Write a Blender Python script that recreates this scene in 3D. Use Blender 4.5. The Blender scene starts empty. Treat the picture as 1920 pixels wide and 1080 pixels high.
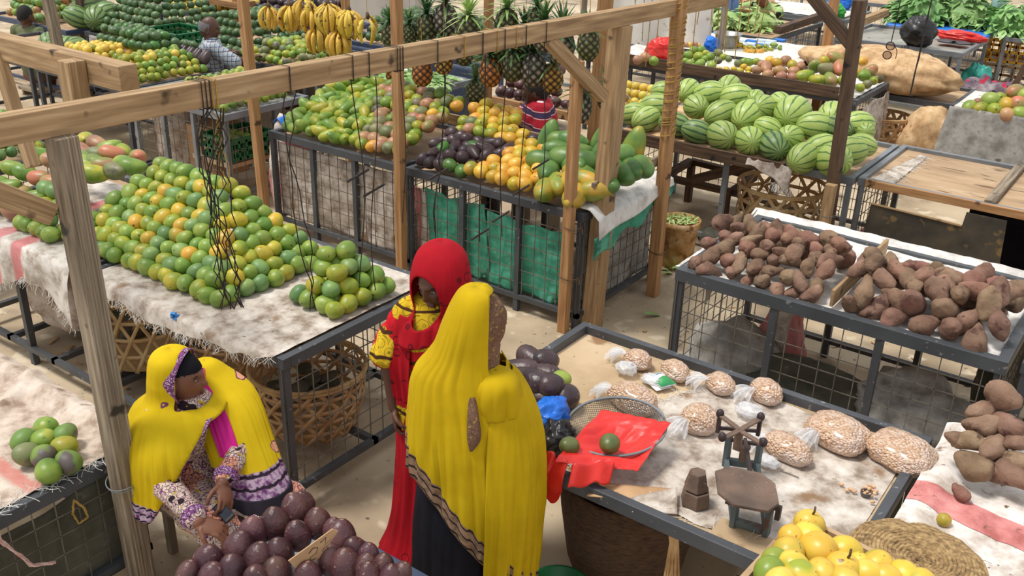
import bpy, bmesh, math, random
from mathutils import Vector, Matrix, Euler, noise
random.seed(7)
R = math.radians
PI = math.pi
scene = bpy.context.scene
col = scene.collection

# ---------------------------------------------------------------- camera
F_PX, PITCH, ROLL, YAW, CAM_H = 1808.0, R(24.58), R(-1.82), R(35.23), 3.1
cp, sp, cr, sr, cy_, sy_ = (math.cos(PITCH), math.sin(PITCH), math.cos(ROLL), math.sin(ROLL), math.cos(YAW), math.sin(YAW))
FW = Vector((-sy_ * cp, cy_ * cp, -sp))
_rt = Vector((cy_, sy_, 0)); _dn = FW.cross(_rt)
RT = _rt * cr + _dn * sr
DN = _dn * cr - _rt * sr
CAM = Vector((0, 0, CAM_H))
cam = bpy.data.cameras.new('camera'); cam.sensor_width = 36; cam.lens = 36 * F_PX / 1920
cam.clip_start = 0.05; cam.clip_end = 200
camo = bpy.data.objects.new('camera', cam); col.objects.link(camo)
m3 = Matrix((RT, -DN, -FW)).transposed()
camo.matrix_world = Matrix.Translation(CAM) @ m3.to_4x4()
scene.camera = camo

# ---------------------------------------------------------------- light
scene.view_settings.view_transform = 'Standard'
scene.view_settings.look = 'None'
scene.view_settings.gamma = 1
scene.view_settings.use_curve_mapping = False
scene.view_settings.exposure = 0.0
wd = bpy.data.worlds.new('sky'); scene.world = wd; wd.use_nodes = True
bg = wd.node_tree.nodes['Background']
bg.inputs[0].default_value = (0.93, 0.96, 1.0, 1); bg.inputs[1].default_value = 0.84
sun = bpy.data.lights.new('sun', 'SUN'); sun.energy = 2.95; sun.angle = R(14); sun.color = (1, 0.965, 0.9)
suno = bpy.data.objects.new('sun', sun); col.objects.link(suno)
suno.rotation_euler = Vector((0.34, 0.26, -1)).to_track_quat('-Z', 'Y').to_euler()


def ray(px, py):
    return FW + RT * ((px - 960) / F_PX) + DN * ((py - 540) / F_PX)


def at(px, py, z):
    """Point of the place at height z that the photograph shows at (px, py)."""
    v = ray(px, py); return CAM + v * ((z - CAM_H) / v.z)


def aty(px, py, y):
    """Point of the place in the vertical plane y that the photograph shows at (px, py)."""
    v = ray(px, py); return CAM + v * (y / v.y)


def atx(px, py, x):
    v = ray(px, py); return CAM + v * (x / v.x)


def onp(px, py, p0, n):
    v = ray(px, py); n = Vector(n); return CAM + v * ((Vector(p0) - CAM).dot(n) / v.dot(n))


# ---------------------------------------------------------------- helpers
ORD = ['', 'first', 'second', 'third', 'fourth', 'fifth', 'sixth', 'seventh', 'eighth', 'ninth', 'tenth', 'eleventh', 'twelfth',
       'thirteenth', 'fourteenth', 'fifteenth', 'sixteenth', 'seventeenth', 'eighteenth', 'nineteenth', 'twentieth']


def od(n):
    return ORD[n] if n <= 20 else ('twenty-' + ORD[n - 20] if n < 30 else 'thirty-' + ORD[n - 30] if n > 30 else 'thirtieth')


def sset(o, label=None, cat=None, group=None, kind=None):
    if label: o['label'] = label
    if cat: o['category'] = cat
    if group: o['group'] = group
    if kind: o['kind'] = kind
    return o


def empty(name, loc, label=None, cat=None, group=None, rz=0):
    o = bpy.data.objects.new(name, None); col.objects.link(o)
    o.location = loc; o.rotation_euler = (0, 0, rz); o.empty_display_size = 0.1; OFF[o.name] = Vector(loc)
    return sset(o, label, cat, group)


OFF = {}


class MB:
    """Collects faces; build() links them as ONE mesh object."""
    def __init__(s): s.v = []; s.f = []; s.uv = {}

    def add(s, vs, fs):
        n = len(s.v); s.v += [Vector(v) for v in vs]; s.f += [tuple(i + n for i in f) for f in fs]; return s

    def box(s, x0, y0, z0, x1, y1, z1):
        vs = [(x, y, z) for x in (x0, x1) for y in (y0, y1) for z in (z0, z1)]
        return s.add(vs, [(0, 1, 3, 2), (4, 6, 7, 5), (0, 4, 5, 1), (2, 3, 7, 6), (0, 2, 6, 4), (1, 5, 7, 3)])

    def bar(s, a, b, w, h, up=(0, 0, 1), jit=0):
        a = Vector(a); b = Vector(b); d = (b - a).normalized(); u = Vector(up)
        if abs(d.dot(u)) > .98: u = Vector((0, 1, 0))
        sd = d.cross(u).normalized(); u = sd.cross(d).normalized()
        q = [(-1, -1), (1, -1), (1, 1), (-1, 1)]
        vs = [p + sd * (w / 2 * i) + u * (h / 2 * j) for p in (a, b) for i, j in q]
        return s.add(vs, [(3, 2, 1, 0), (4, 5, 6, 7), (0, 1, 5, 4), (1, 2, 6, 5), (2, 3, 7, 6), (3, 0, 4, 7)])

    def tube(s, pts, r, n=6, cap=True):
        pts = [Vector(p) for p in pts]; rr = r if isinstance(r, (list, tuple)) else [r] * len(pts)
        t0 = (pts[1] - pts[0]).normalized()
        u = t0.orthogonal().normalized(); vs = []; fs = []
        for i, p in enumerate(pts):
            t = (pts[min(i + 1, len(pts) - 1)] - pts[max(i - 1, 0)])
            t = t.normalized() if t.length > 1e-9 else t0
            u = (u - t * u.dot(t)); u = u.normalized() if u.length > 1e-6 else t.orthogonal().normalized()
            w = t.cross(u)
            for k in range(n):
                a = 2 * PI * k / n; vs.append(p + (u * math.cos(a) + w * math.sin(a)) * rr[i])
        for i in range(len(pts) - 1):
            for k in range(n):
                a = i * n + k; b = i * n + (k + 1) % n; fs.append((a, b, b + n, a + n))
        if cap: fs += [tuple(range(n))[::-1], tuple(range((len(pts) - 1) * n, len(pts) * n))]
        return s.add(vs, fs)

    def lathe(s, prof, c=(0, 0, 0), n=24, cap=True, fn=None):
        c = Vector(c); vs = []; fs = []
        for i, (r, z) in enumerate(prof):
            for k in range(n):
                a = 2 * PI * k / n; q = r * (fn(a, i) if fn else 1)
                vs.append(c + Vector((q * math.cos(a), q * math.sin(a), z)))
        for i in range(len(prof) - 1):
            for k in range(n):
                a = i * n + k; b = i * n + (k + 1) % n; fs.append((a, b, b + n, a + n))
        if cap: fs += [tuple(range(n))[::-1], tuple(range((len(prof) - 1) * n, len(prof) * n))]
        return s.add(vs, fs)

    def ball(s, c, rad, seg=16, rings=10, rot=None, fn=None):
        rad = Vector(rad) if not isinstance(rad, (int, float)) else Vector((rad,) * 3); vs = []; fs = []; c = Vector(c)
        for i in range(rings + 1):
            th = PI * i / rings
            for k in range(seg):
                a = 2 * PI * k / seg; n = Vector((math.sin(th) * math.cos(a), math.sin(th) * math.sin(a), math.cos(th)))
                p = Vector((n.x * rad.x, n.y * rad.y, n.z * rad.z))
                if fn: p = fn(n, p)
                if rot: p = rot @ p
                vs.append(c + p)
        for i in range(rings):
            for k in range(seg):
                a = i * seg + k; b = i * seg + (k + 1) % seg
                fs.append((a, a + seg, b + seg, b))
        return s.add(vs, fs)

    def grid(s, fn, nu, nv, closed=False, skip=None, uv=None):
        """fn(u,v)->point with u,v in 0..1; closed wraps u."""
        n0 = len(s.v); cu = nu if closed else nu + 1; vs = []; fs = []
        for j in range(nv + 1):
            for i in range(cu):
                p = Vector(fn(i / nu, j / nv)); vs.append(p)
                if uv: s.uv[n0 + len(vs) - 1] = uv(i / nu, j / nv, p)
        for j in range(nv):
            for i in range(nu):
                a = j * cu + i; b = j * cu + (i + 1) % cu
                if skip and skip((i + .5) / nu, (j + .5) / nv, (vs[a] + vs[b] + vs[a + cu] + vs[b + cu]) / 4): continue
                fs.append((a, b, b + cu, a + cu))
        return s.add(vs, fs)

    def mesh(s, name, off=Vector((0, 0, 0)), smooth=False):
        me = bpy.data.meshes.new(name); me.from_pydata([v - off for v in s.v], [], s.f)
        if s.uv:
            l = me.uv_layers.new(name='UVMap')
            for lp in me.loops: l.data[lp.index].uv = s.uv.get(lp.vertex_index, (0, 0))
        bm = bmesh.new(); bm.from_mesh(me); bmesh.ops.recalc_face_normals(bm, faces=bm.faces); bm.to_mesh(me); bm.free()
        if smooth: me.polygons.foreach_set('use_smooth', [True] * len(me.polygons))
        return me

    def build(s, name, mat, parent=None, smooth=False, bevel=0, solid=0, sub=0, auto=0, label=None, cat=None, group=None, kind=None):
        if parent is not None: off = OFF[parent.name]
        else:
            xs = [v.x for v in s.v]; ys = [v.y for v in s.v]
            off = Vector(((min(xs) + max(xs)) / 2, (min(ys) + max(ys)) / 2, min(v.z for v in s.v)))
        off = Vector(off)
        me = s.mesh(name, off, smooth)
        o = bpy.data.objects.new(name, me); col.objects.link(o)
        if parent is None: o.location = off
        else: o.parent = parent
        OFF[o.name] = off.copy()
        if mat: me.materials.append(mat)
        if solid:
            m = o.modifiers.new('solid', 'SOLIDIFY'); m.thickness = solid; m.offset = 0
        if bevel:
            m = o.modifiers.new('bevel', 'BEVEL'); m.width = bevel; m.segments = 2; m.limit_method = 'ANGLE'
        if sub:
            m = o.modifiers.new('sub', 'SUBSURF'); m.levels = sub; m.render_levels = sub
        return sset(o, label, cat, group, kind)


def copy_tree(o, parent=None):
    c = o.copy(); col.objects.link(c)
    if parent is not None: c.parent = parent
    for ch in list(o.children): copy_tree(ch, c)
    return c


def fbm(p, s=1.0, o=3):
    v = 0; a = 1
    for i in range(o): v += a * noise.noise(Vector(p) * s); s *= 2; a *= .5
    return v


# ---------------------------------------------------------------- materials
def lin(c):
    r = []
    for x in c[:3]:
        x = x / 255
        r.append(x / 12.92 if x <= .04045 else ((x + .055) / 1.055) ** 2.4)
    return (*r, 1)


class NT:
    def __init__(s, name):
        s.m = bpy.data.materials.new(name); s.m.use_nodes = True; s.t = s.m.node_tree
        s.b = s.t.nodes['Principled BSDF']; s.out = s.t.nodes['Material Output']

    def n(s, typ, **k):
        x = s.t.nodes.new('ShaderNode' + typ)
        for a, b in k.items(): setattr(x, a, b)
        return x

    def l(s, a, b): s.t.links.new(a, b)

    def val(s, op, a, b=None, c=None, clamp=False):
        x = s.n('Math', operation=op); x.use_clamp = clamp
        for i, q in enumerate((a, b, c)):
            if q is None: continue
            if isinstance(q, (int, float)): x.inputs[i].default_value = q
            else: s.l(q, x.inputs[i])
        return x.outputs[0]

    def mix(s, f, a, b, typ='MIX'):
        x = s.n('MixRGB', blend_type=typ)
        for i, q in enumerate((f, a, b)):
            if isinstance(q, (int, float)): x.inputs[i].default_value = q
            elif isinstance(q, tuple): x.inputs[i].default_value = q
            else: s.l(q, x.inputs[i])
        return x.outputs[0]

    def ramp(s, f, stops, interp='LINEAR'):
        x = s.n('ValToRGB'); x.color_ramp.interpolation = interp; e = x.color_ramp.elements
        while len(e) < len(stops): e.new(0.5)
        for q, (p, c) in zip(e, stops): q.position = p; q.color = c
        s.l(f, x.inputs[0]); return x.outputs[0]

    def step(s, f, lo, hi):
        x = s.n('MapRange'); x.inputs[1].default_value = lo; x.inputs[2].default_value = hi; s.l(f, x.inputs[0]); return x.outputs[0]


def mat(name, cols, scale=6, detail=4, rough=.6, bump=0, bscale=40, stretch=(1, 1, 1), rnd=0, spots=(), metal=0, coord='Object', spread=.22,
        spec=.5, tip=None, sss=0, trans=0, alpha=1):
    t = NT(name); tc = t.n('TexCoord'); oi = t.n('ObjectInfo')
    mp = t.n('Mapping'); mp.inputs['Scale'].default_value = stretch; t.l(tc.outputs[coord], mp.inputs['Vector'])
    va = t.n('VectorMath', operation='ADD'); t.l(mp.outputs[0], va.inputs[0])
    rv = t.n('CombineXYZ'); rr = t.val('MULTIPLY', oi.outputs['Random'], 37.0)
    for i in range(3): t.l(rr, rv.inputs[i])
    t.l(rv.outputs[0], va.inputs[1]); vec = va.outputs[0]

    def nz(sc, de=3):
        x = t.n('TexNoise'); x.inputs['Scale'].default_value = sc; x.inputs['Detail'].default_value = de; t.l(vec, x.inputs['Vector']); return x.outputs['Fac']
    if len(cols) == 1: c = lin(cols[0])
    else:
        k = len(cols); c = t.ramp(nz(scale, detail), [(.5 - spread + 2 * spread * i / (k - 1), lin(q)) for i, q in enumerate(cols)])
    for (sc_c, sc_s, lo, hi) in spots: c = t.mix(t.step(nz(sc_s, 2), lo, hi), c, lin(sc_c))
    if tip:
        ax, lo, hi, tc_ = tip; sx = t.n('SeparateXYZ'); t.l(tc.outputs['Generated'], sx.inputs[0])
        c = t.mix(t.step(sx.outputs[ax], lo, hi), c, lin(tc_))
    if rnd:
        h = t.n('HueSaturation'); r2 = t.n('TexWhiteNoise', noise_dimensions='1D'); t.l(rr, r2.inputs['W'])
        t.l(t.val('MULTIPLY_ADD', r2.outputs['Value'], rnd * .12, .5 - rnd * .06), h.inputs['Hue'])
        t.l(t.val('MULTIPLY_ADD', oi.outputs['Random'], rnd, 1 - rnd * .5), h.inputs['Value'])
        if isinstance(c, tuple): h.inputs['Color'].default_value = c
        else: t.l(c, h.inputs['Color'])
        c = h.outputs[0]
    if isinstance(c, tuple): t.b.inputs['Base Color'].default_value = c
    else: t.l(c, t.b.inputs['Base Color'])
    t.b.inputs['Roughness'].default_value = rough; t.b.inputs['Metallic'].default_value = metal
    t.b.inputs['Specular IOR Level'].default_value = spec
    if trans: t.b.inputs['Transmission Weight'].default_value = trans
    if alpha < 1: t.b.inputs['Alpha'].default_value = alpha
    if bump:
        b = t.n('Bump'); b.inputs['Strength'].default_value = bump; b.inputs['Distance'].default_value = .02
        t.l(nz(bscale, 5), b.inputs['Height']); t.l(b.outputs[0], t.b.inputs['Normal'])
    return t.m


def wood(name, c1, c2, c3, knots=True):
    """Sawn timber: grain runs along the longest side because each bar stretches its object space."""
    t = NT(name); tc = t.n('TexCoord'); oi = t.n('ObjectInfo')
    out = None
    geo = t.n('NewGeometry')
    mp = t.n('Mapping'); t.l(tc.outputs['UV'], mp.inputs[0]); mp.inputs['Scale'].default_value = (1.2, 14, 14)
    va = t.n('VectorMath', operation='ADD'); t.l(mp.outputs[0], va.inputs[0]); t.l(t.val('MULTIPLY', oi.outputs['Random'], 50.), va.inputs[1])
    nz = t.n('TexNoise'); nz.inputs['Scale'].default_value = 3; nz.inputs['Detail'].default_value = 6; t.l(va.outputs[0], nz.inputs['Vector'])
    wv = t.n('TexWave', bands_direction='Y'); wv.inputs['Scale'].default_value = .55; wv.inputs['Distortion'].default_value = 5; wv.inputs['Detail'].default_value = 3
    t.l(va.outputs[0], wv.inputs['Vector'])
    c = t.ramp(nz.outputs['Fac'], [(.3, lin(c1)), (.55, lin(c2)), (.75, lin(c3))])
    c = t.mix(t.val('MULTIPLY', wv.outputs['Fac'], .4), c, lin(c1))
    sp_ = t.n('TexNoise'); sp_.inputs['Scale'].default_value = 9; t.l(tc.outputs['Object'], sp_.inputs['Vector'])
    c = t.mix(t.step(sp_.outputs['Fac'], .66, .74), c, lin([x * .55 for x in c1]))
    t.l(c, t.b.inputs['Base Color']); t.b.inputs['Roughness'].default_value = .75
    b = t.n('Bump'); b.inputs['Strength'].default_value = .35; b.inputs['Distance'].default_value = .01; t.l(nz.outputs['Fac'], b.inputs['Height']); t.l(b.outputs[0], t.b.inputs['Normal'])
    return t.m


def plank(mb, a, b, w, h, up=(0, 0, 1)):
    """A bar with UVs along its length, for the wood grain."""
    n0 = len(mb.v); mb.bar(a, b, w, h, up); L = (Vector(b) - Vector(a)).length
    vs = mb.v[n0:]
    # subdivide nothing; give every corner a UV: u along, v around
    for i in range(8):
        mb.uv[n0 + i] = (L * (i // 4), [0, w, w + h, 2 * w + h][i % 4])
    return mb


M = {}
M['concrete'] = mat('concrete', [(150, 132, 108), (186, 166, 138), (206, 188, 160)], 1.4, 8, .85, .15, 60, spots=[((120, 106, 88), 2.2, .58, .72), ((214, 198, 172), 5, .62, .7), ((110, 96, 80), 25, .7, .74)])
M['steel'] = mat('painted_steel', [(58, 60, 64), (78, 81, 86)], 4, 4, .5, .05, 80, rnd=.25, spots=[((120, 120, 120), 30, .68, .72)])
M['steel_light'] = mat('worn_steel', [(104, 108, 112), (134, 138, 142)], 4, 4, .5, .05, 80, spots=[((90, 80, 70), 20, .66, .72)])
M['steel_blue'] = mat('blue_steel', [(52, 62, 84), (74, 86, 112)], 4, 4, .5)
M['wire'] = mat('wire', [(92, 86, 78), (128, 122, 112)], 8, 2, .45, metal=.3)
M['wire_rust'] = mat('rusty_wire', [(84, 60, 42), (110, 84, 60)], 8, 2, .7)
M['pine'] = wood('pine_timber', (138, 108, 74), (178, 146, 106), (202, 172, 132))
M['old_wood'] = wood('weathered_timber', (98, 84, 68), (150, 134, 112), (178, 164, 142))
M['dark_wood'] = wood('dark_timber', (62, 46, 34), (98, 74, 54), (120, 94, 70))
M['orange_wood'] = wood('orange_timber', (148, 104, 64), (182, 138, 92), (202, 162, 114))
M['board'] = mat('plywood_board', [(150, 122, 92), (182, 152, 118), (196, 170, 138)], 2, 6, .85, .1, 50, (1, 4, 1), spots=[((118, 92, 66), 4, .62, .72), ((100, 78, 58), 30, .72, .75)])
M['dusty'] = mat('dusty_board', [(166, 140, 108), (196, 170, 136), (206, 182, 150)], 3, 6, .9, .1, 50, spots=[((150, 116, 82), 6, .62, .68), ((120, 92, 68), 30, .72, .76)])
M['zinc'] = mat('zinc_sheet', [(150, 146, 134), (186, 184, 174)], 3, 6, .45, .05, 40, metal=.25, spots=[((120, 104, 84), 8, .6, .72)])
M['concrete_white'] = mat('white_board', [(206, 200, 190), (232, 228, 220)], 3, 4, .8, spots=[((170, 160, 140), 8, .64, .72)])


def sackmat(name, cols, stripe=None, spots=(), sc=7):
    t = NT(name); tc = t.n('TexCoord')
    nz = t.n('TexNoise'); nz.inputs['Scale'].default_value = sc; nz.inputs['Detail'].default_value = 8; nz.inputs['Roughness'].default_value = .65; t.l(tc.outputs['Object'], nz.inputs['Vector'])
    c = t.ramp(nz.outputs['Fac'], [(.37, lin(cols[0])), (.53, lin(cols[1])), (.70, lin(cols[2]))])
    if stripe:
        ax, lo, hi, cc, per = stripe; sx = t.n('SeparateXYZ'); t.l(tc.outputs['Object'], sx.inputs[0])
        f = t.val('PINGPONG', sx.outputs[ax], per) if per else sx.outputs[ax]
        nz0 = t.val('MULTIPLY_ADD', nz.outputs['Fac'], .1, f)
        f2 = t.val('MULTIPLY', t.step(nz0, lo, lo + .02), t.step(nz0, hi, hi - .02))
        c = t.mix(t.val('MULTIPLY', f2, .75), c, lin(cc))
    for (cc, s_, lo, hi) in spots:
        n2 = t.n('TexNoise'); n2.inputs['Scale'].default_value = s_; n2.inputs['Detail'].default_value = 4; t.l(tc.outputs['Object'], n2.inputs['Vector']); c = t.mix(t.step(n2.outputs['Fac'], lo, hi), c, lin(cc))
    t.l(c, t.b.inputs['Base Color']); t.b.inputs['Roughness'].default_value = .8
    ck = t.n('TexWave'); ck.inputs['Scale'].default_value = 60; t.l(tc.outputs['Object'], ck.inputs['Vector'])
    b = t.n('Bump'); b.inputs['Strength'].default_value = .4; b.inputs['Distance'].default_value = .01; t.l(t.val('MULTIPLY_ADD', ck.outputs['Fac'], .05, nz.outputs['Fac']), b.inputs['Height']); t.l(b.outputs[0], t.b.inputs['Normal'])
    return t.m


M['sack'] = sackmat('white_sack', [(136, 118, 102), (198, 186, 174), (226, 219, 210)], spots=[((138, 108, 80), 5, .6, .7), ((112, 84, 60), 26, .7, .74)])
M['sack_clean'] = sackmat('clean_white_sack', [(190, 184, 178), (226, 222, 216), (242, 240, 236)], spots=[((170, 150, 130), 9, .66, .74)])
M['sack_red'] = sackmat('red_striped_sack', [(160, 144, 128), (214, 206, 196), (236, 230, 222)], (0, .10, .24, (206, 96, 102), .9), [((138, 108, 80), 6, .62, .72)])
M['sack_green'] = sackmat('green_sack', [(52, 128, 104), (70, 158, 130), (110, 186, 160)], spots=[((40, 100, 84), 6, .6, .7), ((150, 200, 180), 12, .68, .74)])
M['sack_grey'] = sackmat('grey_sack', [(122, 118, 112), (158, 154, 148), (184, 180, 174)], spots=[((96, 88, 80), 7, .62, .72)])
M['sack_tan'] = sackmat('tan_sack', [(170, 132, 92), (206, 170, 126), (226, 198, 158)], spots=[((146, 110, 74), 8, .62, .72)])
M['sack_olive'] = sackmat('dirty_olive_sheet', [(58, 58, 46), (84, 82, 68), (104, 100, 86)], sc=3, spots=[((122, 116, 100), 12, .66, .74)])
M['sack_dirty'] = sackmat('dirty_white_sack', [(150, 126, 108), (202, 184, 168), (224, 212, 200)], (1, .02, .10, (206, 120, 110), 0), [((140, 116, 96), 10, .6, .7)])
M['fray'] = mat('frayed_threads', [(206, 198, 186), (236, 232, 226)], 8, 2, .8)
# ---------------------------------------------------------------- setting
f = MB().box(-30, -4, -.2, 14, 34, 0).build('floor', M['concrete'], kind='structure')


def wires(mb, p0, ux, z0, z1, L, nx, nz, r=.0024):
    p0 = Vector(p0); ux = Vector(ux)
    for i in range(nx + 1):
        p = p0 + ux * (L * i / nx); mb.bar(p + Vector((0, 0, z0)), p + Vector((0, 0, z1)), 2 * r, 2 * r)
    for j in range(nz + 1):
        z = Vector((0, 0, z0 + (z1 - z0) * j / nz)); mb.bar(p0 + z, p0 + ux * L + z, 2 * r, 2 * r)


def stall(label, x0, x1, y0, y1, z=.88, board='board', sides='', steel='steel', drop=.035, nl=2, low=.1, rail=.045, wire='wire', group='steel framed market stalls',
          step=.1, lowz=.1, cross=0, depth=.06):
    t = empty('market_stall', ((x0 + x1) / 2, (y0 + y1) / 2, 0), label, 'market stall', group)
    m = M[steel]; r = rail; mb = MB()
    mb.box(x0, y0, z - depth, x1, y0 + r, z); mb.box(x0, y1 - r, z - depth, x1, y1, z)
    mb.box(x0, y0 + r, z - depth, x0 + r, y1 - r, z); mb.box(x1 - r, y0 + r, z - depth, x1, y1 - r, z)
    mb.build('top_frame', m, t, bevel=.003)
    MB().box(x0 + r, y0 + r, z - drop - .018, x1 - r, y1 - r, z - drop).build('board', M[board], t)
    for i in range(nl):
        x = x0 + .01 + (x1 - x0 - .02 - .04) * i / (nl - 1)
        for y in (y0 + .006, y1 - .046): MB().box(x, y, 0, x + .04, y + .04, z - depth).build('leg', m, t)
    if low:
        lb = MB(); q = .035; z0 = lowz
        lb.box(x0, y0, z0, x1, y0 + q, z0 + q); lb.box(x0, y1 - q, z0, x1, y1, z0 + q); lb.box(x0, y0, z0, x0 + q, y1, z0 + q); lb.box(x1 - q, y0, z0, x1, y1, z0 + q)
        for i in range(cross):
            x = x0 + (x1 - x0) * (i + 1) / (cross + 1); lb.box(x, y0, z0, x + q, y1, z0 + q)
        if cross: lb.box(x0, (y0 + y1) / 2, z0, x1, (y0 + y1) / 2 + q, z0 + q)
        lb.build('lower_frame', m, t)
    for s_ in sides:
        wb = MB(); zz = (lowz + .03, z - depth)
        nz = round((zz[1] - zz[0]) / step)
        if s_ == 'S': wires(wb, (x0, y0 + .02, 0), (1, 0, 0), *zz, x1 - x0, round((x1 - x0) / step), nz)
        if s_ == 'N': wires(wb, (x0, y1 - .02, 0), (1, 0, 0), *zz, x1 - x0, round((x1 - x0) / step), nz)
        if s_ == 'W': wires(wb, (x0 + .02, y0, 0), (0, 1, 0), *zz, y1 - y0, round((y1 - y0) / step), nz)
        if s_ == 'E': wires(wb, (x1 - .02, y0, 0), (0, 1, 0), *zz, y1 - y0, round((y1 - y0) / step), nz)
        wb.build('wire_mesh_panel', M[wire], t)
    return t


S = {}
S['A'] = stall('steel stall under the big green mango pile with a basket below', -4.78, -3.15, 2.62, 3.78, sides='EN', nl=3, cross=2)
S['A2'] = stall('steel stall under the big red-blushed mangoes, open in front', -6.35, -4.82, 2.62, 3.78, nl=3, cross=2)
S['L'] = stall('low steel stall at lower left corner carrying nine green mangoes', -5.0, -3.36, .78, 1.95, .66, sides='E', board='concrete_white')
S['P'] = stall('blue-grey stall at the bottom edge heaped with purple avocados', -2.52, -1.45, .9, 2.11, .66, board='steel_light', steel='steel_blue')
S['N'] = stall('steel stall holding the peanut bags and rusty weighing scale', -2.27, -.53, 2.67, 3.87, board='dusty', nl=2, low=0, drop=.045, rail=.04)
S['R'] = stall('stall at right edge with pink-striped sack and sweet potatoes', -.5, 1.0, 2.6, 3.95, nl=2, low=0)
S['E'] = stall('dark steel stall with wire sides heaped with sweet potatoes', -2.22, -.41, 4.8, 6.02, sides='SWE', nl=4, drop=.045, rail=.055, depth=.075)
S['R2'] = stall('stall beyond right edge with white folded sack, beside sweet potatoes', -.36, 1.2, 4.85, 6.0, nl=2, low=0)
S['B'] = stall('fruit stall with white sack curtain behind its wire front', -6.24, -4.76, 5.22, 6.38, sides='SE', nl=4)
S['C'] = stall('fruit stall with torn green sheet behind its wire front', -4.71, -3.12, 5.22, 6.38, sides='SEW', nl=4)
S['M'] = stall('stall carrying the watermelons, cage woven basket below', -4.05, -1.97, 7.25, 8.46, sides='NW', nl=3, steel='steel_light')
S['G'] = stall('empty plywood-topped stall beside the watermelons with dark panel below', -1.95, .3, 7.3, 8.5, steel='steel_light', nl=2, sides='W', drop=.03, low=0)
S['X1'] = stall('steel stall of green oranges above a wire cage and green crate', -8.3, -6.9, 5.3, 6.3, sides='SE', nl=4, steel='steel_light', board='zinc')
S['X2'] = stall('white-rimmed stall at left edge holding green mangoes', -8.6, -6.9, 2.65, 3.85, sides='E')
S['Y1'] = stall('stall holding yellow and green oranges before the man in plaid', -9.95, -8.35, 5.3, 6.4)
S['W'] = stall('white-topped stall strewn with green leaf scraps', -7.55, -6.2, 6.97, 7.95, board='concrete_white', steel='steel_light', nl=2, sides='E', drop=.004)
S['S'] = stall('wooden-edged stall heaped with purple avocados behind the seated man', -5.6, -4.12, 7.4, 8.5, nl=2, steel='steel_light')
S['D0'] = stall('far stall with mangoes and striped melons near the man in green', -13.4, -11.5, 6.6, 7.8, steel='steel_blue')
S['D1'] = stall('far stall with the big pile of dark green avocados', -11.35, -9.98, 6.75, 8.1)
S['D2'] = stall('far stall of green avocados behind the man in plaid', -9.92, -7.65, 6.95, 8.2)
S['U'] = stall('far stall with blue rail and rows of yellow oranges', -12.4, -9.3, 8.55, 9.7, steel='steel_blue', sides='S', nl=4)
S['U2'] = stall('far stall with dark blue cloth front behind the bananas', -8.9, -6.3, 8.6, 9.7, steel='steel_blue', nl=3)
S['F'] = stall('stall with big red-orange mangoes behind the watermelons', -6.0, -2.78, 9.85, 10.95, nl=4, sides='E')
S['K'] = stall('stall at right edge with mangoes above a grey hanging sheet', -1.85, .2, 10.1, 11.2)
S['V'] = stall('far stall under white cloth with small heaps of peppers', -5.75, -3.9, 11.05, 12.45, board='concrete_white')
S['T3'] = stall('far stall with three bunches of green vegetables', -7.2, -4.78, 12.6, 14.5, sides='SE', nl=3)
S['T1'] = stall('far bare stall with a black plastic bag on top', -4.24, -2.58, 13.42, 14.95, board='zinc', steel='steel_light', sides='')
S['T4'] = stall('far stall with white cloth and a heap of dried fish', -6.3, -4.6, 14.9, 16.2, steel='steel_light', sides='S', board='concrete_white')
S['T2'] = stall('far stall with blue sheet under heaps of leafy greens', -4.05, -2.62, 15.1, 16.5, steel='steel_light', sides='S', nl=3)
S['T5'] = stall('far stall at right edge with a heap of leafy greens', -2.45, -.8, 15.2, 16.5, steel='steel_light', sides='S', nl=3)
S['T6'] = stall('farthest wire-fronted stall at the top of the photo', -7.0, -4.4, 17.2, 18.4, steel='steel_light', sides='S', nl=4)
S['T7'] = stall('farthest dark wire-fronted stall behind the leafy greens', -4.2, -1.8, 17.4, 18.6, steel='steel_light', sides='S', nl=4)

# steel number plate text on the bare far stall
tx = bpy.data.curves.new('stall_number', 'FONT'); tx.body = '159'; tx.size = .075; tx.extrude = .001
_t = bpy.data.objects.new('tmp', tx); col.objects.link(_t)
me = bpy.data.meshes.new_from_object(_t.evaluated_get(bpy.context.evaluated_depsgraph_get())); bpy.data.objects.remove(_t)
o = bpy.data.objects.new('stall_number', me); col.objects.link(o); o.parent = S['T1']
o.location = Vector((-3.36, 13.418, .833)) - OFF[S['T1'].name]; o.rotation_euler = (PI / 2, 0, 0)
me.materials.append(mat('number_paint', [(60, 62, 70)], rough=.6)); o['label'] = 'dark painted stall number'

# ---------------------------------------------------------------- timber frames


def timber(name, label, a, b, w, h, m='pine', cat='post', group=None, up=(0, 0, 1)):
    mb = plank(MB(), a, b, w, h, up)
    return mb.build(name, M[m], bevel=.004, label=label, cat=cat, group=group)


def up_post(label, base, top, w, h=None, m='pine', **k):
    return timber('timber_post', label, base, top, w, h or w, m, 'post', up=(0, 1, 0), **k)


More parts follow.
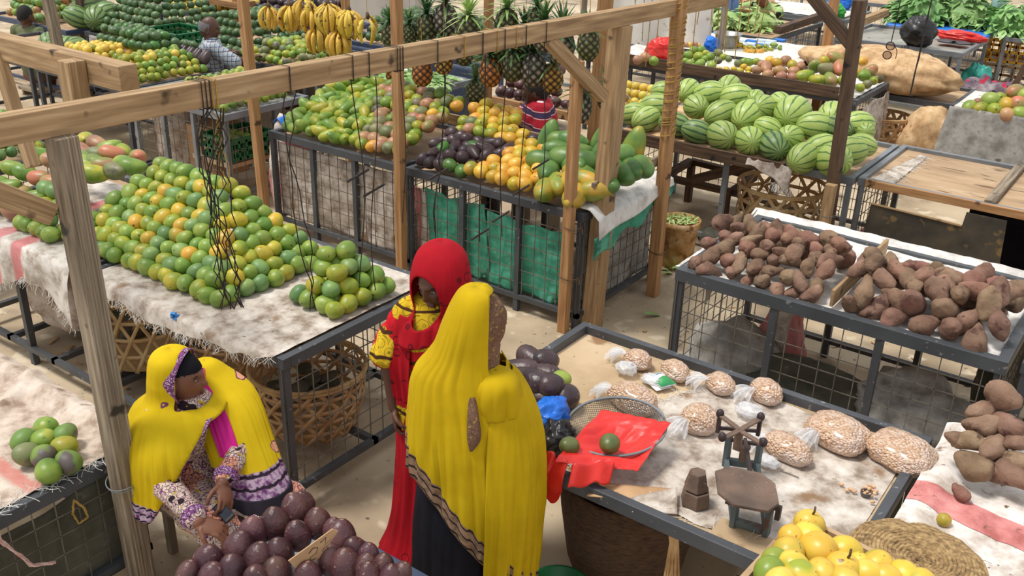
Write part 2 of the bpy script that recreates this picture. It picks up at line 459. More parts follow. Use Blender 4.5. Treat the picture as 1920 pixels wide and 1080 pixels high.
timber('timber_crossbeam', 'long pale timber beam running across the whole front, hung with cords', (-3.42, .9, 2.147), (-2.985, 6.75, 2.147), .07, .105, cat='beam')
up_post('weathered post in the foreground by the seated woman, wired to the low stall', (-3.245, 1.81, 0), (-3.315, 1.82, 2.095), .088, m='old_wood')
timber('timber_brace', 'short slanted brace between foreground post and long beam', (-3.36, 1.76, 1.80), (-3.41, 1.33, 2.10), .05, .085, cat='brace')
up_post('thick square post at the green-sheeted stall corner', (-3.08, 5.36, 0), (-3.08, 5.46, 2.095), .115)
up_post('thin post beside the thick one at the green-sheeted stall corner', (-3.20, 5.17, 0), (-3.19, 5.15, 1.9), .065, m='orange_wood')
timber('timber_brace', 'diagonal brace from the long beam down to the thick post', (-3.10, 5.33, 1.66), (-3.14, 4.72, 2.10), .06, .08, cat='brace')
up_post('post with yellow cord wound round its top, right of the green-sheeted stall', (-3.0, 6.12, 0), (-3.0, 6.10, 2.6), .08, m='orange_wood')
up_post('post between white-curtained and green-sheeted fruit stalls', (-4.70, 5.15, 0), (-4.68, 5.13, 2.7), .066, m='orange_wood')
up_post('post at the outer end of the white-curtained fruit stall', (-6.27, 5.15, 0), (-6.30, 5.10, 2.8), .07, m='orange_wood')
timber('timber_rail', 'short wooden rail keeping papayas in at the stall end', (-3.11, 5.30, 1.05), (-3.06, 6.12, 1.06), .03, .07, m='old_wood', cat='rail')
timber('timber_rail', 'pale wooden rail along the back of the two fruit stalls', (-6.3, 6.34, .95), (-3.2, 6.34, .95), .03, .09, cat='rail')
# frame whose end juts in at the upper left
timber('timber_crossbeam', 'thick sawn beam end jutting in at upper left', (-6.6, 2.40, 2.15), (-3.74, 2.40, 2.15), .09, .11, cat='beam')
timber('timber_crossbeam', 'weathered beam lashed below the sawn beam end', (-3.80, 1.2, 2.02), (-3.80, 2.36, 2.02), .06, .10, m='old_wood', cat='beam')
up_post('short upright lashed to the sawn beam end at upper left', (-4.02, 2.31, 1.99), (-4.02, 2.31, 2.2), .085, m='pine')
timber('timber_brace', 'slanted brace under the sawn beam at upper left', (-4.55, 2.33, 1.60), (-4.75, 2.36, 2.12), .05, .09, cat='brace')
# posts further back
up_post('post behind the bananas, rising past the top', aty(655, 185, 6.42) * 1 - Vector((0, 0, aty(655, 185, 6.42).z)), aty(655, 185, 6.42) + Vector((0, 0, 1.6)), .06, m='orange_wood')
up_post('post behind the hanging pineapples, left of the seated man', at(912, 250, .85) * Vector((1, 1, 0)) if False else Vector((at(912, 240, .9).x, at(912, 240, .9).y, 0)), Vector((at(912, 240, .9).x, at(912, 240, .9).y, 2.3)), .06, m='orange_wood')
up_post('yellow-corded post behind the diagonal brace', (-3.85, 6.5, 0), (-3.80, 6.5, 2.7), .09, m='orange_wood')
up_post('brown post at the corner of the watermelon stall', (-2.06, 7.14, 0), aty(1613, 0, 7.10), .085, m='dark_wood')
up_post('stub post wired beside the brown watermelon post', (-2.07, 7.055, 0), (-2.07, 7.06, .86), .075, m='pine')
timber('timber_brace', 'diagonal brace rising left from the brown watermelon post', aty(1606, 96, 7.10), aty(1518, -14, 7.12), .055, .085, m='dark_wood', cat='brace')
timber('timber_rail', 'brown board along the front edge of the far mango stall', (-6.0, 9.80, .93), (-2.97, 9.82, .93), .03, .12, m='dark_wood', cat='rail')
up_post('pale orange post in front of the far vegetable stalls', (-3.75, 11.6, 0), (-3.72, 11.6, 3.2), .1, m='orange_wood')
up_post('far left post before the man in green', (-13.0, 7.6, 0), (-13.6, 7.7, 3.2), .14, m='old_wood')
up_post('dark post left of the striped melons', (-11.62, 6.95, 0), (-11.6, 6.95, 3.2), .13, m='dark_wood')
up_post('grey post right of the striped melons', at(170, 100, .5) * Vector((1, 1, 0)) if False else (-9.05, 5.15, 0), (-9.4, 5.2, 2.9), .09, m='old_wood')
up_post('leaning brown pole at the right edge', (-1.95, 11.9, 0), (-1.3, 11.9, 2.2), .06, m='dark_wood')
up_post('short post between the rows of yellow oranges', (-10.6, 8.5, 0), (-10.6, 8.5, 1.9), .07, m='orange_wood')
timber('plank', 'brown plank dividing the empty plywood stall top', (-1.02, 7.33, .885), (-1.02, 8.47, .885), .07, .03, m='old_wood', cat='plank')
timber('plank', 'brown wooden edge along the front of the plywood stall', (-1.88, 7.27, .86), (.3, 7.27, .86), .03, .06, m='orange_wood', cat='plank')
timber('plank', 'thin wooden divider standing among the sweet potatoes', (-1.32, 4.87, .93), (-1.32, 5.85, .93), .02, .1, m='pine', cat='plank')
timber('plank', 'rough wooden front edge of the watermelon stall', (-4.05, 7.21, .85), (-2.5, 7.21, .85), .04, .1, m='dark_wood', cat='plank')
timber('plank', 'wooden edge along the front of the leaf-strewn stall', (-7.5, 6.95, .845), (-6.25, 6.95, .845), .03, .07, m='orange_wood', cat='plank')
timber('plank', 'wooden edge of the purple avocado stall behind the man', (-5.6, 7.38, .87), (-4.12, 7.38, .87), .04, .08, m='orange_wood', cat='plank')
# ---------------------------------------------------------------- fruit and vegetables
FM = {}
M['m_green'] = mat('green_mango_skin', [(84, 118, 40), (118, 146, 54), (154, 168, 74)], 9, 3, .42, .08, 60, rnd=.25, spots=[((70, 62, 34), 60, .7, .74), ((170, 170, 70), 12, .62, .8)], tip=('X', .988, .994, (84, 72, 40)))
M['m_blue'] = mat('blue_green_mango_skin', [(78, 114, 62), (106, 140, 78), (138, 162, 86)], 9, 3, .45, .08, 60, rnd=.2, spots=[((76, 70, 40), 60, .7, .74)])
M['m_yg'] = mat('yellow_green_mango_skin', [(96, 128, 40), (148, 156, 46), (190, 170, 54)], 11, 3, .42, .08, 60, rnd=.22, spots=[((92, 76, 34), 60, .69, .73)], tip=('X', .988, .994, (84, 72, 40)))
M['m_yel'] = mat('yellow_mango_skin', [(140, 146, 44), (194, 168, 46), (212, 164, 56)], 10, 3, .42, .08, 60, rnd=.18, spots=[((110, 80, 34), 60, .69, .73)], tip=('X', .988, .994, (84, 72, 40)))
M['m_or'] = mat('orange_blushed_mango_skin', [(120, 138, 50), (188, 156, 48), (212, 140, 54)], 12, 3, .42, .08, 60, rnd=.15, spots=[((110, 80, 34), 60, .69, .73)])
M['m_orange'] = mat('orange_mango_skin', [(196, 136, 44), (220, 164, 60), (230, 184, 80)], 10, 3, .4, .06, 60, rnd=.15, spots=[((120, 74, 34), 50, .69, .73), ((160, 150, 60), 9, .62, .75)])
M['m_red'] = mat('red_blushed_mango_skin', [(116, 136, 58), (150, 130, 76), (190, 112, 84)], 6, 3, .42, .06, 60, rnd=.2, spots=[((90, 70, 40), 60, .7, .74)], spread=.12)
M['m_grey'] = mat('grey_green_mango_skin', [(92, 104, 66), (120, 126, 80), (140, 122, 96)], 8, 3, .5, .08, 60, rnd=.25, spots=[((86, 74, 66), 12, .58, .7)])
M['m_brown'] = mat('brown_pink_mango_skin', [(140, 100, 78), (176, 128, 96), (190, 150, 96)], 8, 3, .45, .06, 60, rnd=.2, spots=[((110, 80, 50), 50, .68, .73)])
M['m_blotch'] = mat('blotched_green_mango_skin', [(98, 132, 56), (124, 148, 66)], 8, 3, .5, .06, 60, rnd=.1, spots=[((98, 88, 84), 9, .54, .62)])
M['avo_dark'] = mat('dark_avocado_skin', [(44, 32, 38), (66, 48, 52), (84, 66, 66)], 9, 4, .35, .15, 90, rnd=.3, spots=[((120, 104, 96), 50, .68, .74)])
M['avo_green'] = mat('green_avocado_skin', [(56, 94, 40), (84, 124, 54)], 10, 3, .35, .12, 90, rnd=.2)
M['avo_far'] = mat('far_avocado_skin', [(50, 76, 42), (74, 102, 58), (100, 124, 78)], 8, 3, .45, .1, 60, rnd=.3)
M['purple'] = mat('purple_avocado_skin', [(52, 30, 36), (84, 50, 54), (110, 76, 72)], 10, 5, .36, .18, 90, rnd=.3, spots=[((150, 126, 112), 45, .66, .74), ((60, 44, 44), 14, .6, .7)], tip=('X', .991, .996, (140, 112, 98)))
M['passion'] = mat('yellow_passion_fruit_skin', [(196, 156, 48), (222, 186, 66), (232, 204, 96)], 8, 3, .38, .04, 60, rnd=.16, spots=[((130, 90, 40), 45, .67, .72), ((150, 160, 50), 6, .6, .7)])
M['passion_g'] = mat('green_passion_fruit_skin', [(110, 136, 46), (150, 160, 60)], 8, 3, .38, .04, 60, rnd=.1)
M['yellow'] = mat('yellow_orange_skin', [(206, 168, 52), (226, 194, 80), (200, 186, 80)], 8, 3, .45, .08, 90, rnd=.2)
M['tuber'] = mat('sweet_potato_skin', [(94, 70, 54), (128, 100, 80), (152, 124, 102)], 9, 6, .85, .35, 50, rnd=.28, spots=[((84, 58, 46), 16, .6, .7), ((150, 106, 90), 7, .66, .78)])
M['tuber_r'] = mat('reddish_sweet_potato_skin', [(108, 74, 62), (138, 98, 82), (150, 116, 98)], 9, 6, .85, .35, 50, rnd=.2, spots=[((96, 66, 52), 16, .6, .7)])
M['stalk'] = mat('fruit_stalk', [(74, 56, 34), (100, 80, 50)], 20, 3, .8)
M['leaf'] = mat('green_leaf', [(84, 128, 60), (124, 164, 90), (172, 198, 136)], 4, 3, .55, rnd=.35)
M['leaf_pale'] = mat('pale_green_leaf', [(110, 150, 74), (150, 184, 104), (190, 210, 146)], 4, 3, .6, rnd=.25)
M['leaf_dark'] = mat('pineapple_leaf', [(36, 66, 38), (66, 104, 56), (120, 152, 86)], 3, 3, .5, rnd=.25)


def melon_mat(name, base, dark, n, w):
    t = NT(name); tc = t.n('TexCoord'); oi = t.n('ObjectInfo'); sx = t.n('SeparateXYZ'); t.l(tc.outputs['Object'], sx.inputs[0])
    ang = t.val('ARCTAN2', sx.outputs['Y'], sx.outputs['Z'])
    va = t.n('VectorMath', operation='ADD'); t.l(tc.outputs['Object'], va.inputs[0]); t.l(t.val('MULTIPLY', oi.outputs['Random'], 30.), va.inputs[1])
    nz = t.n('TexNoise'); nz.inputs['Scale'].default_value = 22; nz.inputs['Detail'].default_value = 4; t.l(va.outputs[0], nz.inputs['Vector'])
    n2 = t.n('TexNoise'); n2.inputs['Scale'].default_value = 7; t.l(va.outputs[0], n2.inputs['Vector'])
    a2 = t.val('MULTIPLY_ADD', nz.outputs['Fac'], 2.6, t.val('MULTIPLY', ang, float(n)))
    s_ = t.val('SINE', a2)
    c = t.ramp(n2.outputs['Fac'], [(.3, lin(base[0])), (.7, lin(base[1]))])
    c = t.mix(t.step(s_, w, w + .25), c, lin(dark))
    h = t.n('HueSaturation'); t.l(t.val('MULTIPLY_ADD', oi.outputs['Random'], .3, .85), h.inputs['Value']); t.l(c, h.inputs['Color'])
    t.l(h.outputs[0], t.b.inputs['Base Color']); t.b.inputs['Roughness'].default_value = .42
    return t.m


M['melon'] = melon_mat('watermelon_rind', [(148, 170, 82), (176, 192, 108)], (78, 116, 56), 11, .66)
M['melon_d'] = melon_mat('dark_watermelon_rind', [(104, 130, 70), (140, 160, 96)], (52, 86, 46), 12, .35)
M['papaya_g'] = mat('green_papaya_skin', [(62, 98, 48), (92, 128, 62), (120, 146, 70)], 7, 4, .42, .05, 40, rnd=.2, spots=[((170, 150, 60), 5, .64, .76)])
M['papaya_y'] = mat('ripening_papaya_skin', [(94, 128, 54), (132, 144, 56), (196, 154, 54)], 6, 4, .42, .05, 40, rnd=.15, spots=[((86, 74, 44), 14, .66, .74)], spread=.14)


def axis_mesh(key, a, b, taper=0, bend=0, seg=20, ring=12, lump=0, ls=9, dim=0, c=1.0, seed=0):
    """Lathe-like body along X: half length a, half width b; taper<0 narrows the +X end."""
    mb = MB(); vs = []; fs = []
    for i in range(ring + 1):
        th = PI * i / ring; x = math.cos(th)
        r = math.sin(th) * (1 - taper * x)
        for k in range(seg):
            p = 2 * PI * k / seg
            v = Vector((a * x, b * r * math.cos(p), b * c * r * math.sin(p)))
            v.z += bend * (x * x - .4)
            if dim: v.x -= dim * math.exp(-((1 - x) / .04))
            if lump: v *= 1 + lump * fbm(v + Vector((seed * 3.1,) * 3), ls, 3)
            vs.append(v)
    for i in range(ring):
        for k in range(seg):
            q = i * seg + k; w = i * seg + (k + 1) % seg; fs.append((q, q + seg, w + seg, w))
    mb.add(vs, fs); me = mb.mesh(key, Vector((0, 0, 0)), True); return me


def kind(key, m, *a, **k):
    kk = (key, m)
    if kk not in FM:
        me = axis_mesh(key, *a, **k); me.materials.append(M[m]); FM[kk] = me
    return FM[kk]


SHAPE = dict(mango=dict(a=.05, b=.0455, taper=.08, bend=.004, c=.94), bigmango=dict(a=.088, b=.06, taper=.12, bend=.012, c=.92, seg=24, ring=14), longmango=dict(a=.085, b=.05, taper=.1, bend=.012),
             avocado=dict(a=.09, b=.05, taper=.36, bend=.008, lump=.05, ls=14), roundavo=dict(a=.06, b=.05, taper=.14, lump=.04, ls=14), egg=dict(a=.064, b=.05, taper=.16, lump=.03, ls=16, seg=28, ring=16),
             passion=dict(a=.054, b=.049, taper=.05, lump=.02, seg=28, ring=16), orange=dict(a=.044, b=.044, seg=16, ring=10), melon=dict(a=.165, b=.128, lump=.02, ls=5, seg=28, ring=18),
             papaya=dict(a=.15, b=.083, taper=.22, lump=.05, ls=7, seg=24, ring=16), tuber=dict(a=.085, b=.05, taper=.15, bend=.02, lump=.28, ls=11, seg=22, ring=16),
             tuber2=dict(a=.105, b=.045, taper=.3, bend=-.02, lump=.3, ls=10, seg=22, ring=16, seed=4), tuber3=dict(a=.07, b=.058, taper=.05, lump=.3, ls=12, seg=22, ring=16, seed=9))
NAME = dict(bigmango='mango', longmango='mango', roundavo='avocado', egg='avocado', passion='passion_fruit', melon='watermelon', tuber='sweet_potato', tuber2='sweet_potato', tuber3='sweet_potato')


def put(shape, m, p, label, group, s=1.0, rot=None, name=None, cat=None):
    me = kind(shape, m, **SHAPE[shape])
    nm = name or NAME.get(shape, shape)
    o = bpy.data.objects.new(nm, me); col.objects.link(o)
    o.location = p; o.scale = (s, s, s)
    o.rotation_euler = rot if rot is not None else (random.uniform(-.5, .5), random.uniform(-.5, .5), random.uniform(-PI, PI))
    return sset(o, label, cat or nm.replace('_', ' '), group)


def pick(ch):
    r = random.random() * sum(w for _, w in ch)
    for k, w in ch:
        r -= w
        if r <= 0: return k
    return ch[-1][0]


COLN = dict(m_green='green', m_blue='blue-green', m_yg='yellow-green', m_yel='yellow', m_or='orange-blushed', m_orange='orange', m_red='red-blushed', m_grey='grey-green', m_brown='brownish pink',
            m_blotch='grey-blotched green', avo_dark='dark', avo_green='green', avo_far='dark green', purple='purple', passion='yellow', passion_g='green', yellow='yellow', tuber='brown', tuber_r='reddish',
            melon='pale striped', melon_d='dark striped', papaya_g='green', papaya_y='ripening')


def pyramid(shape, x0, x1, y0, y1, z, d, layers, ins, dz, ch, where, group, s=1.0, faces='SE', jit=.12, noun=None, back=.5, cf=None, name=None, fill=False):
    """A stacked heap; only the slopes towards the market aisle are laid fruit by fruit."""
    noun = noun or NAME.get(shape, shape).replace('_', ' ')
    for k in range(layers):
        a0, a1, b0, b1 = x0 + ins * k * back, x1 - ins * k, y0 + ins * k, y1 - ins * k * back
        if b1 < b0: b1 = b0
        if a1 < a0: a1 = a0
        zz = z + dz * k; off = (d / 2 if k % 2 else 0)
        row = []
        n = int((a1 - a0 - off) / d)
        for i in range(n + 1): row.append((Vector((a1 - off - i * d, b0, zz)), 'front', i + 1))
        n2 = int((b1 - b0) / d)
        for i in range(1, n2 + 1): row.append((Vector((a1, b0 + i * d, zz)), 'end', i))
        if k == layers - 1 or fill:
            for j in range(1, n2 + 1):
                for i in range(1, n + 1): row.append((Vector((a1 - i * d, b0 + j * d, zz)), 'top%d' % j, i))
        for p, fc, i in row:
            c = cf(p, k) if cf else pick(ch)
            lay = 'bottom row' if k == 0 else 'top row' if k == layers - 1 else od(k + 1) + ' row up'
            if fc == 'front': w = f'front slope, {lay}, {od(i)} from right'
            elif fc == 'end': w = f'right slope, {lay}, {od(i)} back'
            else: w = f'{lay}, {od(int(fc[3:]) + 1)} line back, {od(i)} from right'
            q = p + Vector((random.uniform(-1, 1), random.uniform(-1, 1), random.uniform(-.5, .8))) * d * jit
            put(shape, c, q, f'{COLN[c]} {noun}, {where}, {w}', group, s * random.uniform(.92, 1.08), name=name)


GM = [('m_green', 4), ('m_blue', 2.5), ('m_yg', 2.8), ('m_yel', .9), ('m_or', .35)]


def acol(p, k):
    # ripening fruit lies mostly on the left of the front slope
    if p.x < -3.9 and k < 6 and p.y < 3.2: return pick([('m_green', 2.4), ('m_blue', 1.4), ('m_yg', 3), ('m_yel', 1.8), ('m_or', .7)])
    return pick(GM)


pyramid('mango', -5.20, -3.82, 2.80, 3.60, .935, .089, 9, .062, .047, GM, 'big sack stall pile', 'mangoes of the big pile on the sack-covered stall', faces='SE', cf=acol, jit=.14, s=1.13, name='green_mango')
pyramid('mango', -3.56, -3.26, 3.08, 3.53, .937, .094, 4, .047, .07, [('m_green', 4), ('m_blue', 1.5), ('m_yg', 3)], 'small corner pile', 'mangoes of the small pile at the stall corner', s=1.12, back=1, name='green_mango', fill=True)
pyramid('mango', -5.66, -5.27, 2.74, 3.0, .935, .085, 4, .05, .062, [('m_green', 5), ('m_blue', 2), ('m_yg', 1.5)], 'little pile behind the foreground post', 'mangoes of the little pile behind the post', s=1.08, name='green_mango')
# big red-blushed mangoes on the left half
n = 0
for r, (y, z, x0) in enumerate([(2.80, .945, -5.80), (2.91, 1.02, -5.72), (3.03, 1.09, -5.58), (3.17, 1.16, -5.50), (3.32, 1.21, -5.38), (3.46, 1.22, -5.42)]):
    for i in range(5):
        c = pick([('m_red', 5), ('m_green', 2), ('m_brown', 1.5), ('m_yg', 1)])
        put('bigmango', c, (x0 - .148 * i + random.uniform(-.02, .02), y, z), f'large {COLN[c]} mango, left stall heap, {od(i + 1)} leftward in {od(r + 1)} row up', 'large mangoes heaped on the left stall', random.uniform(.88, 1.08), (random.uniform(-.3, .3), random.uniform(-.3, .3), random.uniform(-.6, .9)))
BT = [(160, 297, 'm_red'), (187, 290, 'm_grey'), (211, 288, 'm_red'), (180, 305, 'm_red'), (163, 308, 'm_green'), (198, 310, 'm_red'), (216, 320, 'm_grey'), (181, 325, 'm_yg'), (232, 306, 'm_green'), (250, 312, 'm_green'), (160, 318, 'm_yg')]
for i, (px, py, c) in enumerate(BT):
    p = onp(px, py, (0, 3.3, 1.27), (0, -.3, 1))
    put('bigmango', c, p, f'large {COLN[c]} mango at the big pile\'s back, {od(i + 1)} from the post', 'large mangoes at the back of the big pile', 1.0, (random.uniform(-.2, .2), random.uniform(-.2, .2), random.uniform(-.5, .8)))
# nine mangoes on the low stall
for i, (X, Y, c, w) in enumerate([(258, 243, 'm_green', 'topmost, furthest back'), (365, 287, 'm_blotch', 'right of the topmost one'), (130, 318, 'm_blotch', 'leftmost, half grey'), (240, 315, 'm_green', 'middle of the group'),
                                  (363, 355, 'm_yg', 'right side with orange blush'), (147, 393, 'm_grey', 'lower left, grey-brown'), (243, 405, 'm_blotch', 'centre front, half grey'), (385, 437, 'm_blotch', 'lower right by the frayed edge'), (272, 488, 'm_green', 'clean green, nearest the steel rim')]):
    put('mango', c, at(X / 3, 720 + Y / 3, .725), f'{COLN[c]} mango on the low white sack, {w}', 'nine mangoes on the low stall', 1.16)
pyramid('mango', -8.3, -7.0, 2.75, 3.75, .945, .1, 4, .055, .06, [('m_green', 5), ('m_yg', 1), ('m_blue', 2)], 'left edge stall', 'mangoes on the white-rimmed stall', back=.3)

# heaps on the two middle stalls
HP = ((0, 5.28, .945), (0, -.36, 1))


def heap_rows(rows, x0, x1, cf, where, group, y0=5.30, dy=.083, sl=.36, z0=.945, dx=.096):
    for r in range(rows):
        i = 0; x = x1 - (dx / 2 if r % 2 else 0)
        while x > x0:
            k = cf(x, r); i += 1
            if k:
                sh, c, s_ = k; nm = NAME.get(sh, sh).replace('_', ' ')
                p = Vector((x + random.uniform(-.014, .014), y0 + dy * r + random.uniform(-.012, .012), z0 + sl * dy * r + random.uniform(-.012, .028)))
                put(sh, c, p, f'{COLN[c]} {nm}, {where}, {od(r + 1)} row back, {od(i)} from right', group, s_, name='ripe_mango' if nm == 'mango' and c in ('m_orange', 'm_yel', 'm_or', 'm_yg') and x > -4.7 else None)
            x -= dx


def bcol(x, r):
    if x < -5.36 - .03 * r: return ('longmango', pick([('m_green', 5), ('m_yg', 2)]), .96)
    if r == 0 or x > -5.0: return ('mango', pick([('m_yg', 2), ('m_grey', 3), ('m_brown', 1.2), ('m_orange', .4), ('m_red', .6)]), 1.15)
    return ('mango', pick([('m_grey', 3), ('m_yg', 1.5), ('m_brown', .8), ('m_green', .8)]), random.choice((1.1, 1.25, 1.35)))


def ccol(x, r):
    if x > -3.60 or (r > 6 and x > -4.2) or (r > 5 and x > -3.9): return None
    if r == 0 and -4.36 < x < -4.15: return ('roundavo', 'avo_green', 1.05)
    if r <= 4 and x < -4.16 + .04 * r: return (random.choice(('avocado', 'roundavo')), pick([('avo_dark', 6), ('avo_green', .6 + .2 * r)]), 1.0)
    if r <= 5 and x >= -4.2: return ('mango', pick([('m_orange', 5), ('m_yel', 2), ('m_or', 1)]), 1.2)
    if r in (4, 5): return ('mango', pick([('m_yg', 3), ('m_green', 1), ('m_brown', .5)]), 1.1)
    if r == 6: return ('mango', pick([('m_yg', 3), ('m_grey', 1), ('m_yel', 2)]), 1.15) if x < -4.2 else (random.choice((('roundavo', 'avo_dark', 1.0), ('mango', 'm_yel', 1.3))))
    if x < -4.12: return ('mango', pick([('m_orange', 5), ('m_yel', 3)]), 1.15)
    return ('bigmango', 'm_yel', .8) if r == 7 and x > -3.95 else ('mango', 'm_yg', 1.1)


heap_rows(10, -6.16, -4.83, bcol, 'white-curtained stall', 'mangoes on the white-curtained stall')
heap_rows(10, -4.64, -3.56, ccol, 'green-sheeted stall', 'fruit on the green-sheeted stall')
PAP = [(120, 850, 'y', 1.15, -1.2), (245, 790, 'y', 1.1, -.9), (365, 770, 'y', 1.15, -1.0), (410, 915, 'y', 1.15, -1.3), (150, 660, 'g', 1.1, -1.1), (90, 540, 'g', 1, .2), (340, 525, 'g', 1.15, .15), (420, 600, 'g', 1.1, -.6), (470, 670, 'y', 1, .3),
       (160, 300, 'g', 1.05, 2), (290, 345, 'g', .9, .3), (400, 350, 'g', 1, .3), (245, 430, 'g', .9, .4), (470, 450, 'g', .8, .5), (695, 335, 'g', 1, 2), (690, 510, 'g', 1.2, 2), (920, 480, 'g', 1, 1.2), (1020, 395, 'y', 1.15, 2),
       (640, 850, 'y', 1, .4), (800, 640, 'g', 1.2, -.9), (930, 690, 'g', 1.1, -.8), (1010, 640, 'g', 1.1, -.8), (1110, 615, 'g', 1.05, -.7), (560, 560, 'g', 1.1, .5), (760, 790, 'g', 1.0, -.6), (560, 760, 'y', 1, 0)]
PW = ['nearest the front rail', 'behind the nearest one', 'long, leaning beside the thin post', 'spotted, on the white sack by the thin post', 'lying above the front one', 'beside the orange mangoes', 'large, lying across the heap', 'long, slanting below the large one', 'orange-sided, at the thin post',
      'standing upright at the back left', 'left of two at the back', 'right of two at the back', 'half hidden under the back pair', 'small, by the thin post', 'standing between the two posts at the back', 'tall, between the two posts', 'right of the thick post', 'standing upright, orange-topped, by the wooden rail',
      'between the two posts at the front', 'slanting down by the thick post', 'first of three leaning under the rail', 'second of three leaning under the rail', 'third of three leaning under the rail', 'behind the thin post', 'under the rail behind the thick post', 'low behind the thin post']
for (X, Y, c, s_, rz), w in zip(PAP, PW):
    p = onp(1000 + X / 5.4, 200 + Y / 5.4, (0, 5.28, .98), (0, -.42, 1))
    c = 'papaya_' + c; up = rz == 2
    put('papaya', c, p, f'{COLN[c]} papaya, {w}', 'papayas at the end of the green-sheeted stall', s_ * .86, (0, -1.35 if up else random.uniform(-.3, .1), rz if not up else .5))

# watermelons
WM = [(75, 600, 75), (215, 640, 80), (365, 650, 90), (455, 610, 80), (620, 640, 105), (300, 545, 80), (150, 530, 80), (260, 490, 72), (30, 510, 72), (550, 578, 62), (410, 555, 55), (750, 712, 85), (840, 650, 80), (880, 722, 75), (985, 700, 75),
      (80, 742, 72), (222, 762, 85), (375, 792, 82), (480, 722, 65), (515, 822, 82), (605, 780, 76), (680, 888, 82), (775, 835, 78), (850, 902, 90), (935, 850, 80), (1012, 815, 62), (-45, 700, 75), (-150, 600, 80), (-205, 670, 75), (-275, 640, 70), (-100, 520, 70), (1030, 740, 50)]
for i, (X, Y, r) in enumerate(WM):
    row = 'front' if Y > 735 else 'middle' if Y > 590 else 'back'
    k = 1 + sum(1 for q in WM if (q[1] > 735, q[1] > 590) == (Y > 735, Y > 590) and q[0] < X)
    px, py = 1280 + X / 3, Y / 3
    p = onp(px, py, (0, 7.38, 1.0), (0, -.42, 1))
    cc = 'melon_d' if i in (15, 19, 13, 26) else 'melon'
    put('melon', cc, p, f'{COLN[cc]} watermelon, {row} row of the melon heap, {od(k)} from left', 'watermelons heaped on the stall', r / 3 / 228 / .128, (random.uniform(-1, 1), random.uniform(-.4, .3), random.choice((.3, .9, -.6, 1.6, -1.2)) + random.uniform(-.3, .3)))
# far mango stall
FL = [(60, 625, 55, 'm_green'), (180, 640, 60, 'm_yg'), (85, 710, 50, 'm_green'), (195, 720, 55, 'm_green'), (130, 570, 50, 'm_green'), (210, 560, 45, 'm_green'), (265, 605, 42, 'm_yg'), (245, 665, 45, 'm_green'), (315, 640, 48, 'm_green'), (400, 595, 46, 'm_grey'), (400, 680, 42, 'm_grey'),
      (460, 640, 38, 'm_yg'), (520, 665, 36, 'm_grey'), (325, 735, 52, 'm_green'), (25, 690, 42, 'm_green'), (-40, 660, 45, 'm_green'), (110, 760, 45, 'm_green'), (30, 760, 45, 'm_green'), (415, 780, 30, 'm_yel'), (495, 785, 36, 'm_yel'), (575, 780, 36, 'm_yel'), (650, 800, 34, 'm_yel'), (685, 752, 36, 'm_yel'), (745, 785, 36, 'm_yel'),
      (735, 825, 30, 'm_yel'), (630, 712, 46, 'm_grey'), (692, 692, 40, 'm_green'), (752, 700, 44, 'm_green'), (828, 692, 42, 'm_green'), (980, 682, 50, 'm_orange'), (945, 762, 66, 'm_brown'), (890, 722, 46, 'm_brown'), (835, 792, 50, 'm_brown'), (1065, 710, 58, 'm_or'), (1160, 680, 56, 'm_brown'), (1100, 800, 66, 'm_brown'), (1235, 730, 55, 'm_or'),
      (1250, 805, 56, 'm_brown'), (960, 842, 60, 'm_brown'), (1110, 865, 60, 'm_brown'), (1240, 870, 54, 'm_brown'), (1325, 745, 50, 'm_brown'), (1375, 850, 70, 'm_yg'), (1490, 742, 76, 'm_red'), (1512, 900, 70, 'm_yg'), (1600, 685, 56, 'm_yg'), (1622, 780, 80, 'm_grey'), (1662, 892, 75, 'm_red'), (1725, 648, 72, 'm_red'), (1770, 765, 76, 'm_red'), (1850, 615, 66, 'm_red'),
      (1850, 745, 60, 'm_orange'), (1820, 905, 66, 'm_yg'), (2030, 690, 50, 'm_orange'), (2040, 850, 62, 'm_green'), (2100, 800, 60, 'm_red'), (2130, 780, 56, 'm_red'), (1995, 985, 46, 'm_yg'), (2080, 945, 46, 'm_grey'), (2150, 905, 46, 'm_yg'), (2210, 885, 45, 'm_yg'), (1940, 820, 60, 'm_or')]
def fheap(X, Y, c): return ('green' if X < 560 and c != 'm_yel' else 'small yellow' if c == 'm_yel' else 'pinkish brown' if 770 < X < 1340 and c != 'm_green' else 'little green' if X < 900 else 'big red-orange',
                            'bottom' if Y > 820 or (X < 860 and Y > 720) else 'upper' if Y < 720 else 'middle')


for i, (X, Y, r, c) in enumerate(FL):
    hp, row = fheap(X, Y, c); k = sum(1 for q in FL if fheap(q[0], q[1], q[3]) == (hp, row) and q[0] <= X)
    put('bigmango' if r > 64 else 'mango', c, onp(1280 + X / 6, Y / 6, (0, 9.95, .98), (0, -.5, 1)), f'{COLN[c]} mango, {hp} heap behind brown board, {row} row, {od(k)} from left', 'mangoes on the far stall behind the watermelons', r / 6 / 174 / (.058 if r > 64 else .042))
KL = [(1870, 520, 45, 'm_red'), (1735, 565, 46, 'm_green'), (1818, 590, 42, 'm_or'), (1890, 590, 46, 'm_red'), (1612, 602, 36, 'm_green'), (1676, 612, 38, 'm_yg'), (1755, 622, 42, 'm_yg'), (1830, 648, 40, 'm_brown'), (1900, 642, 42, 'm_green'), (1662, 577, 26, 'm_brown'), (1785, 555, 36, 'm_yg'), (1935, 540, 45, 'm_green')]
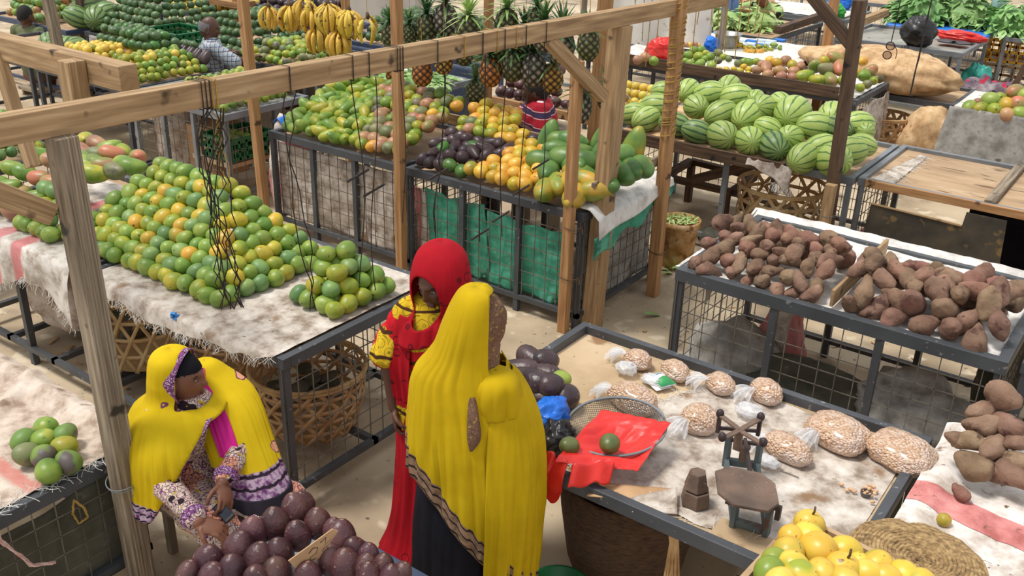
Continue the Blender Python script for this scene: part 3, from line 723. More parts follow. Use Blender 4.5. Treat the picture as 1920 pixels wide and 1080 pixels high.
for (X, Y, r, c), w in zip(KL, ['topmost orange one', 'left of the topmost', 'under the topmost', 'right edge, second row', 'first on the bottom row', 'second on the bottom row', 'third on the bottom row', 'fourth on the bottom row', 'last on the bottom row', 'small, behind the first two', 'pale, half hidden', 'cut by the photo edge']):
    put('mango', c, onp(1280 + X / 3, Y / 3, (0, 10.2, .97), (0, -.6, 1)), f'{COLN[c]} mango above the grey sheet, {w}', 'mangoes above the grey sheet', r / 3 / 170 / .046)

# sweet potatoes
def tub(): return random.choice(('tuber', 'tuber2', 'tuber3', 'tuber'))


def tuberheap(x0, x1, rows, s, where, group, dx):
    for r, (y, z) in enumerate(rows):
        i = 0; x = x0 + (dx / 2 if r % 2 else 0)
        while x < x1:
            i += 1; c = pick([('tuber', 4), ('tuber_r', 1)])
            put(tub(), c, (x + random.uniform(-.02, .02), y + random.uniform(-.03, .03), z + random.uniform(-.015, .02)), f'{COLN[c]} sweet potato, {where}, {od(r + 1)} row back, {od(i)} from left', group, s * random.uniform(.75, 1.12),
                (random.uniform(-.4, .4), random.uniform(-1, .5), random.uniform(.3, 2.6)))
            x += dx * random.uniform(.9, 1.1)


tuberheap(-2.12, -1.4, [(4.90, .89), (4.96, .95), (5.03, 1.0), (5.10, 1.04), (5.18, 1.07), (5.26, 1.08), (5.34, 1.03), (5.42, .96), (5.5, .9)], .86, 'heap left of the wooden divider', 'sweet potatoes left of the divider', .094)
tuberheap(-1.24, -.5, [(4.91, .91), (4.98, .98), (5.06, 1.05), (5.14, 1.09), (5.23, 1.06), (5.32, .99), (5.42, .91)], 1.15, 'heap right of the wooden divider', 'sweet potatoes right of the divider', .128)
for px, py, s_, w in [(1398, 424, .95, 'on the peak of the left heap'), (1443, 440, .75, 'small, alone behind the left heap'), (1486, 441, .8, 'round, set apart at the back'), (1534, 458, .8, 'round, next along the back'), (1577, 471, .8, 'round, last along the back'), (1626, 487, .95, 'long, at the right end of the left heap'),
                      (1745, 525, 1.3, 'pointed, standing up behind the divider'), (1840, 525, 1.2, 'pear-shaped, standing at the back right'), (1895, 550, 1.2, 'knobbly, far right at the back'), (1777, 549, .4, 'tiny, alone on the white sack'), (1695, 515, 1.4, 'large, leaning on the divider'), (1915, 545, 1.1, 'cut by the right photo edge')]:
    put(tub(), 'tuber', onp(px, py, (0, 4.9, .94), (0, -.28, 1)), f'brown sweet potato, {w}', 'separate sweet potatoes behind the heaps', s_, (random.uniform(-.3, .3), -1.2 if 'stand' in w or 'peak' in w else -.3, random.uniform(.5, 1.5)))
for X, Y, s_, rz, w in [(1795, 70, 1.55, .3, 'big, crowning the stack'), (1680, 150, 1.2, 1, 'behind the knobbly one'), (1690, 225, 1.35, .6, 'knobbly, second from the top'), (1835, 230, 1.4, -.7, 'slanting down from the big one'), (1560, 310, 1.0, .3, 'at the left end of the stack'), (1645, 335, 1.2, .1, 'lying across the middle'), (1750, 360, 1.4, 1.4, 'under the slanting one'),
                        (1895, 310, 1.2, 1, 'right, cut by the photo edge'), (1640, 455, 1.7, -.7, 'longest, low at the front left'), (1865, 430, 1.3, -.6, 'middle right'), (1770, 495, .65, 1, 'small, wedged at the foot'), (1865, 525, 1.6, -.5, 'lowest, at the right edge')]:
    put(tub(), 'tuber', onp(1280 + X / 3, 720 + Y / 3, (0, 3.55, .95), (0, -.75, 1)), f'brown sweet potato on the striped sack, {w}', 'sweet potatoes stacked on the striped sack', s_ * .66, (random.uniform(-.2, .2), random.uniform(-.5, .2), rz))
put('tuber', 'tuber_r', at(1280 + 1567 / 3, 720 + 612 / 3, .92), 'small reddish sweet potato lying alone on the pink stripe', None, .52, (0, 0, -.5))
put('orange', 'm_or', at(1280 + 1470 / 3, 720 + 765 / 3, .91), 'small dried orange fruit lying on the pink-striped sack', None, .6, name='dried_fruit', cat='fruit')

# purple avocados at the bottom edge  (s=2.2 zoom of the photo at 340,900 x4.364)
for X, Y, s_, w in [(935, 240, 1.2, 'tall, topmost of the heap'), (1000, 190, .9, 'behind the topmost one'), (765, 360, 1.2, 'left of the topmost'), (1115, 350, 1.1, 'right of the topmost'), (585, 430, 1.15, 'reddish, beside the phone hand'), (470, 560, 1.25, 'wide, with a round navel, upper left'), (950, 450, 1.05, 'in the centre above the card'), (1300, 475, 1.25, 'standing above the blue rim'),
                    (215, 665, 1.2, 'at the left end of the heap'), (630, 650, 1.15, 'dull, under the reddish one'), (800, 600, 1.1, 'with a pale navel, left of the card'), (1225, 650, 1.1, 'right of the card, with a pale ring'), (1340, 700, 1.2, 'reddish, lower right of the card'), (1420, 570, .95, 'in shade by the blue rim'), (1525, 620, .9, 'small, near the blue rim'), (1650, 700, .85, 'small and greyish, near the blue rim'),
                    (1510, 710, .9, 'below the small one'), (420, 740, 1.15, 'lower left, cut by the edge'), (780, 750, 1.1, 'grey-brown, at the bottom edge'), (60, 770, .95, 'far left corner, reddish'), (1240, 400, .8, 'dark, half hidden behind the card'), (1530, 780, .95, 'at the bottom edge, right part'), (1720, 790, .9, 'flat, at the bottom right'), (1800, 760, .8, 'last, at the right corner'), (250, 800, 1.1, 'bottom edge, left part'), (620, 820, 1.1, 'bottom edge, middle'), (1030, 800, 1.1, 'under the card')]:
    px, py = 340 + X / 4.364, 900 + Y / 4.364
    p = onp(px, py, (-2.3, 1.85, .835), (0, -.14, 1))
    put('egg', 'purple', p, f'purple avocado, {w}', 'purple avocados heaped at the bottom edge', s_ * .93, (random.uniform(-.3, .3), random.uniform(-1.9, -1.2), random.uniform(0, 2)))
# crate of yellow passion fruit
CR = [(605, 165, 1.0, 'passion', 'topmost, with a brown stalk'), (475, 265, .85, 'passion', 'left, half hidden behind the stalked one'), (600, 260, 1.05, 'passion', 'directly below the stalked one'), (670, 355, 1.25, 'passion', 'largest and speckled, in the middle'), (860, 360, 1.05, 'passion', 'right of the large speckled one'), (455, 370, 1.05, 'passion', 'left of the large speckled one'),
      (490, 480, 1.05, 'passion', 'pale and freckled, lower left'), (850, 490, 1.1, 'passion', 'greenish, with a dry stalk end'), (355, 420, .8, 'passion_g', 'behind the left ones'), (315, 505, .95, 'passion_g', 'at the left side of the crate'), (960, 440, .7, 'passion', 'small, in the right gap'), (1095, 465, 1.05, 'passion', 'bright, right of the gap'), (1020, 530, 1.0, 'passion', 'pale, at the lower right'), (690, 520, 1.0, 'passion', 'bottom centre with twigs'),
      (540, 540, 1.05, 'passion', 'bright, bottom left'), (1290, 540, 1.0, 'passion', 'at the right corner of the crate'), (1150, 560, 1.0, 'passion', 'bottom right, half cut'), (850, 580, 1, 'passion', 'bottom, under the greenish one'), (400, 590, 1, 'passion', 'bottom edge at left'), (1400, 600, 1, 'passion', 'last one at the right')]
for X, Y, s_, c, w in CR:
    p = onp(1360 + X / 3.84, 940 + Y / 3.84, (-.6, 2.8, 1.06), (0, .15, 1))
    o = put('passion', c, p, f'{COLN[c]} passion fruit in the wooden crate, {w}', 'passion fruit in the wooden crate', s_ * 1.0)
    if 'stalked' not in w and 'stalk' in w:
        st = MB().tube([(0, 0, .04), (.004, 0, .06), (.002, .002, .08)], .004).mesh('stalk', Vector((0, 0, 0)), True); st.materials.append(M['stalk'])
        so = bpy.data.objects.new('stalk', st); col.objects.link(so); so.parent = o; so['label'] = 'dry brown stalk'; o.rotation_euler = (.1, .1, 0)
# avocados by the women, on the peanut stall  (zoom 940,620 x3.485)
for X, Y, sh, c, s_, rz, w in [(200, 185, 'avocado', 'avo_dark', 1.0, -.9, 'long-necked, at the back'), (285, 200, 'roundavo', 'avo_dark', 1.15, .4, 'round, at the back right'), (115, 255, 'avocado', 'avo_dark', 1.1, 2.9, 'lying at the left'), (190, 320, 'avocado', 'avo_dark', 1.15, 2.4, 'long, in the middle'), (265, 280, 'avocado', 'avo_dark', 1.0, 2.7, 'reddish, right of the middle'),
                               (135, 340, 'avocado', 'avo_dark', 1.1, 2.4, 'left, behind the yellow shawl'), (215, 430, 'avocado', 'avo_dark', 1.1, 2.6, 'above the blue bag'), (320, 360, 'roundavo', 'avo_dark', 1.1, .5, 'glossy, in the middle'), (420, 435, 'roundavo', 'avo_dark', 1.2, .9, 'brown, at the right end'), (355, 445, 'avocado', 'avo_dark', .95, -1.0, 'below the glossy one'), (385, 320, 'mango', 'm_green', 1.0, 0, 'green')]:
    p = at(940 + X / 3.485, 620 + Y / 3.485, .90 + (.06 if w in ('long, in the middle', 'glossy, in the middle') else 0))
    put(sh, c, p, 'round green mango beside the dark avocados' if c == 'm_green' else f'dark avocado on the peanut stall, {w}', 'dark avocados on the peanut stall' if c != 'm_green' else None, s_ * 1.05, (0, 0, rz + .6))

# piles further back
GO = [('m_green', 3), ('m_yg', 3), ('m_grey', 1)]
OC = 'orange'
pyramid('orange', -7.75, -6.99, 5.38, 6.2, .925, .088, 3, .06, .05, GO, 'stall above wire cage', 'green oranges above the wire cage', jit=.2)
pyramid('orange', -9.0, -8.43, 5.38, 6.3, .925, .088, 4, .06, .05, [('m_yg', 4), ('m_green', 3), ('yellow', 1)], 'stall before the plaid man', 'oranges before the man in plaid', jit=.2)
pyramid('orange', -9.8, -9.1, 5.38, 6.1, .925, .088, 4, .06, .05, [('yellow', 5), ('m_yg', 1)], 'yellow pile beside it', 'yellow oranges before the man in plaid', jit=.2, name='yellow_orange')
FA = [('avo_far', 1)]
pyramid('roundavo', -11.3, -10.05, 6.85, 8.0, .935, .112, 6, .085, .07, FA, 'far big dark pile', 'avocados of the far big dark pile', s=.98, back=.3, jit=.15)
pyramid('roundavo', -9.55, -8.75, 7.05, 8.1, .935, .112, 5, .085, .075, FA, 'pile behind plaid man', 'avocados behind the man in plaid', s=.96, back=.3)
pyramid('mango', -8.65, -7.75, 7.02, 7.8, .93, .1, 3, .07, .06, [('m_yg', 3), ('m_grey', 3), ('m_green', 2)], 'pile below bananas', 'mangoes below the bananas', s=1.05, jit=.3)
pyramid('orange', -12.2, -10.7, 8.62, 9.6, .93, .098, 5, .07, .062, [('yellow', 1)], 'blue-railed stall', 'yellow oranges on the blue-railed stall', s=1.1, back=.3, name='yellow_orange')
pyramid('roundavo', -10.5, -9.4, 8.62, 9.5, .935, .11, 4, .07, .07, [('avo_dark', 1)], 'blue-railed stall', 'dark avocados on the blue-railed stall', back=.3)
pyramid('roundavo', -8.6, -6.4, 8.75, 9.6, .935, .12, 4, .09, .08, FA, 'pile behind bananas', 'avocados behind the bananas', back=.3)
pyramid('mango', -13.0, -12.25, 6.7, 7.4, .94, .11, 3, .06, .08, [('m_green', 2), ('m_red', 2), ('m_blue', 2)], 'olive-shirted man\'s stall', 'mangoes by the man in green', s=1.2)
for i, (px, py, s_, w) in enumerate([(146, 32, 1.1, 'left of the grey post'), (182, 33, 1.2, 'right of the grey post'), (196, 25, 1.1, 'rightmost'), (168, 12, 1.6, 'large, topmost')]):
    put('melon', 'melon_d', onp(px, py, (0, 6.9, 1.03), (0, -.4, 1)), f'dark striped watermelon on the far left stall, {w}', 'watermelons on the far left stall', s_)
S['Y0'] = stall('stall of dark melons half hidden behind the beam end', -11.7, -10.05, 5.3, 6.4)
for i, (px, py, w) in enumerate([(92, 82, 'first from left'), (112, 86, 'second from left'), (125, 90, 'third from left'), (140, 89, 'fourth from left')]):
    put('melon', 'melon_d', at(px, py, 1.0), f'dark melon above the beam end, {w}', 'dark melons above the beam end', .9)
pyramid('roundavo', -9.75, -8.9, 5.95, 6.35, 1.12, .11, 2, .05, .08, [('avo_far', 3), ('avo_green', 2)], 'behind the yellow pile', 'avocados behind the yellow pile', s=.95)
for i in range(9):
    put('avocado', 'avo_dark', (-8.95 + .062 * i, 6.33 + .02 * (i % 2), 1.02), f'dark aubergine standing behind the yellow oranges, {od(i + 1)} from left', 'aubergines behind the yellow oranges', .95, (.1, -1.0, 1.2), name='aubergine')
k = 0
for r in range(4):
    for i in range(7 - r):
        k += 1
        put('roundavo', 'purple', (-5.5 + .105 * i + .05 * r, 7.5 + .1 * r, .94 + .075 * r), f'purple avocado behind the seated man, {od(r + 1)} row up, {od(i + 1)} from left', 'purple avocados behind the seated man', 1.1)
for r in range(3):
    for i in range(6):
        c = pick([('m_green', 2), ('m_brown', 2), ('m_yg', 2), ('purple', 1)])
        put('mango', c, (-4.75 + .1 * i + .05 * (r % 2), 7.5 + .1 * r, .94 + .055 * r), f'{COLN[c]} mango right of the seated man, {od(r + 1)} row up, {od(i + 1)} from left', 'mixed mangoes right of the seated man')
for r in range(3):
    for i in range(5):
        put('orange', 'yellow', (-4.5 + .085 * i + .04 * (r % 2), 8.05 + .08 * r, .93 + .055 * r), f'yellow orange left of the watermelons, {od(r + 1)} row up, {od(i + 1)} from left', 'yellow oranges left of the watermelons')
for i, (px, py, c) in enumerate([(1138, 92, 'm_brown'), (1139, 107, 'm_brown'), (1157, 97, 'm_yg'), (1196, 112, 'm_brown'), (1210, 107, 'm_brown'), (1226, 114, 'm_green'), (1150, 108, 'm_brown')]):
    put('mango', c, at(px, py, 1.0), f'{COLN[c]} mango behind the brown board, {od(i + 1)} from the corded post', 'mangoes behind the brown board', 1.2)

# ---------------------------------------------------------------- pineapples and bananas
def pine_body_mesh():
    mb = MB(); seg = 36; ring = 30; vs = []; fs = []
    for i in range(ring + 1):
        th = PI * i / ring
        for k in range(seg):
            ph = 2 * PI * k / seg; q = i * .5
            bump = .055 * abs(math.sin((k * 8 / seg * PI) + i * .42)) * abs(math.sin((k * 8 / seg * PI) - i * .42)) if 1 < i < ring - 1 else 0
            r = (math.sin(th) ** .75) * .074 * (1 + bump * 1.6)
            vs.append((r * math.cos(ph), r * math.sin(ph), .1 * math.cos(th) * (1 + .0)))
    for i in range(ring):
        for k in range(seg):
            a = i * seg + k; b = i * seg + (k + 1) % seg; fs.append((a, a + seg, b + seg, b))
    mb.add(vs, fs); return mb.mesh('pineapple_body', Vector((0, 0, 0)), True)


def crown_mesh(n, spread, seed):
    rd = random.Random(seed); mb = MB()
    for i in range(n):
        a = i * 2.4; t = i / n; L = .185 * (1 - .25 * t) * rd.uniform(.8, 1.15); el = (.25 + 1.05 * t) - spread * (1 - t) * .5
        d = Vector((math.cos(a) * math.cos(el), math.sin(a) * math.cos(el), math.sin(el))); sd = Vector((-math.sin(a), math.cos(a), 0))
        vs = []
        for j in range(6):
            u = j / 5; p = Vector((0, 0, .085 + .05 * t)) + d * L * u + Vector((0, 0, -1)) * (u * u) * L * (.35 if t < .6 else .1)
            w = .014 * (1 - u) ** .7 + .0006
            vs += [p - sd * w + Vector((0, 0, .004 * (1 - u))), p, p + sd * w + Vector((0, 0, .004 * (1 - u)))]
        fs = []
        for j in range(5):
            for q in (0, 1): fs.append((3 * j + q, 3 * j + q + 1, 3 * j + q + 4, 3 * j + q + 3))
        mb.add(vs, fs)
    return mb.mesh('crown', Vector((0, 0, 0)), True)


def pine_mat(name, c1, c2, eye):
    t = NT(name); tc = t.n('TexCoord'); oi = t.n('ObjectInfo')
    sx = t.n('SeparateXYZ'); t.l(tc.outputs['Object'], sx.inputs[0])
    ang = t.val('MULTIPLY', t.val('ARCTAN2', sx.outputs['Y'], sx.outputs['X']), 4.0)
    zz = t.val('MULTIPLY', sx.outputs['Z'], 62.)
    e = t.val('MULTIPLY', t.val('ABSOLUTE', t.val('SINE', t.val('ADD', ang, zz))), t.val('ABSOLUTE', t.val('SINE', t.val('SUBTRACT', ang, zz))))
    c = t.ramp(e, [(.06, lin((40, 34, 26))), (.3, lin(c1)), (.7, lin(c2)), (.92, lin(eye))])
    t.l(c, t.b.inputs['Base Color']); t.b.inputs['Roughness'].default_value = .6
    b = t.n('Bump'); b.inputs['Strength'].default_value = .8; b.inputs['Distance'].default_value = .01; t.l(e, b.inputs['Height']); t.l(b.outputs[0], t.b.inputs['Normal'])
    return t.m


pm = dict(grey=pine_mat('grey_pineapple_skin', (84, 78, 66), (128, 122, 104), (170, 160, 140)), green=pine_mat('green_pineapple_skin', (66, 72, 40), (104, 106, 60), (140, 130, 84)),
          yellow=pine_mat('yellow_pineapple_skin', (140, 96, 36), (190, 140, 56), (206, 170, 90)), orange=pine_mat('orange_pineapple_base', (140, 82, 34), (178, 106, 48), (196, 130, 64)))
pbodies = {}
base_me = pine_body_mesh()
for k_, m_ in pm.items():
    me = base_me.copy(); me.materials.append(m_); pbodies[k_] = me
crowns = [crown_mesh(34, .6, 1), crown_mesh(40, .9, 2), crown_mesh(28, .2, 3)]
for c_ in crowns: c_.materials.append(M['leaf_dark'])
M['leaf_lit'] = mat('lit_pineapple_leaf', [(84, 124, 56), (124, 160, 84), (170, 196, 116)], 3, 3, .5)  # lit copy of the pineapple leaf: light on the crown put into its colour
M['cord'] = mat('dark_cord', [(34, 28, 26), (56, 44, 36)], 20, 2, .8)
M['cord_y'] = mat('yellow_cord', [(150, 116, 52), (190, 154, 76)], 20, 2, .8)
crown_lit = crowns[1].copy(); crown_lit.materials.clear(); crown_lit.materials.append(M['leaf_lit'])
timber('timber_crossbeam', 'high beam above the photo from which pineapples and bananas hang', (-6.9, 6.0, 2.86), (-2.9, 6.0, 2.86), .06, .1, cat='beam')
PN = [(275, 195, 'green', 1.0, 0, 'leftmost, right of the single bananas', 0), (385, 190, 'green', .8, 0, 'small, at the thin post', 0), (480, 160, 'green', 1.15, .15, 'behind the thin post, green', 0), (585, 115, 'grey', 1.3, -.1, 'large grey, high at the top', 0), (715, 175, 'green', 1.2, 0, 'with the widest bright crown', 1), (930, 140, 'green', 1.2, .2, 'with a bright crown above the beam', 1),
      (1100, 120, 'green', 1.0, 0, 'dark crown beside the beam', 0), (300, 410, 'orange', 1.0, .2, 'orange base, at the thin post', 0), (455, 410, 'orange', 1.1, -.1, 'orange base, right of the thin post', 0), (575, 350, 'yellow', 1.0, -.3, 'yellow, tucked under the beam', 0), (690, 300, 'green', 1.0, .3, 'drooping crown under the beam', 0), (755, 515, 'green', 1.0, 0, 'hanging lowest and alone', 0),
      (840, 405, 'orange', 1.15, .1, 'orange base, left of the dark pair', 0), (965, 375, 'green', 1.15, 0, 'dark, above the seated man', 0), (1080, 395, 'grey', 1.3, .05, 'large grey, above the seated man', 0), (1185, 440, 'yellow', 1.1, -.15, 'golden, right of the large grey one', 0), (1240, 265, 'grey', 1.25, .1, 'grey, left of the diagonal brace', 0), (1140, 205, 'grey', 1.15, -.1, 'dark grey, just below the beam', 0),
      (1340, 605, 'grey', 1.2, 0, 'grey, lowest beside the thin post', 0), (1500, 545, 'green', 1.05, 0, 'dark, between brace and thick post', 0), (1390, 255, 'green', 1.05, .15, 'half hidden by the diagonal brace', 0), (890, 255, 'green', 1.0, -.2, 'dark, under the beam centre', 0), (1030, 230, 'green', 1.0, .2, 'dark, in the cluster under the beam', 0)]
for i, (X, Y, c, s_, tl, w, br) in enumerate(PN):
    p = aty(640 + X / 3, Y / 3, 5.95 + .07 * (i % 4))
    t = empty('pineapple', p, f'{c} pineapple hanging on a cord, {w}', 'pineapple', 'pineapples hanging from the frame')
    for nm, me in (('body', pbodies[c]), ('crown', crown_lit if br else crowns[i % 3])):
        o = bpy.data.objects.new(nm, me); col.objects.link(o); o.parent = t
    co = MB().tube([p + Vector((0, 0, .1)), p + Vector((0, 0, .2)), Vector((p.x, 6.0, 2.83))], .0022, 4).build('hanging_cord', M['cord_y'], t)
    co.scale = (1 / s_,) * 3
    t.scale = (s_,) * 3; t.rotation_euler = (0, tl * .0, i)


def banana_mesh():
    pts = []; rr = []
    for i in range(10):
        u = i / 9; pts.append((.012 + .058 * math.sin(PI * min(1, u * .86) ** .8), 0, -.012 - .195 * u + .012 * math.sin(PI * u))); rr.append([.007, .010, .0165, .019, .020, .020, .019, .0165, .011, .005][i])
    return MB().tube(pts, rr, 7).mesh('banana', Vector((0, 0, 0)), True)


bme = banana_mesh(); bme.materials.append(mat('banana_skin', [(206, 164, 52), (226, 188, 76), (200, 160, 60)], 12, 3, .5, rnd=.2, spots=[((92, 62, 30), 26, .6, .68), ((60, 42, 26), 60, .68, .72)], tip=('Z', .05, .03, (50, 40, 26))))
for i, (X, Y, s_, n, w) in enumerate([(285, 50, .95, 7, 'narrow, leftmost by the post'), (465, 38, 1.05, 10, 'second from the post'), (590, -20, 1.1, 9, 'cut by the top of the photo'), (790, 25, 1.15, 12, 'wide, at the top centre'), (970, 75, 1.1, 12, 'brown-streaked, right of the wide one'), (690, 225, 1.0, 12, 'before the plaid sleeve'), (885, 250, 1.1, 9, 'lowest, above the long beam'), (1130, 135, 1.0, 4, 'of few fruit, rightmost'), (1290 - 640, 60, 1.0, 8, 'small, behind the wide one')]):
    p = aty(440 + X / 4.55, Y / 4.55, 5.96 + .05 * (i % 3))
    t = empty('banana_hand', p, f'hand of spotted yellow bananas, {w}', 'bananas', 'hands of bananas hanging from the frame')
    MB().tube([p + Vector((0, 0, .03)), p + Vector((.01, 0, -.005)), p + Vector((0, 0, -.02))], [.012, .02, .016], 7).build('stalk', M['stalk'], t, True)
    MB().tube([p + Vector((0, 0, .02)), Vector((p.x, 6.0, max(p.z + .1, 2.83)))], .0022, 4).build('hanging_cord', M['cord_y'], t)
    for j in range(n):
        o = bpy.data.objects.new('banana', bme); col.objects.link(o); o.parent = t
        a = PI * 2 * j / n + random.uniform(-.2, .2); o.rotation_euler = (0, random.uniform(-.16, .12), a); o.scale = (s_ * 1.1,) * 3; o.location = (.012 * math.cos(a), .012 * math.sin(a), random.uniform(-.015, .012))
# ---------------------------------------------------------------- people
M['skin'] = mat('brown_skin', [(84, 54, 42), (104, 68, 52)], 12, 3, .45, .05, 200)
M['skin_l'] = mat('lighter_brown_skin', [(122, 78, 58), (140, 92, 70)], 12, 3, .45, .05, 200)
M['lip'] = mat('lips', [(104, 56, 50)], rough=.4)
M['eye'] = mat('dark_eye', [(24, 18, 16)], rough=.2)
M['eyewhite'] = mat('eye_white', [(150, 136, 126)], rough=.3)
M['hair'] = mat('black_hair', [(22, 19, 18), (40, 34, 32)], 60, 3, .8, .4, 150)
M['hair_grey'] = mat('grey_hair', [(96, 94, 96), (136, 134, 136)], 60, 3, .85, .4, 150)
M['nail'] = mat('nails', [(170, 120, 104)], rough=.35)


def remeshed(mb, name, mtl, parent, voxel=.0035, smooth=3, fold=None, label=None):
    me = mb.mesh('tmp'); o = bpy.data.objects.new('tmp', me); col.objects.link(o)
    m = o.modifiers.new('r', 'REMESH'); m.mode = 'VOXEL'; m.voxel_size = voxel
    s = o.modifiers.new('s', 'SMOOTH'); s.iterations = smooth; s.factor = .5
    dg = bpy.context.evaluated_depsgraph_get(); ev = o.evaluated_get(dg)
    nm = bpy.data.meshes.new_from_object(ev); nm.name = name
    bpy.data.objects.remove(o); bpy.data.meshes.remove(me)
    off = OFF[parent.name]
    if fold:
        nrm = [v.normal.copy() for v in nm.vertices]
        for v, q in zip(nm.vertices, nrm): v.co += q * fold(v.co)
    for v in nm.vertices: v.co -= off
    nm.materials.clear(); nm.materials.append(M[mtl] if isinstance(mtl, str) else mtl)
    nm.polygons.foreach_set('use_smooth', [True] * len(nm.polygons))
    o = bpy.data.objects.new(name, nm); col.objects.link(o); o.parent = parent; OFF[o.name] = off.copy()
    if label: o['label'] = label
    return o


def hrot(face, pitch, roll=0):
    """Head frame: local -Y looks along `face` (a direction in plan), pitched down by `pitch`."""
    yaw = math.atan2(face[1], face[0]) + PI / 2
    return Matrix.Rotation(yaw, 3, 'Z') @ Matrix.Rotation(pitch, 3, 'X') @ Matrix.Rotation(roll, 3, 'Y')


def head(mb, c, rot, s=1.0, nose=1.0):
    G = math.exp

    def fn(n, p):
        x, z = n.x, n.z
        w = 1 - .16 * max(0, -z) ** 1.5 + .03 * max(0, z)
        p = Vector((p.x * w, p.y, p.z))
        if n.y < .1:
            f_ = min(1, (.1 - n.y) * 2.2)
            dy = 0
            dy -= .026 * nose * G(-((x / .15) ** 2 + ((z + .12) / .13) ** 2))
            dy -= .011 * G(-((x / .10) ** 2 + ((z - .1) / .17) ** 2))
            dy += .014 * G(-(((abs(x) - .38) / .17) ** 2 + ((z - .13) / .10) ** 2))
            dy -= .006 * G(-(((abs(x) - .3) / .28) ** 2 + ((z - .3) / .09) ** 2))
            dy -= .013 * G(-((x / .24) ** 2 + ((z + .42) / .055) ** 2)) + .013 * G(-((x / .22) ** 2 + ((z + .55) / .055) ** 2))
            dy -= .010 * G(-((x / .25) ** 2 + ((z + .83) / .14) ** 2))
            dy -= .006 * G(-(((abs(x) - .5) / .2) ** 2 + ((z + .15) / .18) ** 2))
            p.y += dy * f_
        return p * s
    mb.ball(c, (.073, .094, .112), 60, 44, rot, fn)
    for sx in (-1, 1): mb.ball(Vector(c) + rot @ Vector((sx * .075 * s, .012 * s, -.005 * s)), (.010 * s, .018 * s, .030 * s), 12, 8, rot)


def face_bits(parent, c, rot, s=1.0, lids=True):
    c = Vector(c)
    for sx in (-1, 1):
        e = c + rot @ Vector((sx * .029, -.0775, .014)) * s
        eo = MB().ball(e, Vector((.0112, .0088, .0028)) * s, 14, 8, rot).build('eye', M['eyewhite'], parent, True)
        MB().ball(e + rot @ Vector((sx * .001, -.0060, -.001)) * s, Vector((.0060, .0047, .0031)) * s, 12, 8, rot).build('iris', M['eye'], eo, True)
        pts = [c + rot @ Vector((sx * q, -.083 + .9 * (q - .02) ** 2 * 10, .036 - (q - .03) ** 2 * 14)) * s for q in (.012, .022, .032, .042, .05)]
        MB().tube(pts, [.0015, .0032, .0034, .0028, .0012], 6).build('eyebrow', M['hair'], parent, True)
    MB().ball(c + rot @ Vector((0, -.0905, -.047)) * s, Vector((.022, .007, .005)) * s, 16, 8, rot).ball(c + rot @ Vector((0, -.090, -.0605)) * s, Vector((.019, .007, .0062)) * s, 16, 8, rot).build('lips', M['lip'], parent, True)


def hand(mb, w, d, nrm, side=1, curl=.5, s=1.0, spread=.1, tcurl=.5):
    """Palm, four fingers of different lengths and a thumb on the side of the palm. d: wrist to knuckles, nrm: where the palm faces."""
    w = Vector(w); d = Vector(d).normalized(); nrm = Vector(nrm); nrm = (nrm - d * nrm.dot(d)).normalized(); sd = d.cross(nrm) * side
    rot = Matrix((sd, d, nrm)).transposed()
    mb.ball(w + d * .048 * s, Vector((.040, .054, .0165)) * s, 18, 12, rot)
    mb.ball(w + d * .03 * s + sd * .022 * s + nrm * .006 * s, Vector((.018, .03, .015)) * s, 12, 8, rot)
    for q, L, k in ((.030, .070, 0), (.0105, .080, 1), (-.0095, .074, 2), (-.029, .058, 3)):
        p = w + d * (.090 - .004 * abs(q - .01) * 20) * s + sd * q * s; a = .12 + curl * (.85 + .12 * k); dd = (d + sd * q * spread * 20).normalized()
        pts = [p - d * .02 * s, p]; ang = a * .6
        for seg in (.45, .32, .26):
            v = dd * math.cos(ang) + nrm * math.sin(ang); p = p + v * L * seg * s; pts.append(p); ang += a * .95
        mb.tube(pts, [.0095 * s, .0093 * s, .0086 * s, .0080 * s, .0062 * s], 9)
        mb.ball(pts[-1], .0062 * s, 8, 6)
    p = w + d * .022 * s + sd * .032 * s; t = (sd * .75 + d * .75 + nrm * .35 * tcurl).normalized(); pts = [p - sd * .012 * s, p]
    for seg, v in ((.034, t), (.030, (t * .7 + d * .5 + nrm * .5 * tcurl).normalized()), (.022, (d * .8 + nrm * .6 * tcurl - sd * .1).normalized())):
        p = p + v * seg * s; pts.append(p)
    mb.tube(pts, [.012 * s, .0115 * s, .0108 * s, .0098 * s, .0075 * s], 9); mb.ball(pts[-1], .0075 * s, 8, 6)


def limb(mb, pts, rr, n=16):
    P = [Vector(p) for p in pts]; out = []; ro = []
    for i in range(len(P) - 1):
        for j in range(6):
            u = j / 6; out.append(P[i].lerp(P[i + 1], u)); ro.append(rr[i] + (rr[i + 1] - rr[i]) * u)
    out.append(P[-1]); ro.append(rr[-1])
    mb.tube(out, ro, n); mb.ball(P[0], rr[0], n, 10); mb.ball(P[-1], rr[-1], n, 10)
    for i in range(1, len(P) - 1): mb.ball(P[i], rr[i], n, 10)


def interp(keys, t):
    """Catmull-Rom over rows of numbers spaced evenly by their first entry."""
    for i in range(len(keys) - 1):
        if t <= keys[i + 1][0] or i == len(keys) - 2: break
    a, b = keys[i], keys[i + 1]; p0 = keys[max(0, i - 1)]; p3 = keys[min(len(keys) - 1, i + 2)]
    u = (t - a[0]) / (b[0] - a[0]); out = []
    for k in range(1, len(a)):
        m1 = (b[k] - p0[k]) / max(1e-6, b[0] - p0[0]) * (b[0] - a[0]); m2 = (p3[k] - a[k]) / max(1e-6, p3[0] - a[0]) * (b[0] - a[0])
        h = u * u * (3 - 2 * u)
        out.append((2 * u ** 3 - 3 * u ** 2 + 1) * a[k] + (u ** 3 - 2 * u ** 2 + u) * m1 + h * b[k] + (u ** 3 - u ** 2) * m2)
    return out


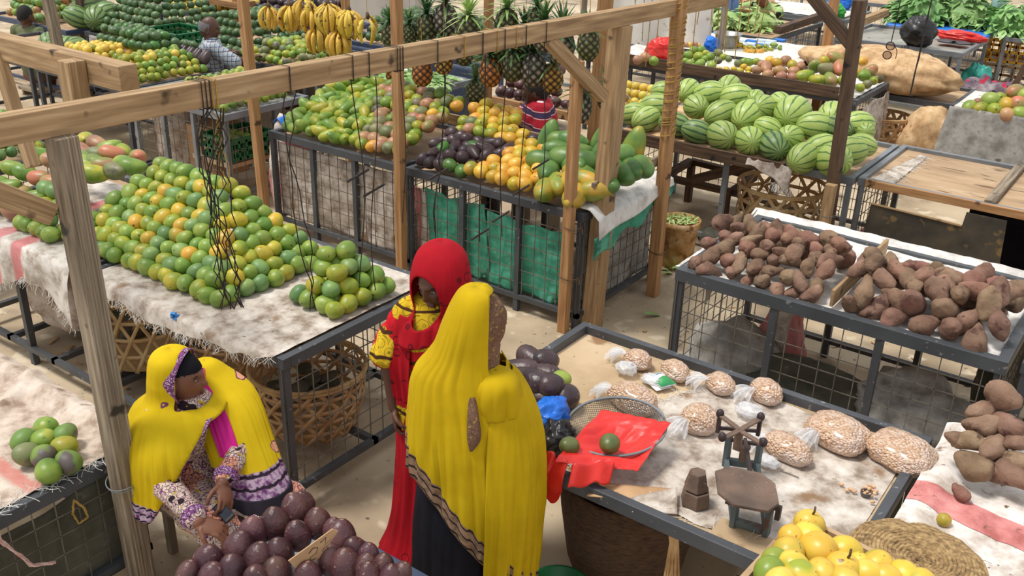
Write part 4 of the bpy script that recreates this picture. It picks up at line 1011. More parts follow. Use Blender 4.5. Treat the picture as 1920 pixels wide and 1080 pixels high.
def robe(name, mtl, parent, c, face, keys, fold=.03, freq=2.6, hem=None, skip=None, nu=110, nv=70, thick=.004, twist=0, label=None, vf=.55, seed=0, drape=None, skip3=None, ur=(0, 1)):
    """Cloth hanging round a body: keys = (t, z, right, forward, half width, half depth). hem(theta)->z of the lower edge."""
    fx, fy = Vector(face).normalized().x, Vector(face).normalized().y
    fw_ = Vector((fx, fy, 0)); rt_ = Vector((fy, -fx, 0)); c = Vector(c); z0 = keys[0][1]; z1 = keys[-1][1]

    def pt(u, v):
        th = 2 * PI * (ur[0] + (ur[1] - ur[0]) * u); tt = v
        if hem:
            hz = hem(th); zt = z0 + (hz - z0) * v
            # find the key parameter with that height
            lo, hi = 0., 1.
            for _ in range(22):
                mid = (lo + hi) / 2
                if interp(keys, mid)[0] > zt: lo = mid
                else: hi = mid
            tt = lo
            if hz < z1 and zt < z1: tt = 1.
        z, dx, dy, rx, ry = interp(keys, tt)
        if hem: z = zt
        k = fold * min(1, (tt * 1.6) ** 1.4)
        q = Vector((math.cos(th + twist * tt) * freq, math.sin(th + twist * tt) * freq, z * vf + seed))
        n1 = noise.noise(q * 1.15); n2 = noise.noise(q * 2.4 + Vector((5, 0, 0)))
        fo = 1 + k * (1.1 * n1 + .9 * (1 - 3.2 * abs(n2)) + .35 * noise.noise(q * 5.2) + .25 * (1 - 3 * abs(noise.noise(q * 4.3 + Vector((0, 7, 0))))))
        p = c + rt_ * (dx + rx * math.cos(th) * fo) + fw_ * (dy + ry * math.sin(th) * fo) + Vector((0, 0, z - c.z))
        if drape: p = drape(p, th, tt)
        return p
    LEN = z0 - z1

    def uv(u, v, p): return (u, (1 - v) * (z0 - (hem(2 * PI * (ur[0] + (ur[1] - ur[0]) * u)) if hem else z1)))
    mb = MB(); mb.grid(pt, nu, nv, ur == (0, 1), (lambda u, v, p: skip((p - c).dot(rt_), (p - c).dot(fw_), p.z)) if skip else (lambda u, v, p: skip3(p)) if skip3 else None, uv)
    o = mb.build(name, M[mtl] if isinstance(mtl, str) else mtl, parent, True, solid=thick)
    if skip or skip3:                       # even out the cut edges
        b = bmesh.new(); b.from_mesh(o.data); bmesh.ops.delete(b, geom=[v for v in b.verts if not v.link_faces], context='VERTS')
        for _ in range(10):
            nx = {}
            for v in b.verts:
                nb = [e.other_vert(v).co for e in v.link_edges if e.is_boundary]
                if len(nb) == 2: nx[v] = v.co * .4 + (nb[0] + nb[1]) * .3
            for v, q in nx.items(): v.co = q
        b.to_mesh(o.data); b.free()
    if label: o['label'] = label
    return o


def cloth(name, base, border=None, bw=.09, pattern=(), fall=None):
    """Woven cloth; border: colours of a band measured in metres from the hem (UV v); pattern: (colour, kind, scale, threshold)."""
    t = NT(name); tc = t.n('TexCoord')
    nz = t.n('TexNoise'); nz.inputs['Scale'].default_value = 6; nz.inputs['Detail'].default_value = 5; t.l(tc.outputs['Object'], nz.inputs['Vector'])
    c = t.ramp(nz.outputs['Fac'], [(.3, lin(base[0])), (.7, lin(base[-1]))])
    for (cc, kd, sc, lo, hi) in pattern:
        if kd == 'vor':
            x = t.n('TexVoronoi'); x.inputs['Scale'].default_value = sc; t.l(tc.outputs['Object'], x.inputs['Vector']); v = x.outputs['Distance']
        elif kd == 'ring':
            x = t.n('TexVoronoi'); x.inputs['Scale'].default_value = sc; t.l(tc.outputs['Object'], x.inputs['Vector']); v = t.val('PINGPONG', x.outputs['Distance'], .16)
        elif kd == 'pring':
            x = t.n('TexVoronoi'); x.inputs['Scale'].default_value = sc; t.l(tc.outputs['Object'], x.inputs['Vector'])
            g = t.n('TexNoise'); g.inputs['Scale'].default_value = 4.5; g.inputs['Detail'].default_value = 0; t.l(tc.outputs['Object'], g.inputs['Vector'])
            rg = t.val('SUBTRACT', 1.0, t.val('MULTIPLY', t.val('ABSOLUTE', t.val('SUBTRACT', x.outputs['Distance'], .3)), 9.0)); v = t.val('MULTIPLY', rg, t.step(g.outputs['Fac'], .5, .54))
        elif kd == 'cell':
            x = t.n('TexVoronoi', feature='DISTANCE_TO_EDGE'); x.inputs['Scale'].default_value = sc; t.l(tc.outputs['Object'], x.inputs['Vector']); v = x.outputs['Distance']
        elif kd == 'wave':
            x = t.n('TexWave', wave_type='RINGS'); x.inputs['Scale'].default_value = sc; x.inputs['Distortion'].default_value = 6; t.l(tc.outputs['Object'], x.inputs['Vector']); v = x.outputs['Fac']
        else:
            x = t.n('TexNoise'); x.inputs['Scale'].default_value = sc; x.inputs['Detail'].default_value = 1; t.l(tc.outputs['Object'], x.inputs['Vector']); v = x.outputs['Fac']
        c = t.mix(t.step(v, lo, hi), c, lin(cc))
    if border:
        sx = t.n('SeparateXYZ'); t.l(tc.outputs['UV'], sx.inputs[0]); v = sx.outputs['Y']
        wn = t.n('TexNoise'); wn.inputs['Scale'].default_value = 40; t.l(tc.outputs['Object'], wn.inputs['Vector'])
        bc = t.ramp(wn.outputs['Fac'], [(.35, lin(border[0])), (.55, lin(border[1]))])
        for q in (.12, .5, .88):
            ln = t.val('ABSOLUTE', t.val('SUBTRACT', t.val('MULTIPLY_ADD', wn.outputs['Fac'], .012, v), bw * q + .006))
            bc = t.mix(t.step(ln, .006, .003), bc, lin(border[2]))
        c = t.mix(t.step(v, bw, bw - .003), c, bc)
    t.l(c, t.b.inputs['Base Color']); t.b.inputs['Roughness'].default_value = .85; t.b.inputs['Specular IOR Level'].default_value = .2
    b = t.n('Bump'); b.inputs['Strength'].default_value = .25; b.inputs['Distance'].default_value = .01; t.l(nz.outputs['Fac'], b.inputs['Height']); t.l(b.outputs[0], t.b.inputs['Normal'])
    return t.m


M['yellow_cloth'] = cloth('yellow_veil', [(180, 148, 6), (200, 168, 14)], ((118, 92, 70), (150, 120, 96), (44, 34, 30)), .105)
M['yellow_plain'] = cloth('yellow_sleeve_cloth', [(180, 148, 6), (200, 168, 14)])
M['brown_scarf'] = cloth('brown_printed_scarf', [(96, 70, 56), (134, 102, 82)], pattern=[((52, 38, 34), 'cell', 60, .05, .0), ((150, 124, 70), 'noise', 70, .64, .68)])
M['black_cloth'] = cloth('black_cloth', [(16, 15, 20), (28, 26, 34)])
M['red_cloth'] = cloth('red_printed_cloth', [(150, 10, 26), (178, 18, 34)], pattern=[((108, 14, 24), 'pring', 15, .55, .6)])
M['kanga'] = cloth('yellow_red_printed_cloth', [(206, 170, 30), (220, 186, 44)], pattern=[((206, 26, 44), 'noise', 5.2, .55, .565), ((70, 52, 24), 'ring', 22, .135, .15), ((74, 44, 24), 'wave', 3.2, .93, .97)])
M['print'] = cloth('cream_printed_dress', [(212, 186, 168), (230, 212, 198)], pattern=[((226, 158, 126), 'noise', 6, .55, .57), ((128, 60, 120), 'ring', 26, .11, .14), ((58, 40, 48), 'cell', 52, .05, .025), ((240, 226, 212), 'vor', 90, .2, .14), ((48, 34, 40), 'noise', 13, .64, .655), ((196, 160, 30), 'noise', 40, .66, .68)])
M['seat_veil'] = cloth('yellow_veil_with_purple_hem', [(204, 172, 14), (220, 188, 26)], ((112, 56, 112), (196, 170, 190), (50, 36, 50)), .085, [((104, 62, 84), 'noise', 5.5, .66, .665), ((226, 160, 130), 'noise', 5.5, .672, .676)])
M['purple_band'] = cloth('purple_lace_band', [(126, 66, 124), (150, 92, 146)], pattern=[((214, 190, 208), 'ring', 40, .11, .13), ((50, 36, 50), 'cell', 50, .05, .03)])
M['pink_cloth'] = cloth('magenta_cloth', [(204, 32, 132), (220, 52, 148)])
M['peach_print'] = cloth('peach_paisley', [(222, 160, 130), (232, 176, 146)], pattern=[((96, 50, 76), 'ring', 36, .11, .14), ((236, 214, 200), 'vor', 70, .2, .15)])
M['grey_chiffon'] = cloth('dark_grey_chiffon', [(48, 44, 56), (66, 60, 70)])


def plaid(name, base, lines, sc=14):
    t = NT(name); tc = t.n('TexCoord'); sx = t.n('SeparateXYZ'); t.l(tc.outputs['Object'], sx.inputs[0]); c = lin(base)
    xy = t.val('ADD', sx.outputs['X'], t.val('MULTIPLY', sx.outputs['Y'], .6))
    for (cc, per, w, o_) in lines:
        for ax in (xy, sx.outputs['Z']):
            f_ = t.val('PINGPONG', t.val('ADD', ax, o_), per); c = t.mix(t.val('MULTIPLY', t.step(f_, w, w * .6), .75), c, lin(cc))
    t.l(c, t.b.inputs['Base Color']); t.b.inputs['Roughness'].default_value = .85; return t.m


M['plaid_blue'] = plaid('pale_blue_check_shirt', (166, 182, 194), [((84, 98, 122), .024, .006, 0), ((206, 190, 188), .024, .005, .012), ((50, 54, 70), .048, .003, 0)])
M['plaid_purple'] = plaid('purple_check_shirt', (110, 42, 66), [((60, 30, 60), .05, .016, 0), ((206, 190, 196), .05, .004, .02)])
M['olive_cloth'] = cloth('olive_shirt', [(92, 100, 70), (112, 118, 86)])
t_ = NT('red_striped_shirt'); tc_ = t_.n('TexCoord'); sx_ = t_.n('SeparateXYZ'); t_.l(tc_.outputs['Object'], sx_.inputs[0]); c_ = lin((186, 24, 48))
for (cc, lo, hi, per) in (((62, 52, 92), .0, .020, .062), ((226, 214, 216), .024, .030, .062)):
    f_ = t_.val('PINGPONG', t_.val('ADD', sx_.outputs['Z'], .02), per); c_ = t_.mix(t_.val('MULTIPLY', t_.step(f_, lo - .001, lo), t_.step(f_, hi, hi - .001)), c_, lin(cc))
t_.l(c_, t_.b.inputs['Base Color']); t_.b.inputs['Roughness'].default_value = .85; M['red_stripe'] = t_.m


def person(label, base): return empty('person', base, label, 'person')


def foldn(a, f, zf=.4):
    return lambda p: a * (noise.noise(Vector((p.x * f, p.y * f, p.z * f * zf))) + .5 * noise.noise(Vector((p.x * f * 2.1, p.y * f * 2.1, p.z * f * zf * 2))))


# --- woman in the red veil, standing in the aisle
Rv = Vector((.817, .577, 0)); Tv = Vector((.577, -.817, 0)); AW = (-.577, .817)      # camera's right, towards it, away from it (plan)
B = Vector((-2.47, 2.80, 0)); fc = Vector((-.02, -1.0)); F3 = Vector((fc.x, fc.y, 0)).normalized()
p1 = person('woman in red veil and yellow-red printed wrap standing, looking down', B)
ax = B + Rv * .08
hc = B + Rv * .105 + Tv * .05 + Vector((0, 0, 1.455)); hr = hrot((-.02, -1.0), .42); hinv = hr.transposed(); HS = 1.10
mb = MB(); head(mb, hc, hr, HS, .85)
limb(mb, [hc + Vector((0, 0, -.05)) - F3 * .03, ax + Vector((0, 0, 1.27))], [.058, .066])
mb.ball(ax + Vector((0, 0, 1.15)), Vector((.15, .1, .17)), 24, 16, hrot(fc, 0)); mb.ball(ax + Vector((0, 0, .92)), Vector((.15, .11, .2)), 24, 16, hrot(fc, 0))
sh = B - Rv * .055 + Tv * .02 + Vector((0, 0, 1.27)); el = B - Rv * .118 + Tv * .03 + Vector((0, 0, 1.02)); wr = B - Rv * .100 + Tv * .06 + Vector((0, 0, .835))
limb(mb, [sh, el, wr], [.050, .041, .029])
hand(mb, wr, Vector((0, 0, -1)) + Rv * .12 + Tv * .1, Rv, side=1, curl=1.0, s=1.02, tcurl=1.3)
sh2 = B + Rv * .23 + Vector((0, 0, 1.27)); el2 = B + Rv * .27 + Tv * .03 + Vector((0, 0, 1.03)); wr2 = B + Rv * .12 + Tv * .16 + Vector((0, 0, .98))
limb(mb, [sh2, el2, wr2], [.046, .037, .026]); hand(mb, wr2, -Rv + Tv * .2, Vector((0, 0, -1)), side=-1, curl=.6)
RH = F3.cross(Vector((0, 0, 1)))
for q in (-1, 1): limb(mb, [ax + RH * .08 * q + Vector((0, 0, .85)), ax + RH * .08 * q + Vector((0, 0, .46)), ax + RH * .085 * q + Vector((0, 0, .08))], [.085, .058, .04]); mb.ball(ax + RH * .085 * q + F3 * .06 + Vector((0, 0, .04)), Vector((.04, .115, .035)), 16, 10, hrot(fc, 0))
remeshed(mb, 'body', 'skin', p1)
face_bits(p1, hc, hr, HS)
robe('skirt', 'red_cloth', p1, B, AW, [(0, 1.0, .08, 0, .165, .13), (.3, .75, .08, 0, .18, .15), (.6, .42, .07, 0, .175, .155), (.85, .14, .05, 0, .19, .175), (1, .012, .035, -.01, .225, .21)], .05, 2.2, seed=2)
robe('wrap', 'kanga', p1, B, AW, [(0, 1.37, .09, 0, .08, .08), (.1, 1.32, .09, 0, .16, .105), (.28, 1.22, .09, 0, .205, .14), (.55, 1.06, .09, 0, .205, .16), (.8, .90, .085, 0, .19, .165), (1, .76, .08, 0, .18, .16)], .05, 2.6, seed=5,
     hem=lambda th: .80 + .06 * math.sin(th + .6), label='yellow wrap with red and black print')
mb = MB(); limb(mb, [sh + Vector((0, 0, .015)) + Rv * .02, el + Vector((0, 0, .075)) - Rv * .005], [.070, .082]); mb.ball(el + Vector((0, 0, .06)) - Rv * .005, (.084, .084, .04), 20, 10)
remeshed(mb, 'sleeve', 'kanga', p1, .007, 4, foldn(.010, 22), label='red and yellow sleeve')
VH = Vector((hc.x, hc.y, 0))
robe('veil', 'red_cloth', p1, VH, AW, [(0, 1.612, 0, .035, .0008, .0008), (.06, 1.604, 0, .03, .05, .055), (.16, 1.565, 0, .022, .098, .105), (.34, 1.485, 0, .005, .122, .126), (.52, 1.40, 0, .0, .124, .126), (.68, 1.325, -.005, .01, .114, .110), (.82, 1.27, -.015, 0, .148, .125), (1, 1.16, -.015, 0, .19, .15)], .042, 3.2,
     skip3=lambda p: (lambda q: q.y < -.035 and (q.x / .079) ** 2 + ((q.z + .012) / .104) ** 2 < 1)(hinv @ (p - hc)), hem=lambda th: 1.215 - .035 * math.sin(th * 2), label='bright red veil with dark ring print')
robe('scarf_end', 'red_cloth', p1, B, AW, [(0, 1.30, .085, 0, .185, .135), (.25, 1.22, .085, 0, .214, .152), (.6, 1.06, .085, 0, .219, .175), (1, .90, .085, 0, .205, .18)], .06, 2.6, seed=5, ur=(.585, .675), nu=24, nv=40, label='end of the red veil hanging down the front')

# --- woman in yellow, seen from behind
B = Vector((-1.90, 2.40, 0)); fc = Vector((.10, 1.0)); F3 = Vector((fc.x, fc.y, 0)).normalized(); RH = F3.cross(Vector((0, 0, 1)))
p2_ = person('woman in long yellow veil and black skirt, seen from behind, at the peanut stall', B)
hc = B + Rv * .05 + Vector((0, 0, 1.565)); hr = hrot((.45, .89), .2)
mb = MB(); head(mb, hc, hr, 1.0)
limb(mb, [hc + Vector((0, 0, -.05)) - F3 * .02, B + Vector((0, 0, 1.38)) - F3 * .01], [.056, .062])
mb.ball(B + Rv * .03 + Vector((0, 0, 1.22)), Vector((.16, .11, .18)), 24, 16, hrot(fc, 0)); mb.ball(B + Rv * .03 + Vector((0, 0, .98)), Vector((.16, .12, .2)), 24, 16, hrot(fc, 0))
for q, zz in ((1, .98), (-1, 1.0)):
    sh = B + Rv * .03 + Vector((0, 0, 1.30)) + RH * .115 * q; el = B + Rv * .045 + Vector((0, 0, 1.08)) + RH * .125 * q + F3 * .02; wr = B + Rv * .045 + Vector((0, 0, zz)) + RH * .06 * q + F3 * .12
    limb(mb, [sh, el, wr], [.048, .038, .027]); hand(mb, wr, F3 - RH * .3 * q, Vector((0, 0, -1)), side=q, curl=.5)
for q in (-1, 1): limb(mb, [B + RH * .08 * q + Vector((0, 0, .88)), B + RH * .08 * q + Vector((0, 0, .46)) + F3 * .02, B + RH * .085 * q + Vector((0, 0, .08))], [.088, .058, .04]); mb.ball(B + RH * .085 * q + F3 * .06 + Vector((0, 0, .04)), Vector((.04, .115, .035)), 16, 10, hrot(fc, 0))
remeshed(mb, 'body', 'skin', p2_)
face_bits(p2_, hc, hr)
robe('skirt', 'black_cloth', p2_, B, fc, [(0, 1.05, .03, 0, .16, .13), (.3, .8, .0, 0, .19, .165), (.6, .45, -.01, 0, .20, .18), (1, .015, -.02, 0, .23, .20)], .05, 2.2, seed=3)
mb = MB(); mb.ball(hc + F3 * .0 + Vector((0, 0, -.005)), Vector((.090, .108, .124)), 40, 28, hr); limb(mb, [hc + Vector((0, 0, -.05)), B + Rv * .03 + Vector((0, 0, 1.33))], [.085, .10])
bm_ = remeshed(mb, 'underscarf', 'brown_scarf', p2_, .008, 3, foldn(.004, 30))
# open the underscarf over the face
me_ = bm_.data; bmx = bmesh.new(); bmx.from_mesh(me_)
inv = hr.transposed()
dl = [f_ for f_ in bmx.faces if (lambda q: q.y < -.045 and (q.x / .058) ** 2 + ((q.z + .01) / .085) ** 2 < 1)(inv @ (f_.calc_center_median() + OFF[bm_.name] - hc))]
bmesh.ops.delete(bmx, geom=dl, context='FACES'); bmx.to_mesh(me_); bmx.free()


robe('veil', 'yellow_cloth', p2_, B, AW, [(0, 1.702, .045, .0, .0008, .0008), (.035, 1.695, .045, 0, .05, .055), (.085, 1.657, .040, 0, .076, .092), (.16, 1.574, .028, 0, .099, .116), (.26, 1.458, .010, 0, .122, .122), (.36, 1.37, .0, 0, .175, .145), (.48, 1.255, .02, 0, .212, .17), (.62, 1.10, .035, 0, .238, .19), (.8, .88, .045, 0, .245, .20), (1, .40, .045, 0, .245, .205)], .062, 2.5,
     hem=lambda th: max(.36, min(1.04, 1.03 - 1.25 * (.05 + .25 * math.cos(th) + .208))) if math.sin(th) < .35 else .85, skip=lambda r, f_, z: z > 1.405 and z < 1.71 and (r > .090 or f_ > .06), seed=1, nu=150, nv=100, label='plain yellow veil with printed brown hem')
# the front end of the veil thrown over her right shoulder and hanging long
robe('shoulder_cloth', 'yellow_cloth', p2_, B, AW, [(0, 1.385, .13, 0, .05, .05), (.1, 1.345, .115, 0, .10, .10), (.25, 1.24, .085, 0, .178, .16), (.42, 1.09, .075, 0, .222, .20), (.65, .84, .075, 0, .228, .21), (1, .36, .07, 0, .222, .21)], .075, 2.6, ur=(-.235, .22), nu=90, nv=80, seed=6)
# twisted end hanging in the middle of the back, brown side out
robe('veil_tail', 'brown_scarf', p2_, B + Tv * .195 + Rv * .05, (Tv.x, Tv.y), [(0, 1.345, .01, -.05, .010, .008), (.3, 1.28, .004, -.018, .018, .009), (.75, 1.20, .0, -.002, .021, .008), (1, 1.155, .008, .002, .004, .004)], .12, 1.4, nu=30, nv=24, label='brown printed tail of the veil')
robe('shoulder_roll', 'yellow_plain', p2_, B + Tv * .07 + Rv * .115, AW, [(0, 1.412, 0, .0, .003, .003), (.15, 1.405, 0, .0, .05, .05), (.4, 1.375, 0, .0, .082, .085), (.7, 1.32, 0, .0, .092, .095), (1, 1.25, 0, .0, .09, .09)], .09, 2.0, nu=50, nv=30, seed=4)

# --- seated woman with the phone
B = Vector((-3.25, 2.17, 0)); fc = Vector((.93, -.10)); F3 = Vector((fc.x, fc.y, 0)).normalized(); RH = F3.cross(Vector((0, 0, 1)))
p3_ = person('seated woman in yellow veil and cream printed dress holding a black phone', B)
hf = Vector((.86, .50)); hc = B + Vector((.03, -.05, .985)); hr = hrot(hf, .06); H3 = Vector((hf.x, hf.y, 0)).normalized()
mb = MB(); head(mb, hc, hr, 1.0)
ch = B + Vector((.02, -.03, .72))
limb(mb, [hc + Vector((0, 0, -.05)) - H3 * .02, ch + Vector((0, 0, .12))], [.054, .06])
mb.ball(ch, Vector((.16, .11, .2)), 24, 16, hrot(fc, .15)); mb.ball(B + Vector((0, 0, .48)), Vector((.17, .15, .14)), 24, 16)
hw = at(425, 985, .58); hl = at(440, 930, .60)          # wrists: right hand nearer, left hand further
wR = at(372, 978, .60); wL = at(418, 905, .66)
shR = ch + Vector((0, 0, .11)) + RH * .14; shL = ch + Vector((0, 0, .12)) - RH * .17
eR = (shR + wR) / 2 + RH * .03 + Vector((-.05, 0, -.09)); eL = (shL + wL) / 2 - RH * .07 + Vector((.03, 0, -.08))
limb(mb, [shR, eR, wR], [.046, .04, .029]); limb(mb, [shL, eL, wL], [.046, .04, .028])
tgt = at(432, 975, .57)
hand(mb, wR, (at(428, 1000, .55) - wR), Vector((.2, .3, -1)), side=-1, curl=.75, s=1.05, tcurl=1.0)
hand(mb, wL, (at(430, 985, .56) - wL), Vector((-.75, -.2, -.5)), side=-1, curl=.7, s=1.0, tcurl=.9)
kn = B + F3 * .46
for q in (-1, 1):
    hp = B + RH * .09 * q + Vector((0, 0, .42)); kq = kn + RH * (.13 + .03 * q) * q + Vector((0, 0, .44)); fq = kn + RH * .12 * q + F3 * .04 + Vector((0, 0, .07))
    limb(mb, [hp, kq, fq], [.085, .06, .042]); mb.ball(fq + F3 * .06 + Vector((0, 0, -.03)), Vector((.04, .11, .035)), 16, 10, hrot(fc, 0))
remeshed(mb, 'body', 'skin_l', p3_)
face_bits(p3_, hc, hr)
mb = MB()
for q in (-1, 1): limb(mb, [B + RH * .10 * q + Vector((0, 0, .43)), kn + RH * .15 * q + Vector((0, 0, .44)), kn + RH * .15 * q + F3 * .05 + Vector((0, 0, .1))], [.125, .10, .11], 24)
limb(mb, [B + Vector((0, 0, .42)), kn + Vector((0, 0, .40)), kn + F3 * .03 + Vector((0, 0, .1))], [.14, .11, .13], 24)
mb.ball(ch + Vector((0, 0, -.02)), Vector((.175, .13, .22)), 28, 18, hrot(fc, .15)); mb.ball(B + Vector((0, 0, .46)), Vector((.2, .19, .16)), 24, 16)
remeshed(mb, 'dress', 'print', p3_, .010, 6, foldn(.014, 9, 1))
mb = MB(); limb(mb, [shR, eR, wR + (eR - wR).normalized() * .03], [.07, .06, .042]); mb.ball(wR + (eR - wR).normalized() * .03, .046, 16, 10)
remeshed(mb, 'sleeve', 'print', p3_, .007, 4, foldn(.006, 24, 1))
mb = MB(); limb(mb, [shL, eL, wL + (eL - wL).normalized() * .03], [.07, .058, .042])
remeshed(mb, 'sleeve', 'print', p3_, .007, 4, foldn(.006, 24, 1))
for w_, e_ in ((wR, eR), (wL, eL)):
    q = (e_ - w_).normalized(); MB().tube([w_ + q * .012, w_ + q * .028, w_ + q * .045], [.042, .052, .056], 20).build('cuff', M['purple_band'], p3_, True, label='purple lace cuff')
# head coverings
mb = MB(); mb.ball(hc + Vector((0, 0, .012)) - H3 * .006, Vector((.083, .104, .116)), 40, 28, hr)
us = remeshed(mb, 'underscarf', 'black_cloth', p3_, .006, 2)
bmx = bmesh.new(); bmx.from_mesh(us.data); inv = hr.transposed()
dl = [f_ for f_ in bmx.faces if (lambda q: q.y < -.0 and q.z < .055 - .1 * (q.y + .09))(inv @ (f_.calc_center_median() + OFF[us.name] - hc))]
bmesh.ops.delete(bmx, geom=dl, context='FACES'); bmx.to_mesh(us.data); bmx.free()
BR = Vector((.577, -.817, 0))


VB = Vector((hc.x, hc.y, 0))
VK = [(0, 1.125, 0, -.035, .0008, .0008), (.05, 1.118, 0, -.035, .05, .05), (.14, 1.08, 0, -.035, .095, .088), (.28, .99, 0, -.04, .112, .10), (.42, .90, 0, -.035, .125, .125), (.52, .84, .01, -.02, .205, .20), (.66, .75, .03, .0, .262, .235), (.82, .60, .03, .0, .275, .255), (1, .36, .03, .0, .29, .275)]
edge_r = lambda z: -.11 + (z - .42) * .58
robe('veil', 'seat_veil', p3_, VB, (H3.x, H3.y), VK, .045, 2.6,
     hem=lambda th: .44, skip3=lambda p: ((lambda q: q.y < -.012 and q.z > -.095)(hr.transposed() @ (p - hc)) and p.z < 1.108 and p.z > .88) or (p.z < .84 and (p - B).dot(Rv) > edge_r(p.z)), seed=7, nu=140, nv=90, label='yellow veil with purple lace hem')
pts = [hc + hr @ Vector((.112 * math.cos(a), -.012 + .02 * math.cos(a) ** 2, .006 + .128 * math.sin(a))) for a in [PI * (-.22 + 1.44 * i / 24) for i in range(25)]]


def ribbon(name, mtl, pts, wdir, w, parent, label=None, thick=.003):
    mb = MB(); n = len(pts) - 1

    def fnp(u, v): return pts[min(n, round(u * n))] + (wdir(u) if callable(wdir) else Vector(wdir)) * w * (v - .5)
    mb.grid(fnp, n, 3); return mb.build(name, M[mtl], parent, True, solid=thick, label=label)


ribbon('veil_band', 'purple_band', pts, hr @ Vector((0, -1, 0)), .048, p3_, 'purple lace band of the veil')


ep = []
for i in range(20):
    z = .85 - .40 * i / 19; k = interp([(0, .84, .165, .155), (.25, .75, .245, .215), (.6, .60, .275, .255), (1, .44, .285, .27)], (.84 - z) / .40); q = B + Rv * (edge_r(z) - .02) + Vector((0, 0, z)); d = q - VB; d.z = 0
    ep.append(q + Tv * max(.02, (k[1] + .012) * math.sqrt(max(.02, 1 - (d.dot(Rv) / (k[1] + .02)) ** 2)) - d.dot(Tv)))
ribbon('veil_border', 'purple_band', ep, Rv * .9 + Vector((0, 0, .45)), .075, p3_, 'purple lace border down the front edge of the veil')
C2 = Vector((shL.x, shL.y, 0)); CK = []; AV = Vector((AW[0], AW[1], 0))
for t_k, z, rx, ry in ((0, .968, .003, .003), (.06, .96, .045, .045), (.15, .915, .098, .09), (.35, .83, .140, .128), (.7, .68, .145, .128), (1, .53, .146, .128)):
    P_ = shL.lerp(eL + Vector((0, 0, .02)), max(-.2, (shL.z - z) / (shL.z - eL.z) * .9)); CK.append((t_k, z, (P_ - C2).dot(Rv) - (.05 if z > .88 else .0), (P_ - C2).dot(AV), rx, ry))
robe('shoulder_veil', 'seat_veil', p3_, C2, AW, CK, .04, 2.4, seed=11, label='yellow veil over the left arm with purple lace hem')
robe('shoulder_panel', 'pink_cloth', p3_, C2 + Tv * .006, AW, [((k[0] - .06) / .64, k[1], k[2], k[3], k[4] + .005, k[5] + .005) for k in CK[1:5]], .04, 2.4, seed=11, ur=(.70, .80), nu=20, nv=30, label='magenta panel of the veil')
robe('chiffon_edge', 'grey_chiffon', p3_, C2, AW, [(0, .56, CK[-1][2], CK[-1][3], .144, .126), (.5, .50, CK[-1][2] + .005, CK[-1][3], .156, .138), (1, .44, CK[-1][2] + .005, CK[-1][3], .16, .142)], .06, 2.4, seed=11, nv=20, label='dark grey chiffon edge')
# phone between her hands (held, so a thing of its own)
ph = MB(); a = at(405, 945, .60); b = at(434, 975, .585); d = (b - a).normalized(); q = d.cross(Vector((.35, -.5, .8))).normalized(); n_ = q.cross(d)
rot = Matrix((d, q, n_)).transposed(); t = empty('phone', (a + b) / 2, 'small black phone held in the seated woman\'s hands', 'phone')
mbp = MB(); vs = [(a + b) / 2 + rot @ Vector((x, y, z)) for x in (-.055, .055) for y in (-.024, .024) for z in (-.006, .006)]; mbp.add(vs, [(0, 1, 3, 2), (4, 6, 7, 5), (0, 4, 5, 1), (2, 3, 7, 6), (0, 2, 6, 4), (1, 5, 7, 3)]).build('phone_body', mat('black_plastic', [(20, 20, 24)], rough=.35), t, bevel=.004)
mbp = MB(); vs = [(a + b) / 2 + rot @ Vector((x, y, .0065)) for x, y in ((-.045, -.02), (.04, -.02), (.04, .02), (-.045, .02))]; mbp.add(vs, [(0, 1, 2, 3)]).build('screen', mat('dark_screen', [(40, 44, 54)], rough=.12), t)
# low stool under her
st = empty('stool', (B.x, B.y, 0), 'low wooden stool under the seated woman', 'stool')
MB().box(B.x - .16, B.y - .14, .25, B.x + .16, B.y + .14, .29).build('seat', M['old_wood'], st)
for x in (-1, 1):
    for y in (-1, 1): MB().box(B.x + x * .13 - .018, B.y + y * .11 - .018, 0, B.x + x * .13 + .018, B.y + y * .11 + .018, .25).build('leg', M['old_wood'], st)


